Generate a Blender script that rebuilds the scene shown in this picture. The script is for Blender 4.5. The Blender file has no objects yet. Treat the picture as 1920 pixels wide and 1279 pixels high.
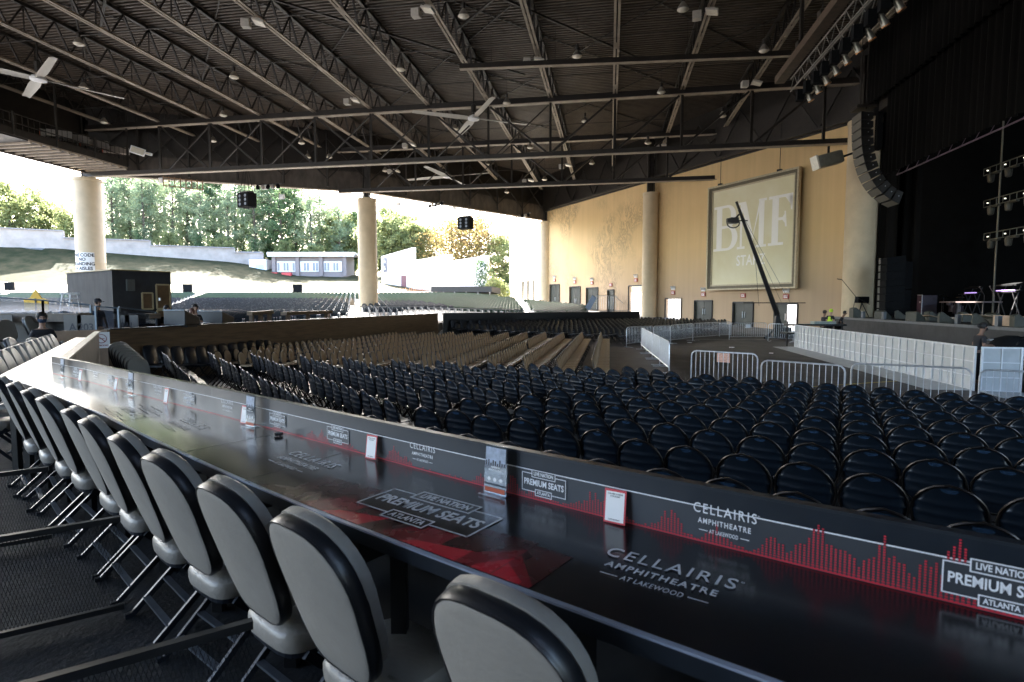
import bpy, math, random
from mathutils import Vector, Matrix
random.seed(7)
S = bpy.context.scene
COL = S.collection
R = math.radians
# ---------------------------------------------------------------- camera, world, sun, exposure
EZ = 2.4; FPX = 1060.0; HOR = 568.0; PCX = 960.0; PCY = 639.5
PITCH = math.atan((PCY-HOR)/FPX); cP, sP = math.cos(PITCH), math.sin(PITCH)
cam = bpy.data.objects.new("camera", bpy.data.cameras.new("camera")); COL.objects.link(cam)
cam.location = (0, 0, EZ); cam.rotation_euler = (math.pi/2-PITCH, 0, 0)
cam.data.sensor_width = 36; cam.data.lens = 36*FPX/1920; cam.data.clip_end = 2000; cam.data.clip_start = 0.05
cam.data.dof.use_dof = True; cam.data.dof.focus_distance = 7; cam.data.dof.aperture_fstop = 4
S.camera = cam
W = bpy.data.worlds.new("World"); S.world = W; W.use_nodes = True
nt = W.node_tree; nt.nodes.clear()
sky = nt.nodes.new("ShaderNodeTexSky"); sky.sky_type = 'NISHITA'; sky.sun_disc = False
SUN_DIR = Vector((-0.45, 0.893, 0)).normalized(); SUN_EL = R(39)
sky.sun_elevation = SUN_EL; sky.sun_rotation = math.atan2(SUN_DIR.x, SUN_DIR.y)
sky.dust_density = 3.5; sky.air_density = 1.0
bg = nt.nodes.new("ShaderNodeBackground"); bg.inputs[1].default_value = 0.15
wo = nt.nodes.new("ShaderNodeOutputWorld")
nt.links.new(sky.outputs[0], bg.inputs[0]); nt.links.new(bg.outputs[0], wo.inputs[0])
sl = bpy.data.lights.new("sun", 'SUN'); sl.energy = 5.0; sl.angle = R(0.5); sl.color = (1, .95, .87)
so = bpy.data.objects.new("sun", sl); COL.objects.link(so)
sd = (SUN_DIR*math.cos(SUN_EL)+Vector((0, 0, math.sin(SUN_EL))))
so.rotation_euler = sd.to_track_quat('Z', 'Y').to_euler()
S.view_settings.view_transform = 'Standard'; S.view_settings.look = 'None'; S.view_settings.gamma = 1
S.view_settings.exposure = 3.7
S.cycles.max_bounces = 8; S.cycles.diffuse_bounces = 5; S.cycles.glossy_bounces = 3; S.cycles.transmission_bounces = 4
S.cycles.transparent_max_bounces = 12; S.cycles.sample_clamp_indirect = 8
S.cycles.use_denoising = True; S.cycles.use_adaptive_sampling = True

# ---------------------------------------------------------------- frames
def at(px, py, z=None, Y=None):
    a = (px-PCX)/FPX; b = (PCY-py)/FPX
    d = (a, cP+b*sP, -sP+b*cP)
    t = (z-EZ)/d[2] if z is not None else Y/d[1]
    return Vector((d[0]*t, d[1]*t, EZ+d[2]*t))
def pj(x, y, z):
    z -= EZ; dep = y*cP-z*sP; up = y*sP+z*cP
    return PCX+FPX*x/dep, PCY-FPX*up/dep
PHI = R(9.8); cV, sV = math.cos(PHI), math.sin(PHI)
def V(a, b, z=0): return Vector((cV*a+sV*b, -sV*a+cV*b, z))      # venue frame: a towards the stage, b along the stage front
def toV(x, y): return (cV*x-sV*y, sV*x+cV*y)
CC = Vector((21.8, 30.7, 0))                                      # centre of the curved seating rows
AMAIN = math.atan2(-1, 0)
def pol(r, ang, z=0): return Vector((CC.x+r*math.cos(ang), CC.y+r*math.sin(ang), z))
def face(nx, ny): return math.atan2(-nx, ny)

# ---------------------------------------------------------------- materials
MATS = {}
def mat(name, col, rough=.6, metal=0, var=.12, scale=6, bump=0, bscale=40, spec=.5, coat=0, stretch=None, col2=None, trans=0):
    if name in MATS: return MATS[name]
    m = bpy.data.materials.new(name); m.use_nodes = True; n = m.node_tree; ns = n.nodes; L = n.links
    p = ns['Principled BSDF']; p.inputs['Roughness'].default_value = rough; p.inputs['Metallic'].default_value = metal
    p.inputs['Specular IOR Level'].default_value = spec; p.inputs['Coat Weight'].default_value = coat
    tc = ns.new('ShaderNodeTexCoord'); src = tc.outputs['Object']
    if stretch:
        mp = ns.new('ShaderNodeMapping'); mp.inputs['Scale'].default_value = stretch; L.new(src, mp.inputs[0]); src = mp.outputs[0]
    no = ns.new('ShaderNodeTexNoise'); no.inputs['Scale'].default_value = scale; no.inputs['Detail'].default_value = 5; no.inputs['Roughness'].default_value = .6
    L.new(src, no.inputs['Vector'])
    cr = ns.new('ShaderNodeValToRGB'); c = Vector(col)
    lo = c*(1-var); hi = (Vector(col2) if col2 else c*(1+var))
    cr.color_ramp.elements[0].position = .3; cr.color_ramp.elements[1].position = .7
    cr.color_ramp.elements[0].color = (*lo, 1); cr.color_ramp.elements[1].color = (*hi, 1)
    L.new(no.outputs['Fac'], cr.inputs[0]); L.new(cr.outputs[0], p.inputs['Base Color'])
    rr = ns.new('ShaderNodeMapRange'); rr.inputs[3].default_value = max(.02, rough-.08); rr.inputs[4].default_value = min(1, rough+.1)
    n2 = ns.new('ShaderNodeTexNoise'); n2.inputs['Scale'].default_value = scale*3.1; n2.inputs['Detail'].default_value = 3
    L.new(src, n2.inputs['Vector']); L.new(n2.outputs['Fac'], rr.inputs[0]); L.new(rr.outputs[0], p.inputs['Roughness'])
    if bump:
        n3 = ns.new('ShaderNodeTexNoise'); n3.inputs['Scale'].default_value = bscale; n3.inputs['Detail'].default_value = 4
        L.new(src, n3.inputs['Vector'])
        b = ns.new('ShaderNodeBump'); b.inputs['Strength'].default_value = bump; b.inputs['Distance'].default_value = .02
        L.new(n3.outputs['Fac'], b.inputs['Height']); L.new(b.outputs[0], p.inputs['Normal'])
    if trans: p.inputs['Transmission Weight'].default_value = trans
    MATS[name] = m; return m
def emis(name, col, e):
    m = mat(name, col, .5, var=.02); p = m.node_tree.nodes['Principled BSDF']
    p.inputs['Emission Color'].default_value = (*col, 1); p.inputs['Emission Strength'].default_value = e; return m
def leafmat(name, c1, c2, tr=.45):
    m = bpy.data.materials.new(name); m.use_nodes = True; n = m.node_tree; ns = n.nodes; L = n.links; ns.clear()
    out = ns.new('ShaderNodeOutputMaterial'); d = ns.new('ShaderNodeBsdfDiffuse'); t = ns.new('ShaderNodeBsdfTranslucent'); mx = ns.new('ShaderNodeMixShader')
    tc = ns.new('ShaderNodeTexCoord'); no = ns.new('ShaderNodeTexNoise'); no.inputs['Scale'].default_value = .7; no.inputs['Detail'].default_value = 6
    cr = ns.new('ShaderNodeValToRGB'); cr.color_ramp.elements[0].position = .35; cr.color_ramp.elements[1].position = .65
    cr.color_ramp.elements[0].color = (*c1, 1); cr.color_ramp.elements[1].color = (*c2, 1)
    L.new(tc.outputs['Object'], no.inputs['Vector']); L.new(no.outputs['Fac'], cr.inputs[0])
    L.new(cr.outputs[0], d.inputs[0]); L.new(cr.outputs[0], t.inputs[0]); mx.inputs[0].default_value = tr
    L.new(d.outputs[0], mx.inputs[1]); L.new(t.outputs[0], mx.inputs[2]); L.new(mx.outputs[0], out.inputs[0])
    return m
def glassmat(name, col, alpha=.25, rough=.05):
    m = bpy.data.materials.new(name); m.use_nodes = True; n = m.node_tree; ns = n.nodes; L = n.links; ns.clear()
    out = ns.new('ShaderNodeOutputMaterial'); g = ns.new('ShaderNodeBsdfGlossy'); g.inputs['Roughness'].default_value = rough
    t = ns.new('ShaderNodeBsdfTransparent'); t.inputs[0].default_value = (*col, 1); mx = ns.new('ShaderNodeMixShader'); mx.inputs[0].default_value = alpha
    L.new(t.outputs[0], mx.inputs[1]); L.new(g.outputs[0], mx.inputs[2]); L.new(mx.outputs[0], out.inputs[0]); return m

# ---------------------------------------------------------------- mesh collecting
class MB:
    def __init__(s): s.v = []; s.f = []; s.m = []; s.mats = []; s.smooth = False
    def mi(s, m):
        if m is None: return 0
        if m not in s.mats: s.mats.append(m)
        return s.mats.index(m)
    def add(s, vs, fs, m=None):
        k = len(s.v); s.v += [tuple(v) for v in vs]; i = s.mi(m)
        for f in fs: s.f.append(tuple(k+j for j in f)); s.m.append(i)
        return s
    def box(s, c, d, m=None, rz=0, rx=0, ry=0):
        M = Matrix.Rotation(rz, 4, 'Z') @ Matrix.Rotation(ry, 4, 'Y') @ Matrix.Rotation(rx, 4, 'X')
        vs = [M @ Vector((x*d[0]/2, y*d[1]/2, z*d[2]/2))+Vector(c) for x in (-1, 1) for y in (-1, 1) for z in (-1, 1)]
        return s.add(vs, [(0, 1, 3, 2), (4, 6, 7, 5), (0, 4, 5, 1), (2, 3, 7, 6), (0, 2, 6, 4), (1, 5, 7, 3)], m)
    def bar(s, p, q, w, h, m=None, up=(0, 0, 1)):
        p = Vector(p); q = Vector(q); d = (q-p)
        if d.length < 1e-6: return s
        d.normalize(); u = Vector(up)
        if abs(d.dot(u)) > .98: u = Vector((1, 0, 0)) if abs(d.x) < .9 else Vector((0, 1, 0))
        sx = d.cross(u).normalized()*w/2; sz = sx.cross(d).normalized()*h/2
        vs = [e+a*sx+b*sz for e in (p, q) for a, b in ((-1, -1), (1, -1), (1, 1), (-1, 1))]
        return s.add(vs, [(0, 3, 2, 1), (4, 5, 6, 7), (0, 1, 5, 4), (1, 2, 6, 5), (2, 3, 7, 6), (3, 0, 4, 7)], m)
    def tube(s, pts, r, n=6, m=None, caps=True, closed=False):
        pts = [Vector(p) for p in pts]; N = len(pts); vs = []; prev = None
        for i, p in enumerate(pts):
            a = pts[(i-1) % N] if (closed or i) else p; b = pts[(i+1) % N] if (closed or i < N-1) else p
            d = (b-a).normalized()
            if prev is None:
                u = Vector((0, 0, 1)) if abs(d.z) < .9 else Vector((1, 0, 0)); x = d.cross(u).normalized()
            else: x = (prev-d*prev.dot(d)).normalized()
            prev = x; y = d.cross(x); rr = r[i] if isinstance(r, (list, tuple)) else r
            vs += [p+rr*(math.cos(t*2*math.pi/n)*x+math.sin(t*2*math.pi/n)*y) for t in range(n)]
        fs = []
        for i in range(N if closed else N-1):
            A = i*n; B = ((i+1) % N)*n
            for t in range(n): fs.append((A+t, A+(t+1) % n, B+(t+1) % n, B+t))
        if caps and not closed: fs += [tuple(reversed(range(n))), tuple(range((N-1)*n, N*n))]
        return s.add(vs, fs, m)
    def lathe(s, c, prof, n=16, m=None, M=None):
        vs = []; N = len(prof)
        for r, z in prof:
            for t in range(n):
                v = Vector((r*math.cos(t*2*math.pi/n), r*math.sin(t*2*math.pi/n), z)); v = (M @ v) if M else v
                vs.append(v+Vector(c))
        fs = [(i*n+t, i*n+(t+1) % n, (i+1)*n+(t+1) % n, (i+1)*n+t) for i in range(N-1) for t in range(n)]
        fs += [tuple(reversed(range(n))), tuple(range((N-1)*n, N*n))]
        return s.add(vs, fs, m)
    def prism(s, poly, z0, z1, m=None):
        n = len(poly); vs = [(p[0], p[1], z0) for p in poly]+[(p[0], p[1], z1) for p in poly]
        return s.add(vs, [tuple(reversed(range(n))), tuple(range(n, 2*n))]+[(i, (i+1) % n, n+(i+1) % n, n+i) for i in range(n)], m)
    def slab(s, poly, th, m=None):      # planar polygon of 3D points extruded along its normal (both sides)
        P = [Vector(p) for p in poly]; nrm = (P[1]-P[0]).cross(P[2]-P[1]).normalized()*th/2; n = len(P)
        return s.add([p-nrm for p in P]+[p+nrm for p in P], [tuple(reversed(range(n))), tuple(range(n, 2*n))]+[(i, (i+1) % n, n+(i+1) % n, n+i) for i in range(n)], m)
    def build(s, name, m=None, parent=None, loc=None, rz=0, smooth=False, bevel=0):
        me = bpy.data.meshes.new(name); me.from_pydata(s.v, [], s.f)
        ms = s.mats if s.mats else []
        if m is not None and m not in ms: ms = [m]+[x for x in ms]; off = 1
        else: off = 0
        for x in ms: me.materials.append(x)
        if s.mats: me.polygons.foreach_set('material_index', [i for i in s.m])
        if m is not None and s.mats and off:
            me.polygons.foreach_set('material_index', [i+1 for i in s.m])
        if smooth: me.polygons.foreach_set('use_smooth', [True]*len(me.polygons))
        me.update()
        o = bpy.data.objects.new(name, me); COL.objects.link(o)
        if smooth and smooth != 'all':
            try: me.set_sharp_from_angle(angle=R(40))
            except Exception: pass
        if loc is not None: o.location = loc
        o.rotation_euler[2] = rz
        if parent is not None: o.parent = parent
        if bevel:
            b = o.modifiers.new('bevel', 'BEVEL'); b.width = bevel; b.segments = 2; b.limit_method = 'ANGLE'
        return o
def tag(o, label, cat, group=None):
    o['label'] = label; o['category'] = cat
    if group: o['group'] = group
    return o
def thing(name, label, cat, loc=(0, 0, 0), rz=0, group=None):
    o = bpy.data.objects.new(name, None); COL.objects.link(o); o.location = loc; o.rotation_euler[2] = rz; o.empty_display_size = .1
    return tag(o, label, cat, group)
def struct(o, kind='structure'): o['kind'] = kind; return o
def dup(root, loc, rz, label, kids, group=None, cat=None):
    r = root.copy(); COL.objects.link(r); r.location = loc; r.rotation_euler[2] = rz; r['label'] = label
    if group: r['group'] = group
    if cat: r['category'] = cat
    for ch in kids:
        c = ch.copy(); COL.objects.link(c); c.parent = r
    return r
def dup2(root, loc, rz, label, group=None):
    r = root.copy(); COL.objects.link(r); r.location = loc; r.rotation_euler[2] = rz; r['label'] = label
    if group: r['group'] = group
    for ch in list(root.children):
        c = ch.copy(); COL.objects.link(c); c.parent = r
        for g in list(ch.children):
            d = g.copy(); COL.objects.link(d); d.parent = c
    return r
def text_geo(txt, size=1, bold=0, align='CENTER', sp=1.0, shear=0):
    c = bpy.data.curves.new('lettering', 'FONT'); c.body = txt; c.size = size; c.align_x = align; c.align_y = 'CENTER'; c.offset = bold*size; c.space_character = sp; c.shear = shear
    c.resolution_u = 3; c.fill_mode = 'BOTH'
    o = bpy.data.objects.new('lettering', c); COL.objects.link(o)
    dg = bpy.context.evaluated_depsgraph_get(); me = o.evaluated_get(dg).to_mesh()
    vs = [tuple(v.co) for v in me.vertices]; fs = [tuple(p.vertices) for p in me.polygons]
    bpy.data.objects.remove(o); return vs, fs
_tc = {}
def text(mb, txt, M, size, m, bold=0, sp=1.0, width=None, bend=None, shear=0, align='CENTER'):
    k = (txt, bold, sp, shear, align)
    if k not in _tc: _tc[k] = text_geo(txt, 1, bold, align, sp, shear)
    vs, fs = _tc[k]
    sx = size
    if width:
        w = max(v[0] for v in vs)-min(v[0] for v in vs); sx = width/w
    out = []
    for x, y, z in vs:
        p = Vector((x*sx, y*size, 0)); out.append(bend(p) if bend else M @ p)
    mb.add(out, fs, m)
ONES = 'zeroth first second third fourth fifth sixth seventh eighth ninth tenth eleventh twelfth thirteenth fourteenth fifteenth sixteenth seventeenth eighteenth nineteenth'.split()
TENS = {2: 'twenty', 3: 'thirty', 4: 'forty', 5: 'fifty', 6: 'sixty', 7: 'seventy'}
def nth(n):
    if n < 20: return ONES[n]
    t, o = divmod(n, 10)
    if o == 0: return TENS[t][:-1]+'ieth'
    return TENS[t]+'-'+ONES[o]
def lerp(a, b, t): return a+(b-a)*t
def clamp(t): return max(0., min(1., t))
def interp(x, tab):
    if x <= tab[0][0]: return tab[0][1:]
    for A, B in zip(tab, tab[1:]):
        if x <= B[0]:
            t = (x-A[0])/(B[0]-A[0]); return tuple(lerp(a, b, t) for a, b in zip(A[1:], B[1:]))
    return tab[-1][1:]

def eI(a): return interp(a, [(-2.4045, .535), (-2.3746, .338), (-2.3472, .22), (-2.3208, .114), (-2.2998, .05), (-2.2814, .015), (-2.26, 0)])[0]     # the counter widens its curve towards its far corner
def eO(a): return interp(a, [(-2.406, .36), (-2.38, .19), (-2.3539, .08), (-2.316, -.02), (-2.28, -.02), (-2.24, 0)])[0]
# ---------------------------------------------------------------- shared materials
M_conc = mat('concrete_floor', (.16, .155, .15), .75, var=.35, scale=1.3, bump=.4, bscale=14)
M_pit = mat('pit_asphalt', (.045, .041, .039), .65, var=.45, scale=.8, bump=.4, bscale=20)
M_tier = mat('dark_concrete', (.014, .016, .019), .75, var=.5, spec=.2, scale=3, bump=.4, bscale=30)
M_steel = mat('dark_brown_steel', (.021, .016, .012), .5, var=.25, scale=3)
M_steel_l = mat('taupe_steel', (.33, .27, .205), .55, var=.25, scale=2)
M_deck = mat('roof_sheet', (.078, .058, .042), .5, var=.25, scale=1.2)
M_fascia = mat('fascia_board', (.085, .07, .058), .7, var=.4, scale=2, stretch=(1, 1, .4))
M_col = mat('cream_painted_concrete', (.60, .48, .32), .7, var=.08, scale=1.2, bump=.2, bscale=20)
M_blackp = mat('black_paint', (.007, .007, .008), .4, var=.3)
M_blackmat = mat('black_drape', (.003, .003, .003), .95, var=.5, scale=2, spec=.15)
M_white = mat('white_card', (.8, .8, .8), .5, var=.03)
M_galv = mat('galvanised_steel', (.55, .57, .6), .38, metal=.75, var=.2, scale=12)
M_wood = mat('stained_plywood', (.13, .082, .045), .55, var=.35, scale=3, stretch=(.4, .4, 6))
M_wood2 = mat('dark_stained_plywood', (.085, .06, .04), .5, var=.4, scale=3, stretch=(2, 2, .6))
M_glassy = glassmat('smoked_acrylic', (.45, .52, .62), .13)
M_clear = glassmat('clear_acrylic', (.9, .93, .95), .12)
M_red = mat('red_print', (.55, .03, .05), .4, var=.1)
M_skin = mat('skin', (.45, .27, .19), .6, var=.08)
M_skin2 = mat('brown_skin', (.22, .12, .08), .6, var=.08)
M_hair = mat('dark_hair', (.012, .009, .008), .6, var=.3)
M_bcloth = mat('black_cloth', (.014, .014, .017), .85, var=.3)
M_navy = mat('navy_cloth', (.03, .05, .09), .85, var=.3)
M_hiv = mat('hi_vis_cloth', (.55, .75, .05), .7, var=.1)
M_jean = mat('denim', (.06, .09, .15), .85, var=.3)

# ---------------------------------------------------------------- terrain
LAWN = [(-260, 105, 12.9), (-95, 105, 12.9), (-83, 112, 12.9), (-58, 120, 10.9), (-44, 123, 8.6), (-23, 123, 8.1), (0, 123, 7.6), (60, 110, 6), (200, 100, 5)]
def gz(x, y):
    rho = math.hypot(x-CC.x, y-CC.y)
    z = .31*clamp((rho-25.5)/8)*clamp((17.5-y)/3)
    if y > 36:
        base = lerp(.45, 1.0, clamp((-x+2)/8)); z = base*clamp((y-36)/8)
        if y > 44: z += (min(y, 88)-44)*.055
        if y > 88:
            yw, zw = interp(x, LAWN); z = lerp(z, zw, clamp((y-88)/(yw-88)))
    return z
def sheet(name, xs, ys, zf, m, off=0, keep=None):
    mb = MB(); idx = {}
    for j, y in enumerate(ys):
        for i, x in enumerate(xs): mb.v.append((x, y, zf(x, y)+off))
    n = len(xs)
    for j in range(len(ys)-1):
        for i in range(n-1):
            if keep and not keep((xs[i]+xs[i+1])/2, (ys[j]+ys[j+1])/2): continue
            mb.f.append((j*n+i, j*n+i+1, (j+1)*n+i+1, (j+1)*n+i)); mb.m.append(0)
    return mb.build(name, m, smooth='all')
xs = [-800, -400, -260]+[-200+4*i for i in range(30)]+[-80+1.5*i for i in range(80)]+[42, 60, 90, 130, 200, 400, 800]
ys = [-400, -100, -40]+[-20+1.5*i for i in range(80)]+[100+3*i for i in range(12)]+[150, 200, 300, 600, 1200]
struct(sheet('ground', xs, ys, gz, M_conc))
struct(sheet('pit_floor', [-13+1.5*i for i in range(30)], [0.5+1.5*i for i in range(27)], gz, M_pit, .004,
             lambda x, y: math.hypot(x-CC.x, y-CC.y) < 35.6 and y < 41 and toV(x, y)[0] < 14.4 and x > -12+(y-15)*.25))
M_pale = mat('painted_sunlit_ground', (.66, .58, .46), .9, var=.06, scale=.3)  # pale colour stands in for strong sunlight on the lower lawn
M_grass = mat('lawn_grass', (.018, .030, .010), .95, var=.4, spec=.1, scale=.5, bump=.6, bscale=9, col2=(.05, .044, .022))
xs2 = [-260+4*i for i in range(44)]+[-84+3*i for i in range(62)]
ys2 = [88+1.5*i for i in range(27)]
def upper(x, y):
    yw = interp(x, LAWN)[0]; return (y-88)/(yw-88) > .27+.04*math.sin(x*.11)  # wavy edge where the painted sunlight stops and plain grass begins
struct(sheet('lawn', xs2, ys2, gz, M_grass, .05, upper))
struct(sheet('painted_sunlit_lawn', xs2, [84, 86]+ys2, gz, M_pale, .03, lambda x, y: not upper(x, y)))
sk = None

# foreground seating tier: one raised deck following the curved counter
ARC0, ARC1 = None, None
def ang_of(x, y): return math.atan2(y-CC.y, x-CC.x)
A_L = ang_of(-5.25, 6.1); A_R = ang_of(3.6, -.2)
arc = [pol(35.78+eI(lerp(A_L, A_R, i/24)), lerp(A_L, A_R, i/24)) for i in range(25)]
poly = [(-10.2, 14.4)]+[(-9.2, 12.75)]+[(p.x, p.y) for p in arc]+[(9, -4), (30, -30), (-40, -30), (-40, 14.4)]
mb = MB(); mb.prism(poly, -.3, .62); struct(mb.build('seating_tier_floor', M_tier))
# second tier behind the wooden wall
poly2 = [(-40, 14.45), (-11.6, 14.45), (-11.1, 15.3), (-5.1, 38.4), (-4.7, 44.5), (-60, 44.5)]
mb = MB(); mb.prism(poly2, -.3, 1.02); struct(mb.build('upper_tier_floor', M_tier))
# painted yellow line + damp marks on the pit floor
M_yel = mat('yellow_floor_paint', (.5, .4, .03), .6, var=.3, scale=8)
p, q = at(1500, 727, 0), at(1712, 713, 0)
mb = MB(); d = (q-p).normalized(); s_ = Vector((-d.y, d.x, 0))*.03
mb.add([p-s_+Vector((0, 0, .008)), q-s_+Vector((0, 0, .008)), q+s_+Vector((0, 0, .008)), p+s_+Vector((0, 0, .008))], [(0, 1, 2, 3)])
struct(mb.build('floor_marking', M_yel))

# ---------------------------------------------------------------- columns and side wall
def wall_pt(d, off=0):      # point of the flaring side wall at camera depth d; off = metres towards the audience
    return Vector((41.5-.5*d-off*.894, d-off*.447, 0))
WD = Vector((-.447, .894, 0)); WN = Vector((-.894, -.447, 0))
def col(x, y, r, z1, label, ztop=None):
    t = thing('concrete_column', label, 'column', (x, y, 0), group='cream columns carrying the roof')
    mb = MB(); mb.lathe((0, 0, 0), [(r, -.5), (r, z1*.45), (r*1.004, z1*.45+.02), (r*1.004, z1*.45+.06), (r, z1*.45+.08), (r, z1-.25), (r*1.05, z1-.22), (r*1.05, z1)], 40)
    mb.build('shaft', M_col, t, smooth=True)
    mb = MB(); mb.lathe((0, 0, 0), [(r*.55, z1+.002), (r*.55, z1+.12)], 20); mb.box((0, 0, (z1+18)/2), (.4, .4, 18-z1)); mb.box((.3, 0, (z1+18)/2), (.06, .5, 18-z1)); mb.box((-.3, 0, (z1+18)/2), (.06, .5, 18-z1))
    mb.build('steel_stub', M_steel, t); return t
c1 = col(-35.4, 47.9, 1.03, 12.7, 'cream round column lettered with black fire code words, behind the dark cabin')
col(-14.0, 55.3, .9, 12.4, 'cream round column standing alone among the rear rows of seats')
col(4.4, 74.3, .85, 12.9, 'weathered round column at the corner of the sunlit wall end')
col(13.3, 55.0, .72, 12.9, 'stained grey-cream half column between the open exit and the plain wall')
col(22.6, 37.0, .95, 14.0, 'wide tan column beside the black stage curtains')
# wall
M_wall = bpy.data.materials.new('tan_wall_paint'); M_wall.use_nodes = True
def wallmat():
    n = M_wall.node_tree; ns = n.nodes; L = n.links; p = ns['Principled BSDF']; p.inputs['Roughness'].default_value = .75
    tc = ns.new('ShaderNodeTexCoord'); ge = ns.new('ShaderNodeNewGeometry'); sx = ns.new('ShaderNodeSeparateXYZ'); L.new(ge.outputs['Position'], sx.inputs[0])
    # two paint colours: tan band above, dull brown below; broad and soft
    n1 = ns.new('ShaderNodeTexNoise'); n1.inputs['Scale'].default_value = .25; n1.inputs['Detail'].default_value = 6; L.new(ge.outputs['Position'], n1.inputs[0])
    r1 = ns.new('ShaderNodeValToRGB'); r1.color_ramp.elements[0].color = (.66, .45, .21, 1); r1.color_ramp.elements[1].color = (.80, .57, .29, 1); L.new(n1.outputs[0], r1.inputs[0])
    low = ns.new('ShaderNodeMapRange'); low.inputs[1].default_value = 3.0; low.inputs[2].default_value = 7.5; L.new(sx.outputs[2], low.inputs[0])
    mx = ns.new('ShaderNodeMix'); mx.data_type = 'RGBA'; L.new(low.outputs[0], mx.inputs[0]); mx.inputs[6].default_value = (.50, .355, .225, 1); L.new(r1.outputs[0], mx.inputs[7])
    # dark branching vine stains, only between depth 52 and 72
    vo = ns.new('ShaderNodeTexNoise'); vo.inputs['Scale'].default_value = 1.1; vo.inputs['Detail'].default_value = 9; vo.inputs['Roughness'].default_value = .75; vo.inputs['Distortion'].default_value = 1.6
    mp = ns.new('ShaderNodeMapping'); mp.inputs['Scale'].default_value = (1, 1, .45); L.new(ge.outputs['Position'], mp.inputs[0]); L.new(mp.outputs[0], vo.inputs[0])
    r2 = ns.new('ShaderNodeValToRGB'); e = r2.color_ramp.elements; e[0].position = .44; e[0].color = (0, 0, 0, 1); e[1].position = .5; e[1].color = (1, 1, 1, 1); e2 = r2.color_ramp.elements.new(.56); e2.color = (0, 0, 0, 1)
    L.new(vo.outputs[0], r2.inputs[0])
    n4 = ns.new('ShaderNodeTexNoise'); n4.inputs['Scale'].default_value = .2; L.new(ge.outputs['Position'], n4.inputs[0])
    r4 = ns.new('ShaderNodeValToRGB'); r4.color_ramp.elements[0].position = .45; r4.color_ramp.elements[1].position = .58; L.new(n4.outputs[0], r4.inputs[0])
    dm = ns.new('ShaderNodeMapRange'); dm.inputs[1].default_value = 53; dm.inputs[2].default_value = 57; L.new(sx.outputs[1], dm.inputs[0])
    m1 = ns.new('ShaderNodeMath'); m1.operation = 'MULTIPLY'; L.new(r2.outputs[0], m1.inputs[0]); L.new(r4.outputs[0], m1.inputs[1])
    m2 = ns.new('ShaderNodeMath'); m2.operation = 'MULTIPLY'; L.new(m1.outputs[0], m2.inputs[0]); L.new(dm.outputs[0], m2.inputs[1])
    m3 = ns.new('ShaderNodeMath'); m3.operation = 'MULTIPLY'; L.new(m2.outputs[0], m3.inputs[0]); m3.inputs[1].default_value = .55
    mx2 = ns.new('ShaderNodeMix'); mx2.data_type = 'RGBA'; L.new(m3.outputs[0], mx2.inputs[0]); L.new(mx.outputs[2], mx2.inputs[6]); mx2.inputs[7].default_value = (.16, .12, .08, 1)
    # panel joints: faint vertical streaks
    st = ns.new('ShaderNodeTexNoise'); st.inputs['Scale'].default_value = 3; mp3 = ns.new('ShaderNodeMapping'); mp3.inputs['Scale'].default_value = (1, 1, .03); L.new(ge.outputs['Position'], mp3.inputs[0]); L.new(mp3.outputs[0], st.inputs[0])
    mr = ns.new('ShaderNodeMapRange'); mr.inputs[3].default_value = .88; mr.inputs[4].default_value = 1.08; L.new(st.outputs[0], mr.inputs[0])
    hs = ns.new('ShaderNodeHueSaturation'); L.new(mr.outputs[0], hs.inputs['Value']); L.new(mx2.outputs[2], hs.inputs['Color']); L.new(hs.outputs[0], p.inputs['Base Color'])
wallmat()
# openings: depth along the wall from pixel columns, sill below ground, head height z
def dpx(px): return 41.5/(.5+(px-PCX)/FPX)
DOORS = [  # px0, px1, head py, leaf: 'double','open','single','half'
    (1247, 1277, 560, 'open'), (1302, 1335, 564, 'double'), (1374, 1412, 567, 'double'), (1452, 1495, 570, 'half'),
    (1178, 1206, 536, 'gate'), (1139, 1151, 544, 'single'), (1099, 1121, 540, 'double'), (1068, 1088, 538, 'double'), (1031, 1049, 534, 'double')]
side = thing('side_wall', 'long tan and cream side wall with exit doors, at the right of the seats', 'wall')
segs = []
for a, b, hy, k in DOORS:
    d1, d0 = dpx(a), dpx(b); dm_ = (d0+d1)/2; hz = EZ+(HOR-hy)*dm_/FPX*1.0
    segs.append((d0, d1, hz, k))
segs.sort()
mb = MB(); TH = .35
def wbox(d0, d1, z0, z1):
    p, q = wall_pt(d0), wall_pt(d1); b0, b1 = p-WN*TH, q-WN*TH
    vs = [Vector((v.x, v.y, z)) for z in (z0, z1) for v in (p, q, b1, b0)]
    mb.add(vs, [(0, 3, 2, 1), (4, 5, 6, 7), (0, 1, 5, 4), (1, 2, 6, 5), (2, 3, 7, 6), (3, 0, 4, 7)])
cur = 36.9; TOPW = 14.25
for d0, d1, hz, k in segs:
    wbox(cur, d0, -.5, TOPW); wbox(d0, d1, hz, TOPW); cur = d1
wbox(cur, 73.9, -.5, TOPW)
mb.build('wall_panel', M_wall, side)
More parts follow.
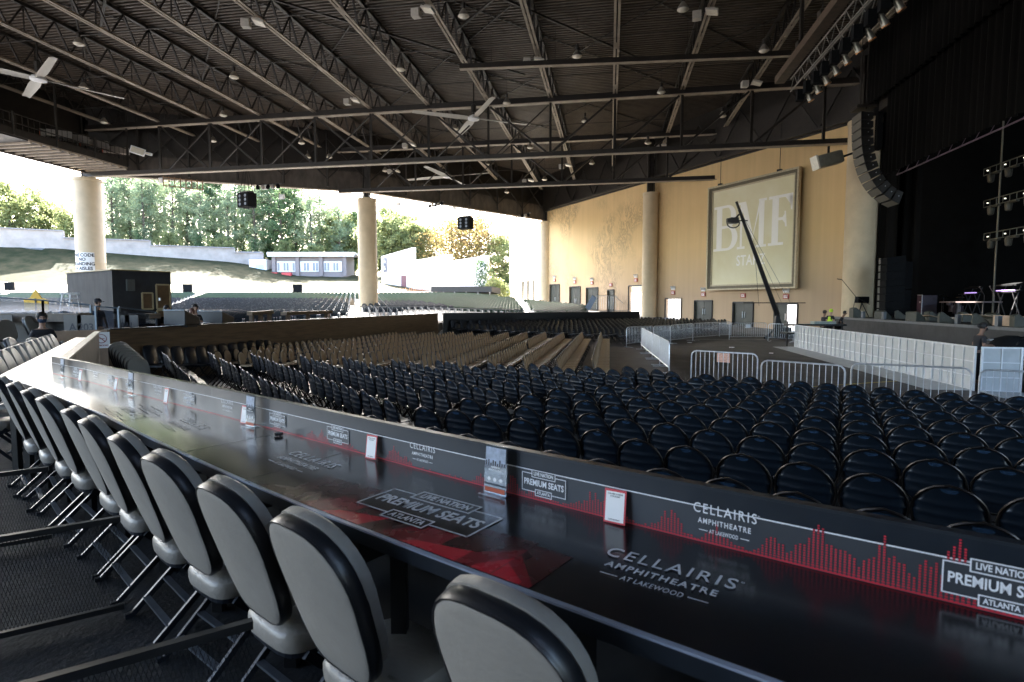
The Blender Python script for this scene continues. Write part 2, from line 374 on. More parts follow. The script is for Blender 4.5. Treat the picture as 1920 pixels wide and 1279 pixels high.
# the sunlit wall beyond the corner column, with three narrow doors
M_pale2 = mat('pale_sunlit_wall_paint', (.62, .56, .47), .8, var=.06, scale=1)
P0 = Vector((4.2, 75.2, 0)); P1 = Vector((-.2, 92, 0))
ext = thing('wing_wall', 'bright pale wall beyond the corner column, with narrow door openings', 'wall')
mb = MB(); dd = (P1-P0); Ln = dd.length; dd.normalize(); nn = Vector((-dd.y, dd.x, 0))
def ebox(t0, t1, z0, z1):
    p = P0+dd*t0; q = P0+dd*t1
    mb.bar((p.x, p.y, (z0+z1)/2), (q.x, q.y, (z0+z1)/2), .3, z1-z0)
ops = [(3.6, 4.6), (6.2, 7.6), (8.8, 10.4)]; cur = 0
for a, b in ops: ebox(cur, a, 0, 12.8); ebox(a, b, 5.6, 12.8); cur = b
ebox(cur, Ln, 0, 12.8)
mb.build('wall_panel', M_pale2, ext)
M_door = mat('dark_green_metal_door', (.028, .032, .024), .4, var=.3, scale=1.5)
for a, b in ops:
    mb = MB(); p = P0+dd*(a+.05); q = P0+dd*(b-.05); mb.bar((p.x, p.y, 3.4), (q.x, q.y, 3.4), .06, 4.3); o = mb.build('door', M_door, ext)
for i, (d0, d1, hz, k) in enumerate(segs):
    p, q = wall_pt(d0), wall_pt(d1); w = (q-p).length
    fz = max(-.1, gz(p.x-1, p.y)-.1) if d0 > 44 else 0
    mb = MB()
    for e in (p, q): mb.bar(e+WN*.02+Vector((0, 0, fz)), e+WN*.02+Vector((0, 0, hz)), .1, .12)
    mb.bar(p+WN*.02+Vector((0, 0, hz)), q+WN*.02+Vector((0, 0, hz)), .1, .12)
    fr = mb.build('door_frame', M_blackp, side)
    def leaf(t0, t1):
        m2 = MB(); a_ = p+(q-p)*t0-WN*.12; b_ = p+(q-p)*t1-WN*.12
        m2.bar(Vector((a_.x, a_.y, (hz+fz)/2)), Vector((b_.x, b_.y, (hz+fz)/2)), .05, hz-fz-.05); lf = m2.build('door', M_door, side)
        m3 = MB(); c_ = lerp(a_, b_, .9 if t0 == 0 else .1)+WN*.06; zc = max(fz+1.05, 1.35)
        m3.bar(Vector((c_.x, c_.y, zc-.25)), Vector((c_.x, c_.y, zc+.25)), .07, .05); m3.build('push_bar', M_galv, lf)
    if k in ('double',): leaf(0, .495); leaf(.505, 1)
    if k == 'single': leaf(0, 1)
    if k == 'half': leaf(.5, 1)
    if k == 'gate':
        m2 = MB()
        for t in [j/9 for j in range(10)]:
            a_ = p+(q-p)*t-WN*1.2; m2.tube([a_+Vector((0, 0, fz)), a_+Vector((0, 0, fz+1.9))], .025, 5)
        for z in (.1, 1.0, 1.9): m2.bar(p-WN*1.2+Vector((0, 0, fz+z)), q-WN*1.2+Vector((0, 0, fz+z)), .04, .04)
        g = m2.build('exit_gate', M_steel); tag(g, 'dark bar gate standing in the tall bright opening by the stained column', 'gate')
# exit signs above the doors
NAMES = {0: 'half open doors by the camera crane', 1: 'green doors right under the banner', 2: 'green doors left under the banner', 3: 'open doorway right of the stained column'}
lab = ['over the half open doors beside the camera crane', 'over the double doors under the right half of the banner', 'over the double doors under the left corner of the banner',
       'over the open doorway with the tree in view', 'over the tall bright opening by the stained column', 'over the narrow single door', 'over the doors behind the silver steps', 'over the doors left of the silver steps', 'over the farthest doors by the corner column']
def wallM(d, z, off):      # matrix: local x along the wall to the viewer's right, y up, z out of the wall
    p = wall_pt(d, off); X = -WD
    M = Matrix(((X.x, 0, WN.x, p.x), (X.y, 0, WN.y, p.y), (0, 1, 0, z), (0, 0, 0, 1))); return M
M_ered = mat('exit_sign_red', (.4, .03, .02), .4, var=.05)
for i, (d0, d1, hz, k) in enumerate(segs):
    dm_ = (d0+d1)/2; t = thing('exit_sign', 'small red exit sign '+lab[i], 'sign', wall_pt(dm_, .0)+Vector((0, 0, hz+.55)), group='exit signs over the wall doors')
    M = wallM(dm_, 0, 0); M.translation = Vector((0, 0, 0)); M = M.to_3x3().to_4x4()
    mb = MB(); s = .23
    mb.add([M @ Vector(v) for v in [(x, y, z) for x in (-s, s) for y in (-s*.75, s*.75) for z in (.0, .09)]], [(0, 1, 3, 2), (4, 6, 7, 5), (0, 4, 5, 1), (2, 3, 7, 6), (0, 2, 6, 4), (1, 5, 7, 3)]); mb.build('sign_box', M_ered, t)
    mb = MB(); mb.add([M @ Vector(v) for v in [(-s*.8, -s*.5, .095), (s*.8, -s*.5, .095), (s*.8, s*.5, .095), (-s*.8, s*.5, .095)]], [(0, 1, 2, 3)]); mb.build('sign_face', M_white, t)
    mb = MB(); text(mb, 'EXIT', M @ Matrix.Translation((0, 0, .1)), .23, None, .02); mb.build('lettering', M_ered, t)
    if i in (0, 2, 3, 4, 6, 7, 8):
        mb = MB()
        for sx_ in (-.16, .16):
            mb.lathe(M @ Vector((sx_, .5, .12)), [(.06, -.03), (.12, .02), (.13, .08)], 10, M=Matrix.Rotation(R(90), 4, 'X'))
        mb.add([M @ Vector(v) for v in [(x, y, z) for x in (-.22, .22) for y in (.28, .42) for z in (.0, .1)]], [(0, 1, 3, 2), (4, 6, 7, 5), (0, 4, 5, 1), (2, 3, 7, 6), (0, 2, 6, 4), (1, 5, 7, 3)])
        mb.build('emergency_lamp', M_white, t)
# sign lettering on the first column, bent round the shaft
mb = MB(); r = 1.045
a0 = math.atan2(-47.9, 35.4)-.62
def bendf(zc):
    def f(p): a = a0+p.x/r; return Vector((r*1.012*math.cos(a), r*1.012*math.sin(a), zc+p.y))
    return f
sg = MB(); n = 12; zb, zt = 5.0, 6.55
sg.add([Vector((r*math.cos(a0+(i/n-.5)*1.7), r*math.sin(a0+(i/n-.5)*1.7), z)) for i in range(n+1) for z in (zb, zt)], [(2*i, 2*i+2, 2*i+3, 2*i+1) for i in range(n)])
sgo = sg.build('sign_panel', M_white, c1)
M_ink = mat('black_ink', (.02, .02, .025), .6, var=.05)
for k_, (tx, zc) in enumerate([('FIRE CODE', 6.32), ('NO', 5.97), ('STANDING', 5.6), ('IN AISLES', 5.23)]): text(mb, tx, None, .36, None, .03, bend=bendf(zc))
mb.build('lettering', M_ink, sgo)
# ---------------------------------------------------------------- roof
ZB, ZT, ZD, ZG = 16.9, 18.45, 18.6, 12.8      # truss bottom, truss top, deck, girder bottom
ROOF = [(-43, -1.2), (-43, 41.2), (-23.2, 52.6), (-8.6, 74), (4.2, 57.3), (16.4, 40.5), (17, 0), (4.2, -17), (-8.6, -30), (-23.2, -12)]
def brange(a):
    ys = []
    for (a0, b0), (a1, b1) in zip(ROOF, ROOF[1:]+ROOF[:1]):
        if a0 != a1 and min(a0, a1) <= a <= max(a0, a1): ys.append(b0+(b1-b0)*(a-a0)/(a1-a0))
    return min(ys), max(ys)
def arange(b):
    xs = []
    for (a0, b0), (a1, b1) in zip(ROOF, ROOF[1:]+ROOF[:1]):
        if b0 != b1 and min(b0, b1) <= b <= max(b0, b1): xs.append(a0+(a1-a0)*(b-b0)/(b1-b0))
    return min(xs), max(xs)
roof = thing('roof', 'huge dark ribbed metal roof over all the seats', 'roof', (0, 0, 0))
mb = MB(); b = -29.5; pit = .30
while b < 73.5:
    a0, a1 = arange(b+pit/2)
    prof = [(0, 0), (.14, 0), (.16, .14), (.28, .14), (.30, 0)]
    for (y0, z0), (y1, z1) in zip(prof, prof[1:]):
        mb.add([V(a0, b+y0, ZD+z0), V(a1, b+y0, ZD+z0), V(a1, b+y1, ZD+z1), V(a0, b+y1, ZD+z1)], [(0, 1, 2, 3)])
    b += pit
mb.build('ribbed_deck', M_deck, roof)
mb = MB(); mb.prism([(V(a, b).x, V(a, b).y) for a, b in ROOF], ZD+.16, ZD+.5); mb.build('roof_slab', M_steel, roof)
# deep fascia boards round the open rear edge
def fascia(P, Q, z0, z1, name='fascia', th=.3, inset=0):
    m = MB(); p, q = V(*P), V(*Q); m.bar((p.x, p.y, (z0+z1)/2), (q.x, q.y, (z0+z1)/2), th, z1-z0); return m.build(name, M_fascia, roof)
EDGE = [(-43, -1.2), (-43, 41.2), (-23.2, 52.6), (-8.6, 74)]
for P, Q in zip(EDGE, EDGE[1:]):
    fascia(P, Q, 13.15, 15.0)
    m = MB(); p, q = V(*P), V(*Q); m.bar((p.x, p.y, 16.9), (q.x, q.y, 16.9), .3, 4.0); m.build('eave_panel', M_steel, roof)
for P, Q in (((-8.6, 74.0), (4.2, 57.3)), ((4.2, 57.3), (16.4, 40.5)), ((16.4, 40.5), (17, 0))):
    p, q = V(*P), V(*Q); m = MB(); m.bar((p.x, p.y, 16.5), (q.x, q.y, 16.5), .5, 4.7); m.build('eave_panel', M_steel, roof)
# unseen wall added behind the viewer to hold light off the foreground
m = MB(); p, q = V(-14, -13), V(17, -13); m.bar((p.x, p.y, 9.2), (q.x, q.y, 9.2), .4, 19); bw_ = m.build('added_shade_wall', M_fascia); tag(bw_, 'plain dark wall added behind the camera to block light', 'wall')
# pale lower flange along the rear beam
for P, Q in zip(EDGE[1:], EDGE[2:]):
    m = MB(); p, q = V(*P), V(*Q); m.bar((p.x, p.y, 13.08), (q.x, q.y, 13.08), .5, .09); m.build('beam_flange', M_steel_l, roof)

def rnd_panel(mb, P, Q, n, d0, m=None): pass
TR = []
def truss(a, label):
    b0, b1 = brange(a); b0 = max(b0, -6)+.3; b1 -= .4
    t = thing('roof_truss', label, 'roof truss', V(a, b0, 0), group='parallel steel trusses under the roof')
    o = V(a, b0, 0)
    def L(b, z, da=0): return V(a+da, b, z)-o
    for s_ in (-.11, .11):
        pass
    mb = MB()
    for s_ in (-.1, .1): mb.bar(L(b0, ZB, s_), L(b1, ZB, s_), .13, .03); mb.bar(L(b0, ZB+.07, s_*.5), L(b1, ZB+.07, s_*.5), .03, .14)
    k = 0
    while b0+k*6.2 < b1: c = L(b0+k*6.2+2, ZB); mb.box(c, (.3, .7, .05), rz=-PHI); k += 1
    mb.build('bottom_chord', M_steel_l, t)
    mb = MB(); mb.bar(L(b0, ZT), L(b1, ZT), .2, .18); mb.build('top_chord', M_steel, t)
    mb = MB(); pw = 1.75; k = 0; b = b0
    while b < b1-.3:
        e = min(b+pw, b1); mb.bar(L(b, ZB+.05), L((b+e)/2, ZT-.05), .07, .07); mb.bar(L((b+e)/2, ZT-.05), L(e, ZB+.05), .09, .09)
        if k % 2 == 0: mb.bar(L((b+e)/2, ZB), L((b+e)/2, ZT), .05, .05)
        b = e; k += 1
    mb.build('web', M_steel, t); return t
tl = {}
for k in range(-9, 4):
    a = 4.51*k+.2
    if k == -9: w = 'nearest the left edge of the roof, above the catwalk'
    elif k == 0: w = 'running straight away above the crowd area, looking vertical'
    elif k < 0: w = '%s to the left of the truss that looks vertical' % nth(-k)
    else: w = '%s to the right of the truss that looks vertical' % nth(k)
    truss(a, 'steel roof truss, '+w)
# bridging and X bracing between the top chords
mb = MB()
for k in range(-9, 3):
    a0, a1 = 4.51*k+.2, 4.51*(k+1)+.2
    lo = max(brange(a0)[0], brange(a1)[0], -4); hi = min(brange(a0)[1], brange(a1)[1])-1
    b = math.ceil(lo/5)*5
    while b+5 < hi:
        if (k+int(b/5)) % 2 == 0:
            mb.bar(V(a0, b, ZT+.08), V(a1, b+5, ZT+.08), .08, .05); mb.bar(V(a1, b, ZT+.02), V(a0, b+5, ZT+.02), .08, .05)
        mb.bar(V(a0, b+2.5, ZB+.1), V(a1, b+2.5, ZB+.1), .045, .045)
        b += 5
mb.build('bracing', M_steel, roof)
mb = MB()
for (a0, b0, a1, b1) in [(-33, 12, -6, 40), (-40, 26, -22, 8), (-16, 18, 2, 39), (-4.5, 14, 9, 29), (9, 14, -9, 33), (-30, 30, -12, 14)]:
    mb.bar(V(a0, b0, ZT-.25), V(a1, b1, ZT-.25), .13, .1)
mb.build('long_brace', M_steel, roof)

def girder(b, a0, a1, label, posts, ztop=ZB-.1, zbot=ZG):
    o = V(a0, b, 0); t = thing('main_girder', label, 'girder', o, group='main steel girders crossing under the roof')
    def L(a, z, db=0): return V(a, b+db, z)-o
    mb = MB(); mb.bar(L(a0, zbot+.2), L(a1, zbot+.2), .06, .34); mb.build('bottom_chord', M_steel, t)
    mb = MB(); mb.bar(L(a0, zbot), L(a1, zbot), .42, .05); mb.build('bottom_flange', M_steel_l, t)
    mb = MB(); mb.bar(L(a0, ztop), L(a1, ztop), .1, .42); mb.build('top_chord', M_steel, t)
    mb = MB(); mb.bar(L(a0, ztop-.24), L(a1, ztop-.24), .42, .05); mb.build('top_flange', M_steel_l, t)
    for i, a in enumerate(posts):
        mb = MB(); mb.bar(L(a, zbot+.3), L(a, ztop-.2), .16, .16, up=(1, 0, 0)); mb.build('post', M_steel, t)
        if i+1 < len(posts):
            n = posts[i+1]; mid = (a+n)/2
            if mid < -6:
                mb = MB(); mb.bar(L(a+.15, ztop-.3), L(n-.3, zbot+.35), .14, .14); mb.build('brace', M_steel, t)
                mb = MB(); mb.bar(L(n-.15, ztop-.3, .25), L(a+.5, zbot+.35, .25), .09, .09); mb.build('brace', M_steel, t)
            else:
                mb = MB(); mb.bar(L(a+.2, zbot+.35), L(n-.2, ztop-.3), .14, .14); mb.build('brace', M_steel, t)
    return t
P1_ = [4.51*k+.2 for k in range(-8, 4)]
girder(41, -43, 16.2, 'nearest main girder, from the lettered column to the stage curtains', P1_)
girder(50.9, -25.5, 9.0, 'second main girder, from the lone column to the stained column', [4.51*k+.2 for k in range(-5, 3)])
0 and girder(60.5, -17.8, 1.5, 'farthest and shortest main girder, close behind the other two', [4.51*k+.2 for k in range(-3, 1)])
# rear edge web: struts from the beam up to the roof
mb = MB()
for P, Q in zip(EDGE[1:], EDGE[2:]):
    n = 6
    for i in range(n):
        t0, t1 = i/n, (i+1)/n; f = lambda t: (P[0]+(Q[0]-P[0])*t+.25, P[1]+(Q[1]-P[1])*t-.5)
        p, q = f(t0), f(t1); mb.bar(V(*p, 14.0), V(*q, 17.8), .12, .12); mb.bar(V(*q, 14.0), V(*p, 17.8), .12, .12); mb.bar(V(*p, 13.3), V(*p, 18.2), .16, .16)
mb.build('eave_bracing', M_steel, roof)
for i in range(9):     # struts along the top of the side wall
    p = wall_pt(36+i*4, .5); q = wall_pt(38+i*4, .5)
    if i == 0: mbs = MB(); 
    mbs.bar((p.x, p.y, 14.3), (q.x, q.y, 17.6), .12, .12); mbs.bar((q.x, q.y, 17.6), (wall_pt(40+i*4, .5).x, wall_pt(40+i*4, .5).y, 14.3), .12, .12)
p, q = wall_pt(34, .45), wall_pt(73, .45); mbs.bar((p.x, p.y, 14.35), (q.x, q.y, 14.35), .25, .2)
mbs.build('wall_head_bracing', M_steel, side)

# hanging pipe
p, q = at(862, 125, 16.4), at(1482, 100, 16.4)
t = thing('hanging_pipe', 'long straight horizontal pipe hung across the trusses', 'pipe', p)
mb = MB(); mb.bar((0, 0, 0), q-p, .14, .3); mb.build('pipe', M_steel, t)
mb = MB(); mb.bar(Vector((0, 0, -.17)), (q-p)+Vector((0, 0, -.17)), .3, .03); mb.build('flange', M_steel_l, t)
mb = MB()
for k in range(5): c = (q-p)*(k+.5)/5; mb.tube([c+Vector((0, 0, .15)), c+Vector((0, 0, 2))], .015, 4)
mb.build('hanger', M_steel, t)

# high bay lamps
M_alum = mat('spun_aluminium', (.42, .38, .32), .4, metal=.6, var=.1)
M_lens = mat('prismatic_glass', (.75, .68, .55), .25, var=.05)
def lamp_proto(loc, label):
    t = thing('high_bay_lamp', label, 'lamp', loc, group='high bay lamps hung from the roof')
    mb = MB(); mb.lathe((0, 0, 0), [(.09, 0), (.12, -.03), (.12, -.3), (.09, -.36)], 10); mb.build('ballast', M_steel, t, smooth=True)
    mb = MB(); mb.lathe((0, 0, -.36), [(.1, 0), (.16, -.08), (.27, -.26), (.36, -.44), (.355, -.44), (.25, -.26), (.09, -.02)], 14); mb.build('reflector', M_alum, t, smooth=True)
    mb = MB(); mb.lathe((0, 0, -.8), [(.33, .02), (.3, -.04), (.18, -.1), (.02, -.13)], 14); mb.build('lens', M_lens, t, smooth=True)
    mb = MB(); mb.tube([(0, 0, 0), (0, 0, 1.9)], .012, 4); mb.build('hanger', M_steel, t)
    return t
LP = [(147, 60, 'beside the hub of the left ceiling fan'), (156, 146, 'below and right of the left fan'), (194, 214, 'above the left catwalk, farther back'), (438, 125, 'between the third and fourth light truss chords'),
      (418, 200, 'just left of the girder, over the cream column'), (869, 5, 'at the top centre beside a white floodlight'), (751, 110, 'left of centre between two pale truss chords'), (1082, 84, 'just above the long hanging pipe'),
      (950, 176, 'right of the middle ceiling fan'), (1240, 155, 'above the girder, left of the stained column'), (1433, 73, 'at the right end of the hanging pipe'), (1355, 202, 'above the banner, beside a right-hand truss'),
      (399, 250, 'seen through the girder over the distant trees'), (565, 254, 'seen through the girder, fourth bay'), (617, 282, 'low behind the girder over the concession building'), (722, 308, 'beside the post above the lone column'),
      (853, 227, 'directly behind the middle fan'), (994, 263, 'behind the girder over the tall cream wall'), (1097, 212, 'between girder posts in the centre'), (1215, 254, 'behind the girder above the open exit'),
      (1110, 294, 'low beyond the nearest girder, at its centre'), (1021, 325, 'far back near the end of the cream wall'), (913, 296, 'far back above the second hanging speaker'), (577, 282, 'deep among the rear trusses on the left'),
      (1281, -8, 'cut by the top edge, right of centre'), (950, 350, 'farthest, by the corner of the rear beam')]
lp0 = None
for px, py, w in LP:
    hz = 16.95 if py < 235 else (16.3 if py < 300 else 15.6); P = at(px, py, hz)
    lb = 'round metal high bay lamp '+w
    if lp0 is None: lp0 = lamp_proto(P, lb); lp0.scale = (.8,)*3
    else: dup2(lp0, P, 0, lb)
# white twin floodlights / boxes on truss chords
def flood_proto(loc, label):
    t = thing('twin_floodlight', label, 'floodlight', loc, group='white twin floodlights on the truss chords')
    mb = MB(); mb.box((-.38, 0, -.12), (.42, .4, .38), rz=.1); mb.build('ballast_box', M_floodw, t, bevel=.02)
    mb = MB(); mb.box((.34, -.1, -.1), (.62, .5, .1), ry=.25, rx=-.15); mb.box((.34, -.1, -.02), (.3, .3, .16), ry=.25); mb.build('lamp_head', M_floodw, t, bevel=.02)
    mb = MB(); mb.box((.34, -.1, -.165), (.54, .42, .02), ry=.25, rx=-.15); mb.build('glass', M_lens, t)
    mb = MB(); mb.bar((-.3, 0, 0), (.3, 0, 0), .05, .05); mb.bar((0, 0, 0), (0, 0, .25), .05, .05); mb.build('bracket', M_steel, t)
    return t
fl0 = None; M_floodw = mat('dusty_white_enamel', (.5, .46, .4), .5, var=.1)
for px, py, w in [(475, 40, 'on the third chord, upper left'), (660, 187, 'just in front of the girder, left of centre'), (793, 18, 'at the very top, left of the centre lamp'), (1000, 112, 'at the left of the long hanging pipe'),
                  (1322, 22, 'at the top right, alone'), (1408, 154, 'above the banner'), (767, 270, 'seen through the girder, left of the lone post'), (1240, 273, 'behind the girder over the stained column'), (738, 319, 'over the lone cream column'),
                  (1060, 309, 'right of the far hanging speaker, beyond the girder'), (990, 337, 'farthest back by the cream wall')]:
    hz = 16.75 if py < 250 else 16.0 if py < 300 else 15; P = at(px, py, hz); lb = 'white twin floodlight '+w
    if fl0 is None: fl0 = flood_proto(P, lb)
    else: dup2(fl0, P, random.uniform(-.3, .3)-PHI, lb)
# ceiling fans
def fan_proto(loc, label, rot, L_=4.0):
    t = thing('ceiling_fan', label, 'fan', loc, rot, group='large four-bladed ceiling fans')
    mb = MB(); mb.lathe((0, 0, 0), [(.1, .25), (.34, .12), (.42, 0), (.4, -.1), (.15, -.16)], 16); mb.build('hub', M_white, t, smooth=True)
    mb = MB(); mb.tube([(0, 0, .2), (0, 0, 3)], .05, 6); mb.lathe((0, 0, .4), [(.18, 0), (.2, .5), (.1, .6)], 10); mb.build('drop_rod', M_steel, t)
    for k in range(4):
        a = k*math.pi/2; M = Matrix.Rotation(a, 4, 'Z'); mb = MB(); N = 10; pv = []
        for i in range(N+1):
            s_ = .3+(L_-.3)*i/N; w = .19+.1*math.sin(min(1, i/3)*1.57)-.1*i/N; tw = R(16)-R(8)*i/N
            for e, zz in ((-1, 0), (0, .05), (1, 0)): pv.append(M @ Vector((s_, e*w*math.cos(tw), e*w*math.sin(tw)+zz-.0*s_)))
        n0 = len(pv); lo = [p-Vector((0, 0, .025)) for p in pv]
        fs = []
        for i in range(N):
            for j in range(2):
                A = i*3+j; fs.append((A, A+1, A+4, A+3)); fs.append((n0+A, n0+A+3, n0+A+4, n0+A+1))
            fs.append((i*3, i*3+3, n0+i*3+3, n0+i*3)); fs.append((i*3+2, n0+i*3+2, n0+i*3+5, i*3+5))
        fs.append((N*3, N*3+1, N*3+2, n0+N*3+2, n0+N*3+1, n0+N*3)); fs.append((0, n0, n0+1, n0+2, 2, 1))
        mb.add(pv+lo, fs); mb.build('blade', M_fanb, t, smooth=True)
    return t
M_fanb = mat('fan_blade_paint', (.45, .42, .37), .45, var=.05)
fan_proto(at(72, 148, 15.2), 'pale four-bladed ceiling fan hanging at the upper left', R(48), 4.2)
fan_proto(at(888, 222, 15.4), 'pale ceiling fan in the middle, one blade in shadow', R(20), 4.3)
fan_proto(at(838, 331, 14.2), 'distant ceiling fan low behind the nearest girder', R(-20), 4.2)
# catwalk with follow spots at the upper left
t = thing('catwalk', 'dark steel catwalk with railings above the lettered column', 'catwalk', V(-41, 36, 0))
o = V(-41, 36, 0)
mb = MB(); 
mb.add([V(-43, 30, 13.35)-o, V(-39, 30, 13.35)-o, V(-39, 41, 13.35)-o, V(-43, 41, 13.35)-o, V(-43, 30, 13.5)-o, V(-39, 30, 13.5)-o, V(-39, 41, 13.5)-o, V(-43, 41, 13.5)-o], [(0, 3, 2, 1), (4, 5, 6, 7), (0, 1, 5, 4), (1, 2, 6, 5), (2, 3, 7, 6), (3, 0, 4, 7)])
mb.bar(V(-39, 8, 13.7)-o, V(-39, 41, 13.7)-o, .2, .5); mb.build('deck', M_steel, t)
mb = MB()
for k in range(12): mb.bar(V(-43, 33.2+k*.7, 13.3)-o, V(-39, 33.2+k*.7, 13.3)-o, .16, .14)
mb.bar(V(-40.2, 8, 13.5)-o, V(-40.2, 33, 13.5)-o, .9, .06)
mb.bar(V(-39, 33, 13.4)-o, V(-39, 41, 13.4)-o, .1, .12)
mb.build('joist', M_steel_l, t)
mb = MB()
for k in range(12):
    b = 8+k*3; mb.bar(V(-38.9, b, 13.5)-o, V(-38.9, b, 18.3 if k % 2 else 15)-o, .12, .12, up=(1, 0, 0))
for z in (14.3, 14.9): mb.bar(V(-38.9, 8, z)-o, V(-38.9, 41, z)-o, .07, .07)
for k in range(80): mb.bar(V(-38.9, 9+k*.4, 13.9)-o, V(-38.9, 9+k*.4, 14.9)-o, .025, .025, up=(1, 0, 0))
mb.build('railing', M_steel, t)
mb = MB(); mb.add([V(-42.9, 8, 13.5)-o, V(-42.9, 41, 13.5)-o, V(-42.9, 41, 18.5)-o, V(-42.9, 8, 18.5)-o], [(0, 1, 2, 3)]); mb.build('back_cloth', M_blackp, t)
M_spot = mat('spotlight_grey', (.33, .3, .27), .45, var=.1)
sp0 = None
for i, (px, py, w) in enumerate([(118, 254, 'farthest left'), (150, 262, 'second from the left'), (188, 272, 'third from the left'), (228, 284, 'nearest the column')]):
    P = at(px, py, 14.6+.12*i)
    lb = 'follow spot with orange front ring on the catwalk, '+w
    if sp0 is None:
        sp0 = thing('follow_spot', lb, 'spotlight', P, R(120), group='follow spots on the left catwalk')
        mb = MB(); mb.box((0, .2, .05), (.5, 1.5, .5)); mb.build('housing', M_spot, sp0, bevel=.04)
        mb = MB(); mb.lathe((0, 1.0, .03), [(.25, 0), (.27, .25), (.2, .26)], 14, M=Matrix.Rotation(R(-90), 4, 'X')); mb.build('barrel', M_spot, sp0, smooth=True)
        mb = MB(); mb.tube([(.26*math.cos(x), 1.27, .03+.26*math.sin(x)) for x in [k*.5236 for k in range(12)]], .035, 5, closed=True); mb.build('front_ring', mat('orange_ring', (.5, .08, .02), .4), sp0)
        mb = MB(); mb.bar((0, .2, -.2), (0, .2, -1.1), .08, .08); mb.bar((-.4, .2, -1.1), (.4, .2, -1.1), .06, .06); mb.build('stand', M_blackp, sp0)
    else: dup2(sp0, P, R(118), lb)
# two small white lamps right of the catwalk
for px, py, w, rr in [(258, 283, 'tilted flat floodlight panel at the end of the catwalk', .5), (276, 288, 'slim white tube lamp hung right of the catwalk', -.3)]:
    P = at(px, py, 14.2); t = thing('flood_panel', w, 'floodlight', P, rr)
    mb = MB(); mb.box((0, 0, 0), (1.0, .12, .55 if px < 270 else .2), ry=R(15)); mb.build('housing', M_white, t, bevel=.02)
    mb = MB(); mb.box((0, -.07, 0), (.85, .02, .42 if px < 270 else .12), ry=R(15)); mb.build('glass', M_lens, t)
    mb = MB(); mb.bar((0, .1, .2), (0, .2, 1.8), .05, .05); mb.build('arm', M_steel, t)
# speakers hung under the rear beam
M_spk = mat('speaker_blue_grey', (.16, .19, .24), .6, var=.1); M_dark = mat('speaker_dark', (.006, .0065, .0075), .85, var=.2, spec=.15)
for px, py, d, w in [(463, 376, 50.5, 'under the rear beam between the two cream columns'), (873, 419, 61, 'under the rear beam right of the lone column')]:
    P = at(px, py, Y=d); t = thing('hanging_speaker', 'square dark loudspeaker cluster hanging '+w, 'loudspeaker', P, R(-28), group='speaker clusters under the rear beam')
    mb = MB(); mb.box((-.36, 0, 0), (.7, .9, 1.25)); mb.box((.36, 0, 0), (.7, .9, 1.25), rz=0); mb.build('cabinet', M_dark, t, bevel=.02)
    mb = MB(); mb.box((-.725, 0, 0), (.02, .86, 1.2)); mb.build('side_panel', M_spk, t)
    mb = MB()
    for x in (-.36, .36):
        for z in (-.35, .0, .35): mb.lathe((x, -.455, z), [(.14, 0), (.12, .02), (.05, .01)], 12, M=Matrix.Rotation(R(90), 4, 'X'))
    mb.build('driver', M_spk, t)
    mb = MB()
    for x in (-.6, .6): mb.tube([(x, .2, .6), (x*.3, .1, 2.6)], .03, 5); mb.tube([(x, -.2, .6), (x*.3, -.1, 2.6)], .03, 5)
    mb.box((0, 0, .72), (1.3, .5, .1)); mb.build('rigging', M_steel, t)
# small boxes and a conduit ladder on the rear beam face
for px, py, w in [(302, 338, 'leftmost, left of the conduit ladder'), (497, 351, 'right of the first hanging speaker'), (529, 369, 'low, beneath the spotlights on the beam'), (747, 383, 'right of the lone column'), (852, 390, 'left of the second hanging speaker')]:
    d = lerp(48.2, 54.5, (px-200)/500) if px < 700 else lerp(55.5, 73, (px-700)/310)
    P = at(px, py, Y=d-.45); t = MB().box((0, 0, 0), (.5, .12, .42)).box((0, -.07, 0), (.4, .03, .32)).build('wall_box', M_white, loc=P, rz=R(-20)); tag(t, 'small white box on the rear beam, '+w, 'box', 'white boxes on the rear beam')
p, q = at(312, 342, Y=48.9), at(385, 350, Y=49.9)
t = thing('conduit_rack', 'rusty ladder-like pipe rack on the rear beam beside the first column', 'pipe rack', p)
mb = MB(); rust = mat('rusty_pipe', (.28, .17, .09), .6, var=.3)
for z in (.35, -.35): mb.tube([Vector((0, -.4, z)), (q-p)+Vector((0, -.4, z))], .05, 6)
for k in range(8): c = (q-p)*k/7; mb.tube([c+Vector((0, -.42, -.4)), c+Vector((0, -.42, .45))], .045, 6)
mb.build('rack', rust, t)
for px, py, w in [(510, 352, 'on the rear beam right of the first speaker'), (825, 385, 'on the rear beam left of the second speaker'), (985, 405, 'at the far end of the rear beam')]:
    d = 51.3 if px < 600 else lerp(55, 73, (px-700)/310)-.6
    t = thing('spotlight_bar', 'short bar of small stage lamps '+w, 'light bar', at(px, py, Y=d), R(-15) if px < 600 else R(-45), group='lamp bars on the rear beam')
    MB().bar((-1.2, -.5, .2), (1.4, -.5, .2), .06, .06).bar((0, -.5, .2), (0, .2, .3), .06, .06).build('bar', M_blackp, t)
    for k in range(5): MB().lathe((-1+k*.52, -.6, -.05), [(.1, .2), (.16, .1), (.16, -.15), (.12, -.16)], 10, M=Matrix.Rotation(.5*math.sin(k*2), 4, 'X')).build('lamp', M_spot if k % 2 else M_dark, t)
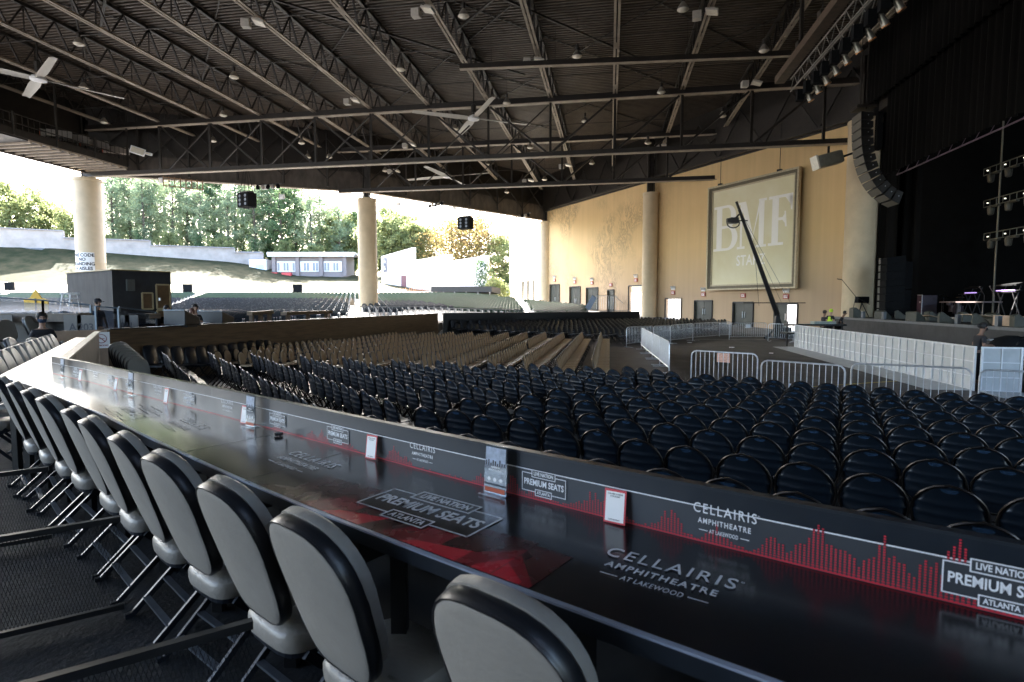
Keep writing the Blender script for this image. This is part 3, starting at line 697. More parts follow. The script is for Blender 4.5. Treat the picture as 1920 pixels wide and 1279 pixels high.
# ---------------------------------------------------------------- bar counter
M_top = mat('glossy_black_counter', (.007, .008, .010), .18, var=.12, scale=.7, spec=.7)
M_top2 = mat('glossy_dark_laminate', (.05, .05, .052), .3, var=.12, scale=.7, spec=1)
M_edge = mat('dark_blue_edge', (.010, .014, .02), .35, var=.2)
M_panel = mat('grey_riser_print', (.045, .05, .058), .38, var=.1, scale=3)
M_ink_w = mat('white_print', (.8, .82, .85), .45, var=.03)
M_ink_g = mat('grey_print', (.5, .52, .55), .18, var=.03, spec=.7)
def ang_px(px, r, z):      # angle on the arc of radius r that projects to pixel column px
    lo, hi = A_L-.05, A_R+.1
    for _ in range(40):
        mid = (lo+hi)/2; p = pol(r+(eI(mid) if r < 36 else 0), mid); dep = p.y*cP-(z-EZ)*sP
        x = 1e9 if dep < .05 else PCX+FPX*p.x/dep
        if x < px: lo = mid
        else: hi = mid
    return lo
CTZ = 1.62; RI = 35.83; RO = 36.42
def polI(off, a, z=0): return pol(RI+off+eI(a), a, z)
ctr = thing('bar_counter', 'long curved glossy black bar counter with red and white printed lettering', 'counter')
aE = A_R; aL = -2.4040
SE = 44
inn = [polI(0, lerp(aL, aE, (i/SE)**1.25)) for i in range(SE+1)]; out = [pol(RO+eO(lerp(aL, aE, (i/SE)**1.25)), lerp(aL, aE, (i/SE)**1.25)) for i in range(SE+1)]
def radd(p, o): return CC+(p-CC)*(1+o/(p-CC).length)
out[0] = Vector((-5.50, 6.03, 0))
def strip(mb, A, B, z0, z1, m=None):
    n = len(A); vs = []
    for a, b in zip(A, B): vs += [(a.x, a.y, z0), (b.x, b.y, z0), (b.x, b.y, z1), (a.x, a.y, z1)]
    fs = []
    for i in range(n-1):
        k, l = i*4, i*4+4
        for j in range(4): fs.append((k+j, k+(j+1) % 4, l+(j+1) % 4, l+j))
    fs += [(3, 2, 1, 0), (n*4-4, n*4-3, n*4-2, n*4-1)]
    mb.add(vs, fs, m)
mb = MB(); strip(mb, inn, out, CTZ-.045, CTZ); top = mb.build('countertop', M_top, ctr)
mb = MB()
def rad(p, r): v = (p-CC); v.z = 0; return CC+v.normalized()*r
o2 = [radd(p, .001) for p in out]; o3 = [radd(p, .012) for p in out]
strip(mb, o2, o3, CTZ-.055, CTZ-.002); mb.build('front_edge', M_edge, ctr)
mb = MB(); strip(mb, [radd(p, -.001) for p in out], [radd(p, .0155) for p in out], CTZ-.006, CTZ+.0006); mb.build('edge_trim', mat('pale_blue_edge_trim', (.35, .4, .5), .3, metal=.4), ctr)
mb = MB(); strip(mb, [radd(p, -.03) for p in inn], inn, CTZ-.5, CTZ+.18); rs = mb.build('riser_panel', M_panel, ctr)
mb = MB(); strip(mb, [radd(p, -.034) for p in inn], [radd(p, .003) for p in inn], CTZ+.181, CTZ+.189); mb.build('riser_cap', mat('blue_grey_cap', (.018, .022, .028), .35, var=.2), ctr)
mb = MB(); strip(mb, [radd(p, 0) for p in inn], [radd(p, .02) for p in inn], .62, CTZ-.05); mb.build('back_panel', M_blackp, ctr)
for i in range(1, SE, 3):
    p = radd(inn[i], .3); mb = MB(); v = (p-CC).normalized()
    mb.bar(p-v*.25+Vector((0, 0, CTZ-.12)), p+v*.26+Vector((0, 0, CTZ-.12)), .05, .1); mb.bar(p+v*.05+Vector((0, 0, .62)), p+v*.05+Vector((0, 0, CTZ-.14)), .06, .06, up=(1, 0, 0)); mb.build('bracket', M_blackp, ctr)
# local frames on the counter
def topM(px, py, rot=0):
    p = at(px, py, CTZ); v = (CC-p); v.z = 0; v.normalize(); X = Vector((v.y, -v.x, 0))
    M = Matrix(((X.x, v.x, 0, p.x), (X.y, v.y, 0, p.y), (0, 0, 1, CTZ+.0036), (0, 0, 0, 1)))
    return M @ Matrix.Rotation(rot, 4, 'Z')
def riserM(px, z=CTZ+.1):
    a = ang_px(px, RI, z); p = polI(.0015, a, z); X = (polI(0, a+.001)-polI(0, a-.001)).normalized(); v = Vector((X.y, -X.x, 0))
    return Matrix(((X.x, 0, v.x, p.x), (X.y, 0, v.y, p.y), (0, 1, 0, p.z), (0, 0, 0, 1)))
def rect(mb, M, x0, y0, x1, y1, m, z=0): mb.add([M @ Vector((x, y, z)) for x, y in ((x0, y0), (x1, y0), (x1, y1), (x0, y1))], [(0, 1, 2, 3)], m)
def frame_(mb, M, x0, y0, x1, y1, w, m):
    rect(mb, M, x0, y0, x1, y0+w, m); rect(mb, M, x0, y1-w, x1, y1, m); rect(mb, M, x0, y0+w, x0+w, y1-w, m); rect(mb, M, x1-w, y0+w, x1, y1-w, m)
def logo_c(M, s, m, par, wline=True):      # CELLAIRIS / AMPHITHEATRE / AT LAKEWOOD; s = width of the first line
    mb = MB(); T = Matrix.Translation
    text(mb, 'CELLAIRIS', M @ T((0, .17*s, 0)), .235*s, m, .004, 1.25, width=s)
    text(mb, 'AMPHITHEATRE', M @ T((0, -.035*s, 0)), .125*s, m, .022, 1.25, width=.84*s)
    text(mb, 'AT LAKEWOOD', M @ T((0, -.19*s, 0)), .095*s, m, .008, 1.1, width=.46*s)
    for x in (-1, 1): rect(mb, M, x*.33*s-.07*s, -.195*s, x*.33*s+.07*s, -.183*s, m)
    text(mb, 'o', M @ T((.53*s, .24*s, 0)), .05*s, m)
    return mb.build('printed_lettering', m, par)
def logo_p(M, s, m, par, bgm, curved=False):       # boxed PREMIUM SEATS; s = width of the box
    mb = MB(); T = Matrix.Translation; h = .36*s; w = .014*s
    if bgm: rect(mb, M @ T((0, 0, -.0004)), -s/2, -h/2, s/2, h/2, bgm)
    rect(mb, M, -s/2, -h/2, -s/2+w, h/2, m); rect(mb, M, s/2-w, -h/2, s/2, h/2, m)
    for y in (-1, 1):
        for x in (-1, 1):
            xa, xb = sorted((x*s/2, x*(.27*s if y > 0 else .19*s))); ya, yb = sorted((y*h/2, y*(h/2-w))); rect(mb, M, xa, ya, xb, yb, m)
    if bgm: rect(mb, M @ T((0, 0, .0002)), -.27*s, h/2-.075*s, .27*s, h/2+.075*s, bgm)
    frame_(mb, M @ T((0, 0, .0004)), -.27*s, h/2-.075*s, .27*s, h/2+.075*s, w, m)
    if bgm: rect(mb, M @ T((0, 0, .0002)), -.19*s, -h/2-.065*s, .19*s, -h/2+.065*s, bgm)
    frame_(mb, M @ T((0, 0, .0004)), -.19*s, -h/2-.065*s, .19*s, -h/2+.065*s, w, m)
    text(mb, 'PREMIUM SEATS', M @ T((0, .0, .0002)), .165*s, m, .025, 1.0, width=.9*s)
    text(mb, 'LIVE NATION', M @ T((0, h/2, .0006)), .1*s, m, .028, 1.0, width=.44*s)
    text(mb, 'ATLANTA', M @ T((0, -h/2, .0006)), .085*s, m, .028, 1.0, width=.3*s)
    return mb.build('printed_lettering', m, par)
# red geometric print on the countertop
M_r = [mat('dark_red_print_%s' % n, c, .26, var=.25, scale=4) for n, c in (('deep', (.03, .004, .005)), ('mid', (.15, .008, .014)), ('bright', (.40, .015, .028)))]
def facet(px0, px1, w0, w1, sk, k, lv):
    a0, a1 = ang_px(px0, RO, CTZ), ang_px(px1, RO, CTZ); mb = MB(); z = CTZ+.0006+.00012*lv
    mb.add([pol(RO-.004, a0, z), pol(RO-.004, a1, z), pol(RO-w1, a1+sk/36, z), pol(RO-w0, a0+sk/36, z)], [(0, 1, 2, 3)]); mb.build('red_print', M_r[k], top)
for px0, px1, w0, w1, sk, k, lv in [(478, 560, .05, .16, .05, 0, 0), (520, 640, .26, .30, -.05, 0, 1), (560, 700, .15, .20, .09, 1, 2), (640, 800, .24, .27, -.06, 0, 3), (600, 668, .05, .11, .05, 2, 4), (700, 850, .14, .17, .10, 1, 5),
    (800, 915, .25, .26, .0, 0, 6), (745, 850, .04, .10, .05, 2, 7), (850, 915, .08, .20, .0, 1, 8), (880, 916, .03, .13, .0, 2, 9), (916, 990, .24, .24, 0, 0, 10), (917, 990, .16, .02, .0, 1, 11), (918, 970, .09, .02, .0, 2, 12)]: facet(px0, px1, w0, w1, sk, k, lv)
# seams across the top
def seam(pa, pb):
    p, q = at(*pa, CTZ), at(*pb, CTZ); mb = MB(); d = (q-p).normalized(); n = Vector((-d.y, d.x, 0))*.0022
    mb.add([p-n+Vector((0, 0, .0011)), q-n+Vector((0, 0, .0011)), q+n+Vector((0, 0, .0011)), p+n+Vector((0, 0, .0011))], [(0, 1, 2, 3)]); mb.build('seam', M_blackp, top)
seam((345, 848), (508, 816)); seam((468, 898), (640, 850)); seam((90, 745), (160, 733)); 
logo_p(topM(800, 958, R(2)), .57, M_ink_g, top, M_top)
logo_c(topM(1238, 1082, R(2)), .385, M_ink_g, top)
logo_c(topM(562, 868, R(-1)), .40, M_ink_g, top)
logo_p(topM(247, 772, R(-3)), .62, mat('faint_grey_print', (.2, .2, .2), .18, var=.05, spec=.7), top, None)
logo_c(topM(340, 797, R(-3)), .42, mat('faint_grey_print', (.22, .22, .22), .24), top)
# riser: white pinstripe, red bottom line, dotted equaliser, logos
mb = MB(); n = 90
def rarc(z0, z1, m, off, a0=aL+.0005, a1=aE):
    vs = []; 
    for i in range(n+1):
        for z in (z0, z1): vs.append(polI(off, lerp(a0, a1, (i/n)**1.2), z))
    mb.add(vs, [(2*i, 2*i+2, 2*i+3, 2*i+1) for i in range(n)], m)
rarc(CTZ+.117, CTZ+.121, M_ink_w, .0012); rarc(CTZ+.1215, CTZ+.1795, mat('navy_black_print', (.012, .017, .024), .35, var=.1), .0008); rarc(CTZ+.002, CTZ+.006, M_red, .0012)
mb.build('printed_stripe', None, rs)
mb = MB(); s_ = 0; L0 = ang_px(500, RI, 1.7); L1 = ang_px(1990, RI, 1.7); arcl = (L1-L0)*RI; step = .0115; N = int(arcl/step)
rnd = random.Random(3)
peaks = [(520, .05), (585, .07), (655, .05), (740, .09), (760, .06), (905, .06), (962, .08), (1012, .10), (1090, .06), (1112, .09), (1150, .10), (1256, .09), (1348, .07), (1455, .09), (1525, .15), (1532, .15), (1580, .10), (1660, .15), (1752, .12), (1790, .16), (1800, .16), (1860, .1), (1900, .12), (640, .08), (605, .07)]
pk = [(ang_px(x, RI, 1.7), h) for x, h in peaks]
for i in range(N):
    a = L0+i*step/RI; h = .014
    for pa, ph in pk:
        dd = abs(a-pa)*RI; h = max(h, ph*max(0, 1-dd/.09)**1.2)
    h = h*(.6+.6*rnd.random()); z = .007
    while z < h:
        w = .0027 if z > .02 else .0035
        vs = [polI(.0022, a+sx*w/RI, CTZ+z+sz*.0022) for sx, sz in ((-1, -1), (1, -1), (1, 1), (-1, 1))]
        mb.add(vs, [(0, 1, 2, 3)]); z += .0075
mb.build('dotted_red_print', M_red, rs)
for px, k, w in [(1358, 'c', .15), (1020, 'p', .145), (793, 'c', .13), (634, 'p', .14), (521, 'p', .13), (1880, 'p', .17), (427, 'c', .13), (355, 'p', .13), (297, 'c', .12), (243, 'p', .11), (208, 'p', .12), (180, 'c', .11), (143, 'p', .12)]:
    M = riserM(px, CTZ+.088) @ Matrix.Translation((0, 0, .003))
    if k == 'c': logo_c(M @ Matrix.Translation((0, -.008, 0)), w*1.3, M_ink_w, rs)
    else: logo_p(M @ Matrix.Translation((0, -.018, 0)), w*1.42, M_ink_w, rs, M_panel)
# cards and acrylic stands leaning on the riser
def card(px, w, h, label, stand=False, tilt=.03):
    a = ang_px(px, RI-.0, CTZ+.05); X = (polI(0, a+.001)-polI(0, a-.001)).normalized(); v = Vector((X.y, -X.x, 0)); p = polI(.05 if stand else .035, a, CTZ+.003)
    M = Matrix(((X.x, 0, v.x, 0), (X.y, 0, v.y, 0), (0, 1, 0, 0), (0, 0, 0, 1))) @ Matrix.Rotation(-.16 if not stand else -.06, 4, 'X') @ Matrix.Rotation(tilt if not stand else 0, 4, 'Z')
    t = thing('menu_stand' if stand else 'table_card', label, 'menu stand' if stand else 'card', p, group='acrylic menu stands on the counter' if stand else 'red-edged cards on the counter')
    def bx(x0, y0, z0, x1, y1, z1, nm, m, par=None):
        b = MB(); b.add([M @ Vector(q) for q in [(x, y, z) for x in (x0, x1) for y in (y0, y1) for z in (z0, z1)]], [(0, 1, 3, 2), (4, 6, 7, 5), (0, 4, 5, 1), (2, 3, 7, 6), (0, 2, 6, 4), (1, 5, 7, 3)]); return b.build(nm, m, par or t)
    if not stand:
        bx(-w/2, 0, 0, w/2, h, .0015, 'card_board', M_red)
        bx(-w*.43, h*.05, .0018, w*.43, h*.93, .0024, 'paper', M_white)
        b = MB()
        for k, yy in enumerate((.86, .79)): text(b, ['SCAN HERE TO ORDER', 'FOOD OR DRINK'][k], M @ Matrix.Translation((0, h*yy, .003)), h*.06, None, .02, width=w*(.7 if k == 0 else .45))
        text(b, 'LIVE NATION', M @ Matrix.Translation((0, h*.11, .003)), h*.055, None, .02, width=w*.5)
        b.build('lettering', M_red if False else M_ink, t)
    else:
        bx(-w/2, 0, -.002, w/2, h, .0, 'acrylic_back', M_clear); bx(-w/2, 0, .0035, w/2, h, .0055, 'acrylic_front', M_clear)
        bx(-w/2, -.001, -.03, w/2, .004, .04, 'acrylic_foot', M_clear)
        bx(-w*.46, h*.03, .0006, w*.46, h*.96, .003, 'paper', mat('dark_menu_paper', (.035, .04, .05), .5, var=.2))
        b = MB(); rect(b, M, -w*.45, h*.58, w*.45, h*.95, mat('pale_photo_print', (.34, .4, .5), .5, var=.35, scale=25), .0062)
        rect(b, M, -w*.45, h*.04, w*.45, h*.13, mat('orange_red_print', (.45, .08, .03), .5), .0062)
        for k in range(9):
            xx = (-.4+.1*k)*w; hh = .05+.04*math.sin(k*2.3); rect(b, M, xx-.03*w, h*.58, xx+.03*w, h*(.62+hh), M_ink, .0066)
        b.build('menu_photo', None, t)
        b = MB(); text(b, 'SERVICE IN A FLASH', M @ Matrix.Translation((0, h*.49, .0064)), h*.045, None, .03, width=w*.62); text(b, 'AMERICA', M @ Matrix.Translation((0, h*.55, .0064)), h*.05, None, .03, width=w*.4); b.build('lettering', M_ink_w, t)
        b = MB()
        for x in (-.27, 0, .27):
            b.add([M @ Vector((x*w+.055*w*1.4*math.cos(q*.5236), h*.3+.055*w*1.4*math.sin(q*.5236), .0066)) for q in range(12)], [tuple(range(12))])
        b.build('round_icon', M_ink_w, t)
card(1160, .083, .118, 'upright white card with red border on the counter, nearest the camera')
card(705, .083, .118, 'white card with red border between the second and third lettered panels', tilt=.05)
card(466, .078, .115, 'white red-edged card leaning beside the second acrylic stand', tilt=.02)
card(319, .075, .115, 'narrow white card seen edge-on, near the middle of the riser')
card(224, .075, .11, 'small pale card on the far part of the riser, right of the third acrylic stand')
card(157, .075, .11, 'small pale card next to the farthest acrylic stand')
card(943, .115, .2, 'acrylic menu stand showing a concert photo and three round icons', True)
card(484, .11, .2, 'acrylic menu stand at the join of two counter panels', True)
card(258, .11, .2, 'third acrylic menu stand along the far part of the riser', True)
card(128, .11, .2, 'farthest acrylic menu stand near the corner of the counter', True)
# small black star clip
t = MB(); 
for k in range(4): t.box((0, 0, .01), (.05, .012, .014), rz=k*math.pi/4)
t = t.build('cable_clip', M_blackp, loc=at(522, 818, CTZ)+Vector((0, 0, .003))); tag(t, 'small black star-shaped clip on the counter below the riser', 'clip')

# second straight counter leg with a tall wooden board
B0, B1 = Vector((-5.02, 6.2, 0)), Vector((-9.4, 12.75, 0)); A0, A1 = Vector((-5.52, 6.05, 0)), Vector((-9.85, 12.75, 0))
c2 = thing('side_counter', 'pale glossy counter running away from the camera beside a wooden board', 'counter')
mb = MB(); mb.prism([(A0.x, A0.y), (B0.x, B0.y), (B1.x, B1.y), (A1.x, A1.y)], CTZ-.05, CTZ-.001); mb.build('countertop', M_top2, c2)
mb = MB(); mb.bar(A0+Vector((-.008, 0, CTZ-.06)), A1+Vector((-.008, 0, CTZ-.06)), .015, .11); mb.build('front_edge', M_edge, c2)
mb = MB(); d = (B1-B0).normalized(); nr = Vector((d.y, -d.x, 0)); 
mb.bar(B0+d*.1+nr*.03+Vector((0, 0, .93)), B1+nr*.03+Vector((0, 0, .93)), .05, 1.6); mb.build('board', M_wood2, c2)
mb = MB(); mb.bar(B0+d*.08+nr*.03+Vector((0, 0, 1.745)), B1+nr*.03+Vector((0, 0, 1.745)), .11, .025); mb.build('board_cap', mat('worn_wood_cap', (.2, .17, .12), .4, var=.4, scale=6), c2)
mb = MB()
for k in range(5): p = lerp(A0, B0, .55)+d*(1+k*1.6); mb.bar(p+Vector((0, 0, .62)), p+Vector((0, 0, CTZ-.06)), .06, .06, up=(1, 0, 0))
mb.build('bracket', M_blackp, c2)

# ---------------------------------------------------------------- grey padded folding chairs
M_vinyl = mat('grey_vinyl', (.29, .27, .24), .36, var=.06, scale=5, bump=.25, bscale=28)
M_vback = mat('grey_vinyl_back', (.29, .27, .24), .5, var=.06, scale=5, bump=.12, bscale=45)
M_band = mat('black_vinyl_band', (.01, .011, .014), .35, var=.2)
M_piping = mat('black_piping', (.012, .012, .014), .3)
M_leg = mat('blue_black_leg', (.012, .016, .024), .3, metal=.3, var=.2)
def back_outline(n=26, w=.235, h=.62, tp=.86, zb=.0, flat=.35):
    P = []      # closed outline, local x / z, rounded top, softly rounded bottom, tapering down
    for i in range(n):
        t = i/n*2*math.pi; x = math.cos(t); z = math.sin(t); e = .72 if z > 0 else .38
        X = math.copysign(abs(x)**e, x); Z = math.copysign(abs(z)**(.86 if z > 0 else .5), z)
        zz = (Z*h*.42+h*.58) if z > 0 else (h*.58+Z*h*.58)
        k = 1-(1-tp)*clamp((h*.62-zz)/(h*.62))
        P.append((X*w*k, zz))
    return P
def padded(outl, th, y0, crown, m, name, par, inset=(1, 1, .93, .72), shift=0, zc=None):
    # puffed panel: rings from the edge to the middle, front towards +y
    cz = zc if zc is not None else sum(z for _, z in outl)/len(outl); n = len(outl); mb = MB(); vs = []
    rings = [(1, 0), (1.0, th*.6), (.97, th*.85), (.88, th), (.6, th+crown*.7), (.3, th+crown)]
    for k, y in rings:
        for x, z in outl: vs.append((x*k, y0+y, cz+(z-cz)*k))
    vs.append((0, y0+th+crown, cz)); c = len(vs)-1; vs.append((0, y0, cz)); c2_ = c+1
    fs = []
    for r in range(len(rings)-1):
        for i in range(n): a = r*n+i; b = r*n+(i+1) % n; fs.append((a, a+n, b+n, b))
    r = (len(rings)-1)*n
    for i in range(n): fs.append((r+i, c, r+(i+1) % n)); fs.append(((i+1) % n, c2_, i))
    mb.add(vs, fs); return mb
def shear_tf(mb, z0, lean, zoff, curve=0):
    s, c = math.sin(lean), math.cos(lean)
    mb.v = [(x, y*c-(z)*s+curve*(x/.23)**2, zoff+z*c+y*s) for x, y, z in mb.v]; return mb
def grey_chair(loc, rz, label, group):
    t = thing('padded_folding_chair', label, 'chair', loc, rz, group)
    ol = back_outline(30); H0 = .495; LN = R(18); YB = -.17
    # rear panel (faces -y), band, front cushion (faces +y)
    def put(mb): shear_tf(mb, 0, LN, H0, .018); mb.v = [(x, y+YB, z) for x, y, z in mb.v]; return mb
    mb = padded([(x*.965, .012+z*.97) for x, z in ol], .012, .0, .006, None, '', None); mb.v = [(x, -y-.012, z) for x, y, z in mb.v]; mb.f = [tuple(reversed(f)) for f in mb.f]
    put(mb).build('back_panel', M_vback, t, smooth=True)
    mb = MB(); n = len(ol); vs = []; cz = .31
    for k, y in ((.93, -.016), (.985, -.02), (1.0, -.012), (1.0, .022), (.985, .03), (.93, .026)): vs += [(x*k, y, cz+(z-cz)*k) for x, z in ol]
    fs = [(r*n+i, r*n+(i+1) % n, (r+1)*n+(i+1) % n, (r+1)*n+i) for r in range(5) for i in range(n)]
    mb.add(vs, fs); put(mb).build('back_band', M_band, t, smooth=True)
    mb = padded([(x*.99, z*.95+.035) for x, z in ol], .05, .028, .018, None, '', None); put(mb).build('back_cushion', M_vinyl, t, smooth=True)
    mb = MB(); mb.tube([(x*.975, -.019, .01+z*.975) for x, z in ol], .0045, 5, closed=True); put(mb).build('piping', M_piping, t, smooth=True)
    # seat
    so_ = []
    for i in range(28):
        a = i/28*2*math.pi; x, y = math.cos(a), math.sin(a); so_.append((math.copysign(abs(x)**.5, x)*.215*(1 if y < 0 else 1.03), math.copysign(abs(y)**.55, y)*.205+.02))
    vs = []; 
    for k, z in ((.9, -.075), (.985, -.07), (1.01, -.045), (1.01, -.015), (.97, .005), (.85, .018), (.5, .028)): vs += [(x*k, y*k, .455+z) for x, y in so_]
    m = len(so_); vs.append((0, .02, .485)); fs = [(r*m+i, r*m+(i+1) % m, (r+1)*m+(i+1) % m, (r+1)*m+i) for r in range(6) for i in range(m)]+[(6*m+i, 6*m+(i+1) % m, 7*m) for i in range(m)]
    mb = MB(); mb.add(vs, fs); mb.build('seat_cushion', M_vinyl, t, smooth=True)
    mb = MB(); mb.add([(x*.93, y*.93, z) for z in (.358, .379) for x, y in so_], [tuple(reversed(range(m))), tuple(range(m, 2*m))]+[(i, (i+1) % m, m+(i+1) % m, m+i) for i in range(m)]); mb.build('seat_pan', M_leg, t)
    for s in (-1, 1):
        mb = MB(); x = .235*s
        mb.bar((x*.93, -.12, .385), (x*.98, .235, .0), .018, .032, up=(0, 1, 0)); mb.box((x*.98, .235, .012), (.03, .05, .025)); mb.build('leg', M_leg, t)
        mb = MB(); x = .212*s
        mb.bar((x, .15, .40), (x, -.285, .0), .018, .03, up=(0, 1, 0)); mb.box((x, -.285, .012), (.03, .05, .025)); mb.build('leg', M_leg, t)
    mb = MB(); mb.bar((-.23, .155, .13), (.23, .155, .13), .03, .012); mb.build('stretcher', M_brace, t)
    for y, z in ((-.20, .085), (-.1, .17)):
        mb = MB(); mb.bar((-.21, y, z), (.21, y, z), .034, .012); mb.build('stretcher', M_brace, t)
    return t
M_brace = mat('bluish_steel_stretcher', (.12, .14, .17), .3, metal=.6, var=.2)
near = [(940, 1112), (560, 973), (400, 908), (290, 852), (185, 822), (140, 788), (90, 770), (62, 745), (30, 732)]
W9 = ['nearest the camera, cut by the bottom edge', 'second from the camera, whole back panel facing us', 'third from the camera, its seat visible', 'fourth from the camera, above the steel rail', 'fifth from the camera', 'sixth from the camera, its back half hidden', 'seventh from the camera', 'eighth from the camera', 'ninth from the camera, near the left edge', 'tenth from the camera, cut by the left edge', 'the last one before the corner']
angs = []
for px, py in near:
    p = at(px-6, py, 1.715); angs.append(ang_of(p.x, p.y))
angs += [angs[-1]-.58/36.8*(k+1) for k in range(2)]
g0 = None
for i, a in enumerate(angs):
    p = pol(36.30+eO(a), a, .62); rz = face(-math.cos(a), -math.sin(a))+random.uniform(-.05, .05); lb = "grey padded chair at the curved counter, "+W9[i]
    if g0 is None: g0 = grey_chair(p, rz, lb, 'grey padded chairs along the curved counter')
    else: dup2(g0, p, rz, lb, 'grey padded chairs along the curved counter')
# chairs along the second counter
nL = Vector((-d.y, d.x, 0))
for k in range(13):
    p = lerp(A0, A1, .04+.93*k/12)+nL*.12+Vector((0, 0, .62)); w = 'grey chair along the far straight counter, %s from its corner' % nth(k+1)
    dup2(g0, p, face(-nL.x, -nL.y)+random.uniform(-.08, .08), w, 'grey chairs along the straight counter')
far = [(22, 636, 'grey padded chair turned sideways at the left edge, beside the maroon curtain', 10.2, 1.2), (52, 634, 'padded chair with its dark back to us, left of the masked person', 11.5, .45), (92, 634, 'padded chair directly in front of the masked person', 12, .3), (103, 636, 'padded chair under the arm of the masked person', 12.3, .35),
       (8, 600, 'padded chair behind the dark counter, leftmost', 15, 0), (30, 601, 'padded chair behind the dark counter at far left, second', 15.6, 0), (75, 594, 'padded chair behind the head of the masked person', 16.2, .1), (120, 585, 'padded chair left of the step ladders, on the upper tier', 17, .5),
       (143, 640, 'padded chair at the far end of the straight counter', 14.6, .6), (163, 638, 'padded chair beside the door panel lettering, lower tier', 15.0, .6), (186, 634, 'padded chair just behind the no smoking sign', 15.4, .6)]
for px, py, w, dd_, r_ in far:
    fl = .86 if py > 610 else 1.3
    x = (px-PCX)/FPX*dd_; P = Vector((x, dd_*1.0, fl)); top_z = EZ-(py-HOR)/FPX*dd_
    P.z = top_z-1.08; dup2(g0, P, face(math.cos(r_), math.sin(r_)), w, 'padded chairs scattered on the left tiers')
# mesh guard dividers behind the near chairs
M_mesh = mat('expanded_steel', (.012, .013, .015), .6, metal=.1, spec=.3)
def guard(r0, x0, y0, length, label):
    t = thing('guard_rail', label, 'guard rail', (x0, y0, .62), group='black mesh guard rails between the chairs')
    dv = Vector((-.84, -.54, 0)).normalized(); mb = MB(); P = Vector((0, 0, 0)); Q = dv*length
    mb.bar(P+Vector((0, 0, .56)), Q+Vector((0, 0, .56)), .032, .032); mb.build('top_rail', M_blackp, t)
    mb = MB(); mb.bar(P+Vector((0, 0, .05)), Q+Vector((0, 0, .05)), .03, .03); mb.build('bottom_rail', M_blackp, t)
    for e in (Q,): mb = MB(); mb.bar(e, e+Vector((0, 0, .54)), .018, .018, up=(1, 0, 0)); mb.build('post', M_blackp, t)
    mb = MB(); n = int(length/.016); rows = 18; dz = .49/rows
    for i in range(n):
        for j in range(rows):
            s0 = i*.016+(.008 if j % 2 else 0); z0 = .07+j*dz
            a_ = dv*s0+Vector((0, 0, z0)); b_ = dv*(s0+.008)+Vector((0, 0, z0+dz)); c_ = dv*(s0+.016)+Vector((0, 0, z0))
            u = Vector((0, 0, .0035))
            mb.add([a_-u, b_-u, b_+u, a_+u], [(0, 1, 2, 3)]); mb.add([b_-u, c_-u, c_+u, b_+u], [(0, 1, 2, 3)])
    mb.build('wire_mesh', M_mesh, t); return t
guard(0, -.99, 2.08, 1.2, 'black steel guard rail crossing the bottom left corner by the nearest chairs')
guard(0, -2.22, 3.13, 1.2, 'black mesh guard rail between the fourth and fifth grey chairs')
guard(0, -3.42, 4.1, 1.1, 'black mesh guard rail at the left edge, beyond the other two')

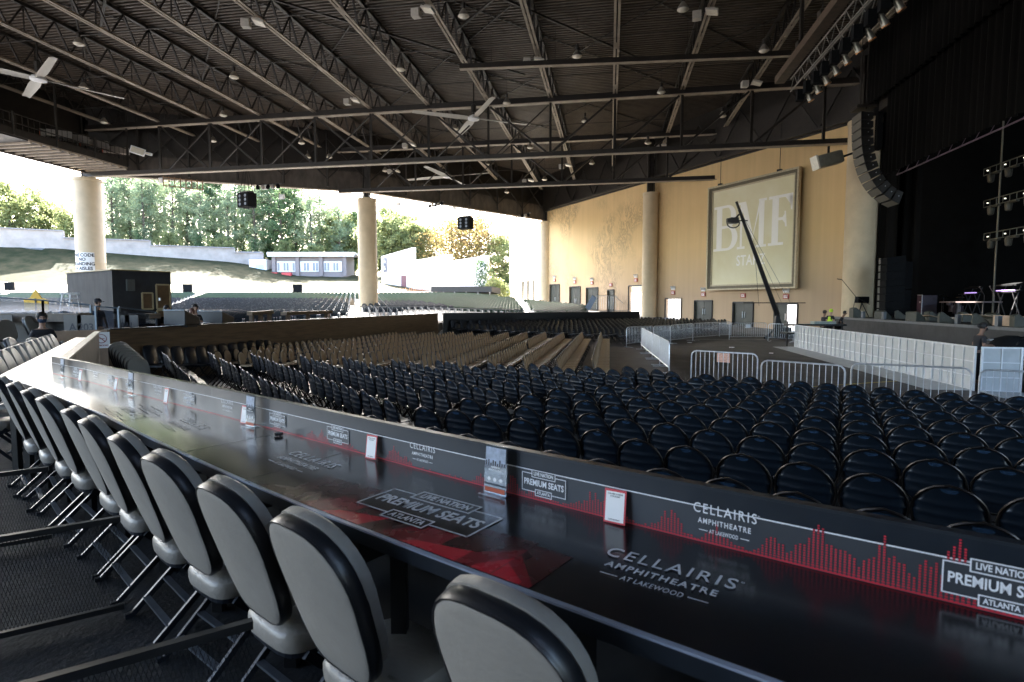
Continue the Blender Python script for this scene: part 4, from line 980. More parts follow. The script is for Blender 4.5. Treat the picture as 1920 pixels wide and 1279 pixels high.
# ---------------------------------------------------------------- dark blue plastic folding chairs
M_blue = mat('dark_blue_plastic', (.006, .0105, .0165), .3, var=.3, scale=3)
M_blue.node_tree.nodes['Principled BSDF'].inputs['Specular IOR Level'].default_value = .6
M_rim = mat('dark_bronze_tube', (.032, .026, .022), .3, metal=.75, var=.3)
def blue_chair(loc, rz, label, group):
    t = thing('plastic_folding_chair', label, 'chair', loc, rz, group)
    def hw(v):      # half width against height 0..1
        if v > .42: u = (v-.42)/.58; return .222*max(0.0, 1-u**2.0)**.5
        return .222-.05*((.42-v)/.42)**1.6-(.05*max(0, (.1-v)/.1)**2)
    H = .40; zb = .435; rows = [0, .02, .08, .16, .20, .23, .27, .36, .40, .43, .47, .56, .60, .63, .67, .76, .84, .9, .95, .98, .995]
    ridge = {.23: .010, .43: .010, .63: .010}
    NU = 8; vs = []
    def P(u, v, off):
        x = u*hw(v); z = zb+H*v; y = -.20-.075*v+.035*(x/.215)**2+(ridge.get(v, 0) if off < 0 else 0)*0-off
        if off <= 0: y -= ridge.get(v, 0)
        return (x, y, z)
    for off in (0, -.014):
        for v in rows:
            for j in range(NU+1): vs.append(P(-1+2*j/NU, v, off))
    n = NU+1; K = len(rows)*n; fs = []
    for r in range(len(rows)-1):
        for j in range(NU):
            a = r*n+j; fs.append((a, a+1, a+n+1, a+n)); fs.append((K+a, K+a+n, K+a+n+1, K+a+1))
        for j in (0, NU): a = r*n+j; fs.append((a, a+n, K+a+n, K+a) if j == 0 else (a, K+a, K+a+n, a+n))
    for j in range(NU): fs.append((j, K+j, K+j+1, j+1)); a = (len(rows)-1)*n+j; fs.append((a, a+1, K+a+1, K+a))
    mb = MB(); mb.add(vs, fs); bk = mb.build('backrest', M_blue, t, smooth='all')
    # hand hold slot at the top
    mb = MB(); mb.add([(x, -.20-.075*(z-zb)/H+.035*(x/.215)**2-.0035, z) for x, z in [(.055*math.cos(q), zb+.375+(.028*math.sin(q) if math.sin(q) < 0 else .006*math.sin(q))) for q in [k*math.pi/6 for k in range(12)]]], [tuple(range(11, -1, -1))])
    mb.build('hand_slot', mat('slot_shadow_plastic', (.02, .04, .07), .2), t)
    pts = []
    for v in [0, .15, .3, .45, .6, .72, .82, .9, .96, 1.0]: x = hw(min(v, .999))+.006; pts.append((-x, -.205-.075*v+.03*(x/.215)**2, zb+H*v+.004*v))
    pts = pts[:-1]; full = [(-.205, -.10, .22)]+pts+[(0, -.279, zb+H+.012)]+[(-x, y, z) for x, y, z in reversed(pts)]+[(.205, -.10, .22)]
    mb = MB(); mb.tube([(-.2, .22, 0)]+full+[(.2, .22, 0)], .0095, 6); mb.build('back_frame', M_rim, t, smooth=True)
    mb = MB(); so_ = [(-.19, -.17), (.19, -.17), (.2, .1), (.19, .2), (.14, .225), (-.14, .225), (-.19, .2), (-.2, .1)]
    mb.prism(so_, .425, .445); mb.build('seat', M_blue, t, bevel=0)
    mb = MB(); mb.tube([(-.18, .12, .415), (-.19, -.26, 0)], .011, 5); mb.tube([(.18, .12, .415), (.19, -.26, 0)], .011, 5); mb.tube([(-.187, -.17, .11), (.187, -.17, .11)], .009, 5); mb.tube([(-.2, .17, .08), (.2, .17, .08)], .009, 5); mb.build('leg_frame', M_rim, t, smooth=True)
    return t
def simple_join(root, placements, name, label, cat):      # many copies of one chair as one object, for the mass beyond the counted ones
    import numpy as np
    parts = [(c.data, Matrix.Identity(4)) for c in root.children]; V_, F_, MI, mats = [], [], [], []
    for me, M in parts:
        k = len(V_); V_ += [tuple(v.co) for v in me.vertices]; mi = len(mats); mats.append(me.materials[0])
        for p in me.polygons: F_.append(tuple(k+j for j in p.vertices)); MI.append(mi)
    VV = np.array(V_); nv = len(V_); allv = []; allf = []; allm = []
    for (x, y, z, rz) in placements:
        c, s = math.cos(rz), math.sin(rz); A = VV.copy(); A[:, 0] = VV[:, 0]*c-VV[:, 1]*s+x; A[:, 1] = VV[:, 0]*s+VV[:, 1]*c+y; A[:, 2] = VV[:, 2]+z
        k = len(allv)*nv; allv.append(A); allf += [tuple(k+j for j in f) for f in F_]; allm += MI
    me = bpy.data.meshes.new(name); me.from_pydata(np.concatenate(allv).tolist(), [], allf)
    for m in mats: me.materials.append(m)
    me.polygons.foreach_set('material_index', allm); me.update()
    o = bpy.data.objects.new(name, me); COL.objects.link(o); tag(o, label, cat); o['kind'] = 'stuff'; return o
nLb, nRb = Vector((.81, .586, 0)), Vector((.58, .815, 0)); bis = (nLb+nRb).normalized(); cosd = bis.dot(nLb)
spots = []
for k in range(11):
    rho = 34.2-.93*k; corner = CC-bis*(rho/cosd); corner.z = 0
    if k == 0: corner = corner
    uL = Vector((-nLb.y, nLb.x, 0)); uR = Vector((nRb.y, -nRb.x, 0))
    off = (.23 if k % 2 else .0)
    j = 0; s = .26+off; row = []
    while True:
        p = corner+uL*s
        if p.y > 14.75-.05*k: break
        row.append((p, nLb)); s += .445
    left = list(reversed(row)); s = .22+(.23-off); row = []
    while True:
        p = corner+uR*s; q = pj(p.x, p.y, .9) if p.y > .4 else (9999, 0)
        if q[0] > 2060: break
        row.append((p, nRb)); s += .47
    spots += [(k, i, p, n_) for i, (p, n_) in enumerate(left+row)]
vis = []
for k, i, p, n_ in spots:
    X, Y = pj(p.x, p.y, gz(p.x, p.y)+.8)
    vis.append((p.y, k, i, p, n_))
vis.sort(key=lambda t: math.hypot(t[3].x, t[3].y))
b0c = None; rest = []
for idx, (y, k, i, p, n_) in enumerate(vis):
    z = gz(p.x, p.y); rz = face(n_.x, n_.y)+random.uniform(-.035, .035); P = Vector((p.x+random.uniform(-.015, .015), p.y+random.uniform(-.015, .015), z))
    lb = 'dark blue plastic folding chair, %s row beyond the counter, %s from the aisle end' % (nth(k+1), nth(i+1))
    if idx >= 300: rest.append((P.x, P.y, P.z, rz)); continue
    if b0c is None: b0c = blue_chair(P, rz, lb, 'dark blue folding chairs beyond the counter')
    else: q_ = dup2(b0c, P, rz, lb, 'dark blue folding chairs beyond the counter'); q_.rotation_euler[0] = random.gauss(0, .018); q_.rotation_euler[1] = random.gauss(0, .01)
if rest: simple_join(b0c, rest, 'far_plastic_chairs', 'mass of dark blue folding chairs at the far aisle end of their rows', 'chairs')

# ---------------------------------------------------------------- tan padded chairs, dark round-backed chairs, tall black chairs
M_tan = mat('tan_vinyl', (.34, .23, .13), .5, var=.2, scale=4)
M_tanb = mat('tan_back', (.36, .235, .13), .55, var=.25, scale=3)
M_frame = mat('black_chair_frame', (.015, .016, .02), .35, metal=.4)
M_blk = mat('black_vinyl', (.016, .017, .022), .35, var=.3)
def plain_chair(loc, rz, label, group, m1, m2, name, w=.2, h=.42, zb=.42, round_=.72, mark=None, light=False):
    t = thing(name, label, 'chair', loc, rz, group); n = 16; ol = []
    for i in range(n):
        a = i/n*2*math.pi; x, z = math.cos(a), math.sin(a)
        ol.append((math.copysign(abs(x)**round_, x)*w, zb+h/2+math.copysign(abs(z)**(round_+.05), z)*h/2))
    def ring(k, y): return [(x*k, y-.19-.2*(z-zb), zb+h/2+(z-zb-h/2)*k) for x, z in ol]
    mb = MB(); vs = ring(.9, -.02)+ring(1, -.01)+ring(1, .02)+ring(.85, .045); m = n
    fs = [tuple(reversed(range(n))) if False else tuple(range(n))]+[(r*m+i, (r+1)*m+i, (r+1)*m+(i+1) % m, r*m+(i+1) % m) for r in range(3) for i in range(m)]+[tuple(reversed(range(3*m, 4*m)))]
    mb.add(vs, fs); b = mb.build('backrest', m1, t, smooth=True)
    if mark: mb = MB(); mb.bar((-.05, -.218-.2*.3, zb+.3), (.05, -.218-.2*.3, zb+.3), .008, .025); mb.build('back_badge', mark, t)
    mb = MB(); mb.prism([(-.175, -.16), (.175, -.16), (.185, .12), (.14, .22), (-.14, .22), (-.185, .12)], .41, .465); mb.build('seat', m2, t)
    mb = MB(); pts = [(-w-.012, -.04, .2), (-w-.014, -.2, zb+.05)]+[(x*1.05, -.19-.2*(z-zb), zb+h/2+(z-zb-h/2)*1.04) for x, z in reversed(ol[0:n//2+1])]+[(w+.014, -.2, zb+.05), (w+.012, -.04, .2)]
    pts = [(-.2, .2, 0)]+pts+[(.2, .2, 0)]; mb.tube(pts, .013, 4)
    for x in (-.18, .18): mb.tube([(x, .12, .4), (x, -.27, 0)], .012, 4)
    mb.build('frame', M_frame, t); return t
# tan block: straight rows parallel to the stage front
tan = []
p0 = Vector((-9.3, 17.9, 0)); vdir = V(0, 1); adir = V(1, 0)
r = 0
for r in range(13):
    base = p0+adir*(1.0*r); n = 0
    s = .0 if r % 2 else .22
    while True:
        p = base+vdir*s
        if p.y > 31.2-.05*r: break
        if not (r == 9 and 15 < n < 17): tan.append((r, n, p))
        s += .47; n += 1
tan.sort(key=lambda t: math.hypot(t[2].x, t[2].y)); rest = []; t0 = None
for idx, (r, n, p) in enumerate(tan):
    rz = -PHI+face(1, 0)+random.uniform(-.04, .04); lb = 'tan padded folding chair, %s row from the wooden wall, %s from the near aisle' % (nth(r+1), nth(n+1)); P = Vector((p.x, p.y, gz(p.x, p.y)))
    if idx >= 300: rest.append((*P, rz)); continue
    if t0 is None: t0 = plain_chair(P, rz, lb, 'tan folding chairs in the centre block', M_tanb, M_tan, 'tan_folding_chair', .155, .40, .44, .85)
    else: dup2(t0, P, rz, lb)
if rest: simple_join(t0, rest, 'far_tan_chairs', 'far end of the tan chair rows, seen as a dense mass of small backs', 'chairs')
# tall black chairs against the wooden wall
q0 = Vector((-10.3, 15.9, 0)); v0 = None
for k in range(44):
    p = q0+vdir*(.51*k)+adir*.35; P = Vector((p.x, p.y, gz(p.x, p.y)+.02)); lb = 'tall black padded chair against the wooden wall, %s from its near end' % nth(k+1)
    if v0 is None: v0 = plain_chair(P, -PHI+face(1, 0), lb, 'black padded chairs along the wooden wall', M_blk, M_blk, 'black_padded_chair', .215, .56, .44, .45, mat('faded_red_badge', (.35, .05, .04), .5))
    else: dup2(v0, P, -PHI+face(1, 0)+random.uniform(-.05, .05), lb)
# dark round-backed chairs before the black wall
fdir = Vector((.71, -.70, 0)); udir = Vector((.70, .71, 0)); f0 = None; cnt = 0; dk = []
for r in range(12):
    for n in range(30):
        p = Vector((6.3, 32.2, 0))-fdir*(.95*r)+udir*(.5*n-.3*r)
        X, Y = pj(p.x, p.y, .9)
        if wall_pt(0).x-.5*p.y-p.x < 1.4: continue
        if p.y > 42.5+(p.x)*.25 or X < 800 or X > 1366: continue
        dk.append((r, n, p))
dk.sort(key=lambda t: t[2].length); rest = []
for idx, (r, n, p) in enumerate(dk):
    P = Vector((p.x, p.y, .03+.028*max(0, p.y-31))); rz = face(fdir.x, fdir.y)+random.uniform(-.05, .05); lb = 'dark round-backed chair in the far block, %s row from the fences, %s along it' % (nth(r+1), nth(n+1))
    if idx >= 300: rest.append((*P, rz)); continue
    if f0 is None: f0 = plain_chair(P, rz, lb, 'dark chairs in the far block by the side wall', M_blk, M_blk, 'round_backed_chair', .2, .42, .42, .72)
    else: dup2(f0, P, rz, lb)
if rest: simple_join(f0, rest, 'far_round_backed_chairs', 'last rows of dark round-backed chairs by the black wall, seen as a mass', 'chairs')
# stack of folded grey chairs behind the wooden board
for k in range(7):
    P = at(222, 700, 0); P = Vector((-8.6, 12.6, .0))+Vector((.13*k, -.10*k, .0+.0*k)); lb = 'pale rimmed chair in the stack behind the wooden board, %s from the left' % nth(k+1)
    dup2(g0, P+Vector((0, 0, .42-.05*k)), face(.9, -.4), lb, 'stacked chairs behind the wooden board')
# ---------------------------------------------------------------- low walls of the tiers
t = thing('wooden_tier_wall', 'long brown plywood wall behind the black and tan chairs', 'wall', (-10.9, 15.2, 0))
o = Vector((-10.9, 15.2, 0)); e = Vector((-5.05, 38.3, 0))-o
mb = MB(); mb.bar((0, 0, .85), e+Vector((0, 0, .85)), .12, 1.66); mb.build('panel', M_wood, t)
mb = MB(); mb.bar((0, 0, 1.69), e+Vector((0, 0, 1.69)), .2, .03); mb.build('cap', M_blackp, t)
mb = MB(); mb.bar((-.9, -.75, .85), (0, 0, .85), .1, 1.66); mb.build('end_panel', mat('light_plywood', (.30, .2, .13), .6, var=.15), t)
P = at(190, 638, Y=14.75); sgn = thing('no_smoking_sign', 'white square no smoking sign on the end of the plywood wall', 'sign', (P.x, P.y, P.z))
mb = MB(); a_ = math.atan2(.75, .9); mb.box((0, 0, 0), (.36, .02, .42), rz=a_); mb.build('sign_board', M_white, sgn)
RM = Matrix.Rotation(a_, 4, 'Z') @ Matrix.Rotation(math.pi/2, 4, 'X') @ Matrix.Translation((0, 0, .013))
mb = MB(); mb.tube([RM @ Vector((.11*math.cos(x), .04+.11*math.sin(x), .002)) for x in [k*math.pi/12 for k in range(24)]], .009, 4, closed=True)
mb.bar(RM @ Vector((-.08, .12, .002)), RM @ Vector((.08, -.04, .002)), .01, .018); mb.bar(RM @ Vector((-.07, .04, .002)), RM @ Vector((.07, .04, .002)), .01, .012)
text(mb, 'NO SMOKING', RM @ Matrix.Translation((0, -.14, .004)), .06, None, .02, width=.28); mb.build('symbol', mat('sign_red_brown', (.25, .05, .04), .5), sgn)
t = thing('black_tier_wall', 'long low black wall behind the dark round-backed chairs', 'wall', (-4.7, 38.4, 0))
o = Vector((-4.7, 38.4, 0)); L2 = [Vector((-4.7, 38.4, 0)), Vector((0, 40.6, 0)), Vector((5.3, 42.6, 0)), Vector((10.0, 44.6, 0))]
mb = MB()
for p, q in zip(L2, L2[1:]): mb.bar(p-o+Vector((0, 0, .85)), q-o+Vector((0, 0, .85)), .25, 1.75)
mb.build('panel', M_blackp, t)
w0 = None
for k in range(22):
    u = k/21; p = L2[0].lerp(L2[3], .04+.86*u)+Vector((.35, -.85, 0)); P = Vector((p.x, p.y, .25)); lb = 'tall black chair against the black wall, %s from its left end' % nth(k+1)
    if w0 is None: w0 = dup2(v0, P, face(.5, -.86), lb, 'black padded chairs along the black wall')
    else: dup2(w0, P, face(.5, -.86), lb, 'black padded chairs along the black wall')

# ---------------------------------------------------------------- cabin, counters, glass rail, ladders on the left tier
K = Vector((-15.5, 22, 1.0)); hL = Vector((-3.7, 2.5, 0)).normalized(); hR = Vector((2.5, 3.7, 0)).normalized()
cab = thing('sound_cabin', 'dark painted plywood cabin with a door and small windows', 'cabin', K)
wl, wr, hh = 4.45, 2.15, 2.66
M_cabL = mat('blue_grey_painted_ply', (.014, .017, .022), .7, var=.2, scale=2, spec=.25, stretch=(1, 1, .3)); M_cabR = mat('brown_black_painted_ply', (.022, .021, .023), .6, var=.4, scale=2)
mb = MB(); mb.add([Vector((0, 0, -.6)), hL*wl+Vector((0, 0, -.6)), hL*wl+hR*wr+Vector((0, 0, -.6)), hR*wr+Vector((0, 0, -.6)), Vector((0, 0, hh)), hL*wl+Vector((0, 0, hh)), hL*wl+hR*wr+Vector((0, 0, hh)), hR*wr+Vector((0, 0, hh))], [(0, 4, 5, 1), (1, 5, 6, 2), (2, 6, 7, 3), (3, 7, 4, 0), (4, 7, 6, 5)])
mb.build('body', M_cabL, cab)
nR = Vector((3.7, -2.5, 0)).normalized()
mb = MB(); mb.bar(nR*.012+Vector((0, 0, hh/2-.3)), hR*wr+nR*.012+Vector((0, 0, hh/2-.3)), .02, hh+.6); mb.build('front_cladding', M_cabR, cab)
mb = MB(); mb.bar(hL*wl+Vector((0, 0, hh+.02)), Vector((0, 0, hh+.02)), .1, .04); mb.bar(Vector((0, 0, hh+.02)), hR*wr+Vector((0, 0, hh+.02)), .1, .04); mb.build('roof_edge', mat('gold_trim', (.25, .18, .07), .5), cab)
M_trim = mat('light_wood_trim', (.42, .33, .18), .6, var=.1); M_brown = mat('brown_door', (.12, .065, .025), .5, var=.2)
def onR(u, z): return hR*(wr*u)+nR*.03+Vector((0, 0, z))
def fr(u0, u1, z0, z1, name, inner):
    m = MB(); w = .06
    m.bar(onR(u0, z0), onR(u1, z0), .05, w); m.bar(onR(u0, z1), onR(u1, z1), .05, w); m.bar(onR(u0, z0), onR(u0, z1), w, .05, up=tuple(nR)); m.bar(onR(u1, z0), onR(u1, z1), w, .05, up=tuple(nR)); f = m.build(name, M_trim, cab)
    m = MB(); m.bar(onR((u0), (z0+z1)/2), onR(u1, (z0+z1)/2), .03, z1-z0); m.build('pane', inner, f); return f
fr(.73, .97, -.5, 1.1, 'door', M_brown); fr(.73, .97, 1.16, 2.15, 'door_top', M_brown); fr(.48, .66, 1.15, 1.8, 'window', M_brown)
m = MB(); m.bar(onR(.22, 2.1), onR(.35, 2.1), .2, .45); m.build('vent_box', mat('grey_green_box', (.09, .09, .08), .5), cab)
m = MB(); m.box(onR(.78, 1.55)+nR*.03, (.06, .06, .12)); m.build('handle', M_galv, cab)
# dark counter in front of the upper tier, with signs
p0_, p1_ = Vector((-19, 16.5, 0)), Vector((-12.45, 16.5, 0))
t = thing('tier_counter', 'dark counter with section number plates, behind the masked person', 'counter', p0_); e = p1_-p0_
mb = MB(); mb.bar((0, 0, 1.98), e+Vector((0, 0, 1.98)), .5, .24); mb.build('countertop', M_wood2, t)
mb = MB(); mb.bar((0, .2, 1.4), e+Vector((0, .2, 1.4)), .05, .98); mb.build('front_panel', M_blackp, t)
M_plate = mat('dim_plate', (.09, .08, .07), .5, var=.1)
for px, tx in ((8, '12'), (162, '203'), (137, 'A')):
    P = at(px, 609, Y=16.1); pl = MB(); pl.box(P-p0_, (.5, .03, .55)); f = pl.build('number_plate', M_plate, t)
    m = MB(); text(m, tx, Matrix.Translation(P-p0_+Vector((0, -.02, -.08))) @ Matrix.Rotation(math.pi/2, 4, 'X'), .3, None, .02); m.build('lettering', M_ink, f)
p0_ = at(214, 590, Y=17.6); p1_ = at(298, 592, Y=18.4)
t = thing('tier_counter', 'short brown counter in front of the cabin with plate 204', 'counter', (p0_.x, p0_.y, 0)); o = Vector((p0_.x, p0_.y, 0)); e = Vector((p1_.x, p1_.y, 0))-o
mb = MB(); mb.bar((0, 0, 1.98), e+Vector((0, 0, 1.98)), .5, .16); mb.build('countertop', M_wood, t)
mb = MB(); mb.bar((0, .2, 1.45), e+Vector((0, .2, 1.45)), .05, .9); mb.build('front_panel', M_blackp, t)
for px, tx in ((231, '204'), (247, '!')):
    P = at(px, 605, Y=17.2); pl = MB(); pl.box(P-o, (.4, .03, .45)); f = pl.build('number_plate', M_plate, t)
    m = MB(); text(m, tx, Matrix.Translation(P-o+Vector((0, -.02, -.08))) @ Matrix.Rotation(math.pi/2, 4, 'X'), .22, None, .02); m.build('lettering', M_ink, f)
M_post = mat('blue_grey_rail', (.12, .15, .18), .4, metal=.5, var=.1)
def glass_rail(pts, label):
    t = thing('glass_railing', label, 'railing', (pts[0].x, pts[0].y, 0), group='glass railings of the left tiers'); o = Vector((pts[0].x, pts[0].y, 0))
    for i, (p, q) in enumerate(zip(pts, pts[1:])):
        mb = MB(); mb.tube([p-o, q-o], .025, 6); mb.build('top_rail', M_post, t)
        mb = MB(); mb.bar(p-o+Vector((0, 0, -.5)), q-o+Vector((0, 0, -.5)), .012, .8); mb.build('glass_pane', M_glassy, t)
        if i == 0 or i == len(pts)-2:
            mb = MB(); mb.bar((p-o), p-o+Vector((0, 0, -1.6)), .05, .05, up=(1, 0, 0)); mb.build('post', M_post, t)
        mb = MB(); mb.bar((q-o), q-o+Vector((0, 0, -1.6)), .05, .05, up=(1, 0, 0)); mb.build('post', M_post, t)
glass_rail([at(-60, 554, Y=17), at(80, 563, Y=17.1), at(170, 572, Y=17.2)], 'glass railing passing in front of the yellow sign and ladders')
glass_rail([at(179, 574, Y=15.9), at(222, 578, Y=16.1)], 'tall narrow glass gate panel below the man in the black cap')
glass_rail([at(223, 576, Y=17.2), at(292, 585, Y=18.2)], 'short glass railing in front of the cabin')
# yellow triangular sign
P = at(68, 565, Y=20); t = thing('warning_sign', 'yellow warning sign with a triangle top, propped on the upper tier', 'sign', P)
mb = MB(); M_yw = mat('yellow_sign', (.75, .42, .02), .5, var=.1)
mb.slab([(-.42, 0, -.32), (.42, 0, -.32), (.42, 0, .05), (.2, 0, .12), (0, 0, .42), (-.2, 0, .12), (-.42, 0, .05)], .04); mb.build('sign_board', M_yw, t)
mb = MB(); mb.bar((0, -.03, -.34), (0, -.03, .1), .05, .02, up=(0, 1, 0)); mb.bar((0, .1, -.7), (0, .1, 0), .05, .05, up=(1, 0, 0)); mb.build('post', M_blackp, t)
# step ladders
ld = None
for px, w in ((126, 'left of the pair'), (141, 'right of the pair, nearer the cabin')):
    P = at(px, 590, Y=19.6); P.z = 1.15; lb = 'folded aluminium step ladder, '+w
    if ld is None:
        ld = thing('step_ladder', lb, 'ladder', P, R(20), group='step ladders beside the cabin'); M_lad = mat('ladder_white', (.65, .62, .6), .5)
        mb = MB()
        for x in (-1, 1): mb.bar((x*.26, -.3, 0), (x*.1, 0, 1.55), .05, .04)
        for k in range(5): z = .3*k+.2; w_ = .26-.16*z/1.55; mb.bar((-w_, -.3+.19*z, z), (w_, -.3+.19*z, z), .08, .03)
        mb.build('front_rails', M_lad, ld)
        mb = MB()
        for x in (-1, 1): mb.bar((x*.3, .3, 0), (x*.1, 0, 1.55), .04, .03)
        mb.build('rear_rails', M_lad, ld); MB().box((0, 0, 1.57), (.3, .2, .06)).build('top_cap', M_lad, ld)
    else: dup2(ld, P, R(35), lb)
# mixing desks and papers on the tier wall
for px, py, dd_, w, lb in [(340, 594, 17.6, .75, 'left dark mixing desk behind the plywood wall'), (404, 594, 20.5, 1.0, 'right dark mixing desk, larger, with a small lamp')]:
    P = at(px, py, Y=dd_); t = thing('mixing_desk', lb, 'mixing desk', P, R(-10)); P.z
    mb = MB(); mb.add([(-w/2, -.3, -.25), (w/2, -.3, -.25), (w/2, .35, -.25), (-w/2, .35, -.25), (-w/2, -.28, .2), (w/2, -.28, .2), (w/2, .35, -.02), (-w/2, .35, -.02)], [(0, 3, 2, 1), (4, 5, 6, 7), (0, 1, 5, 4), (1, 2, 6, 5), (2, 3, 7, 6), (3, 0, 4, 7)]); mb.build('console', M_blackp, t, bevel=.02)
    mb = MB(); mb.bar((-w/2, -.31, .21), (w/2, -.31, .21), .03, .03); mb.build('rear_edge', M_post, t)
    mb = MB(); mb.box((0, .1, -.29), (w*.8, .4, .06)); mb.build('base', M_blackp, t)
for px, py, dd_, lb in [(316, 610, 16.7, 'white papers at the left end of the plywood wall'), (366, 606, 18.7, 'white papers scattered on the middle of the wall')]:
    P = at(px, py, Y=dd_); P.z = 1.712; t = MB()
    for k in range(6): t.box((-.5+.2*k, .02*k, .004*k), (.24, .18, .003), rz=k*.7)
    tag(t.build('paper_sheets', M_white, loc=P, rz=R(70)), lb, 'papers')

# ---------------------------------------------------------------- people
def skin_mesh(name, joints, edges, mat_, parent, sub=2, loc=(0, 0, 0)):
    me = bpy.data.meshes.new(name); me.from_pydata([j[0] for j in joints], edges, []); ob = bpy.data.objects.new(name, me); COL.objects.link(ob)
    sk = ob.modifiers.new('skin', 'SKIN'); sd_ = me.skin_vertices[0].data if me.skin_vertices else None
    if sd_ is None:
        bpy.context.view_layer.objects.active = ob; me.attributes
        sd_ = me.skin_vertices[0].data
    for i, j in enumerate(joints): r = j[1]; sd_[i].radius = (r, r) if not isinstance(r, tuple) else r
    sd_[0].use_root = True
    ss = ob.modifiers.new('sub', 'SUBSURF'); ss.levels = sub; ss.render_levels = sub
    dg = bpy.context.evaluated_depsgraph_get(); m2 = bpy.data.meshes.new_from_object(ob.evaluated_get(dg)); m2.name = name
    bpy.data.objects.remove(ob); m2.materials.clear(); m2.materials.append(mat_); m2.polygons.foreach_set('use_smooth', [True]*len(m2.polygons))
    o = bpy.data.objects.new(name, m2); COL.objects.link(o); o.parent = parent; o.location = loc; return o
def person(label, loc, rz, skin, shirt, trousers, hair=M_hair, pose='stand', mask=None, cap=None, vest=None, bun=False, armfwd=.6, lean=0.0):
    t = thing('person', label, 'person', loc, rz)      # faces local +y; loc = feet (standing) or seat height minus .45
    hip = .93 if pose == 'stand' else .50
    def T(x, y, z): return (x, y+lean*max(0, z-hip), z-.12*abs(lean)*max(0, z-hip))
    sh = hip+.47; hd = hip+.72
    A = [(T(0, 0, hip), (.13, .10)), (T(0, 0, hip+.22), (.115, .085)), (T(0, 0, hip+.4), (.14, .09)), (T(0, .0, sh+.05), (.06, .06)), (T(0, .01, sh+.13), (.05, .052)),
         (T(0, .02, hd), (.078, .092)), (T(0, .02, hd+.09), (.07, .085))]
    E_ = [(0, 1), (1, 2), (2, 3), (3, 4), (4, 5), (5, 6)]; k = len(A)
    for s in (-1, 1):
        A += [(T(s*.15, 0, sh-.02), .06), (T(s*.21, .03, sh-.27), .045), (T(s*(.21-.1*armfwd), .05+.25*armfwd, sh-.44+.2*armfwd), .034), (T(s*(.20-.12*armfwd), .06+.33*armfwd, sh-.52+.26*armfwd), (.036, .022))]
        E_ += [(2, k), (k, k+1), (k+1, k+2), (k+2, k+3)]; h = k+3; k += 4
        for f in range(5):
            b = A[h][0]; fx = (f-2)*.016; A.append(((b[0]+fx, b[1]+.045+.03*armfwd-.012*abs(f-2), b[2]-.05), .009)); E_.append((h, k)); k += 1
        if pose == 'stand': A += [((s*.09, 0, hip-.06), .09), ((s*.10, .02, .5), .06), ((s*.10, -.01, .09), .042), ((s*.11, .12, .04), (.04, .03))]
        else: A += [((s*.1, .05, hip), .095), ((s*.12, .42, hip+.02), .065), ((s*.12, .43, .1), .045), ((s*.12, .55, .04), (.04, .03))]
        E_ += [(0, k), (k, k+1), (k+1, k+2), (k+2, k+3)]; k += 4
    b = skin_mesh('body', A, E_, skin, t)
    # face: nose, eyes, ears
    hp = Vector(T(0, .02, hd+.02))
    mb = MB(); mb.add([hp+Vector(v) for v in ((-.014, .08, -.02), (.014, .08, -.02), (0, .115, -.02), (0, .083, .03))], [(0, 1, 2), (0, 2, 3), (2, 1, 3), (1, 0, 3)])
    for s in (-1, 1): mb.lathe(hp+Vector((s*.085, 0, 0)), [(.01, -.03), (.022, 0), (.01, .03)], 6)
    mb.build('face_features', skin, b)
    mb = MB()
    for s in (-1, 1): mb.box(hp+Vector((s*.032, .088, .022)), (.026, .012, .01))
    mb.box(hp+Vector((0, .09, -.055)), (.045, .01, .009)); mb.build('eyes_and_mouth', M_hair, b)
    # shirt
    Sh = [(T(0, 0, hip-.03), (.145, .115)), (T(0, 0, hip+.22), (.13, .10)), (T(0, 0, hip+.4), (.155, .103)), (T(0, 0, sh+.03), (.075, .07))]; Es = [(0, 1), (1, 2), (2, 3)]; k = 4
    for s in (-1, 1): Sh += [(T(s*.15, 0, sh-.02), .072), (T(s*.205, .025, sh-.2), .06)]; Es += [(2, k), (k, k+1)]; k += 2
    skin_mesh('shirt', Sh, Es, shirt, t)
    Tr = [((0, 0, hip), (.15, .12))]; Et = []; k = 1
    for s in (-1, 1):
        if pose == 'stand': Tr += [((s*.09, 0, hip-.08), .102), ((s*.10, .02, .5), .075), ((s*.10, 0, .12), .06)]
        else: Tr += [((s*.1, .05, hip), .107), ((s*.12, .42, hip+.02), .078), ((s*.12, .43, .14), .06)]
        Et += [(0, k), (k, k+1), (k+1, k+2)]; k += 3
    skin_mesh('trousers', Tr, Et, trousers, t)
    mb = MB(); 
    mb.lathe(hp+Vector((0, -.012, 0)), [(.085, -.03), (.1, .02), (.102, .06), (.085, .11), (.05, .14), (.01, .15)], 14); mb.v = [(x, y if (y-hp.y) < .05 or z > hp.z+.06 else hp.y+.05, z) for x, y, z in mb.v]
    if bun: mb.lathe(hp+Vector((0, -.13, .05)), [(.02, -.05), (.055, -.02), (.055, .03), (.02, .06)], 10)
    mb.build('hair', hair, t, smooth=True)
    if cap is not None:
        mb = MB(); mb.lathe(hp+Vector((0, -.005, 0)), [(.103, .045), (.107, .07), (.095, .12), (.06, .152), (.01, .162)], 14); mb.box(hp+Vector((0, .13, .055)), (.13, .1, .012)); mb.build('cap', cap, t, smooth=True)
    if mask is not None:
        mb = MB(); mb.lathe(hp+Vector((0, .02, -.045)), [(.05, -.05), (.078, -.02), (.082, .02), (.075, .035)], 12); mb.v = [(x, max(y, hp.y+.02)+.008, z) for x, y, z in mb.v]; mb.build('mask', mask, t, smooth=True)
    if vest is not None: skin_mesh('vest', [(T(0, 0, hip+.03), (.15, .12)), (T(0, 0, hip+.22), (.14, .11)), (T(0, 0, hip+.4), (.165, .112)), (T(0, 0, sh), (.11, .09))], [(0, 1), (1, 2), (2, 3)], vest, t)
    return t
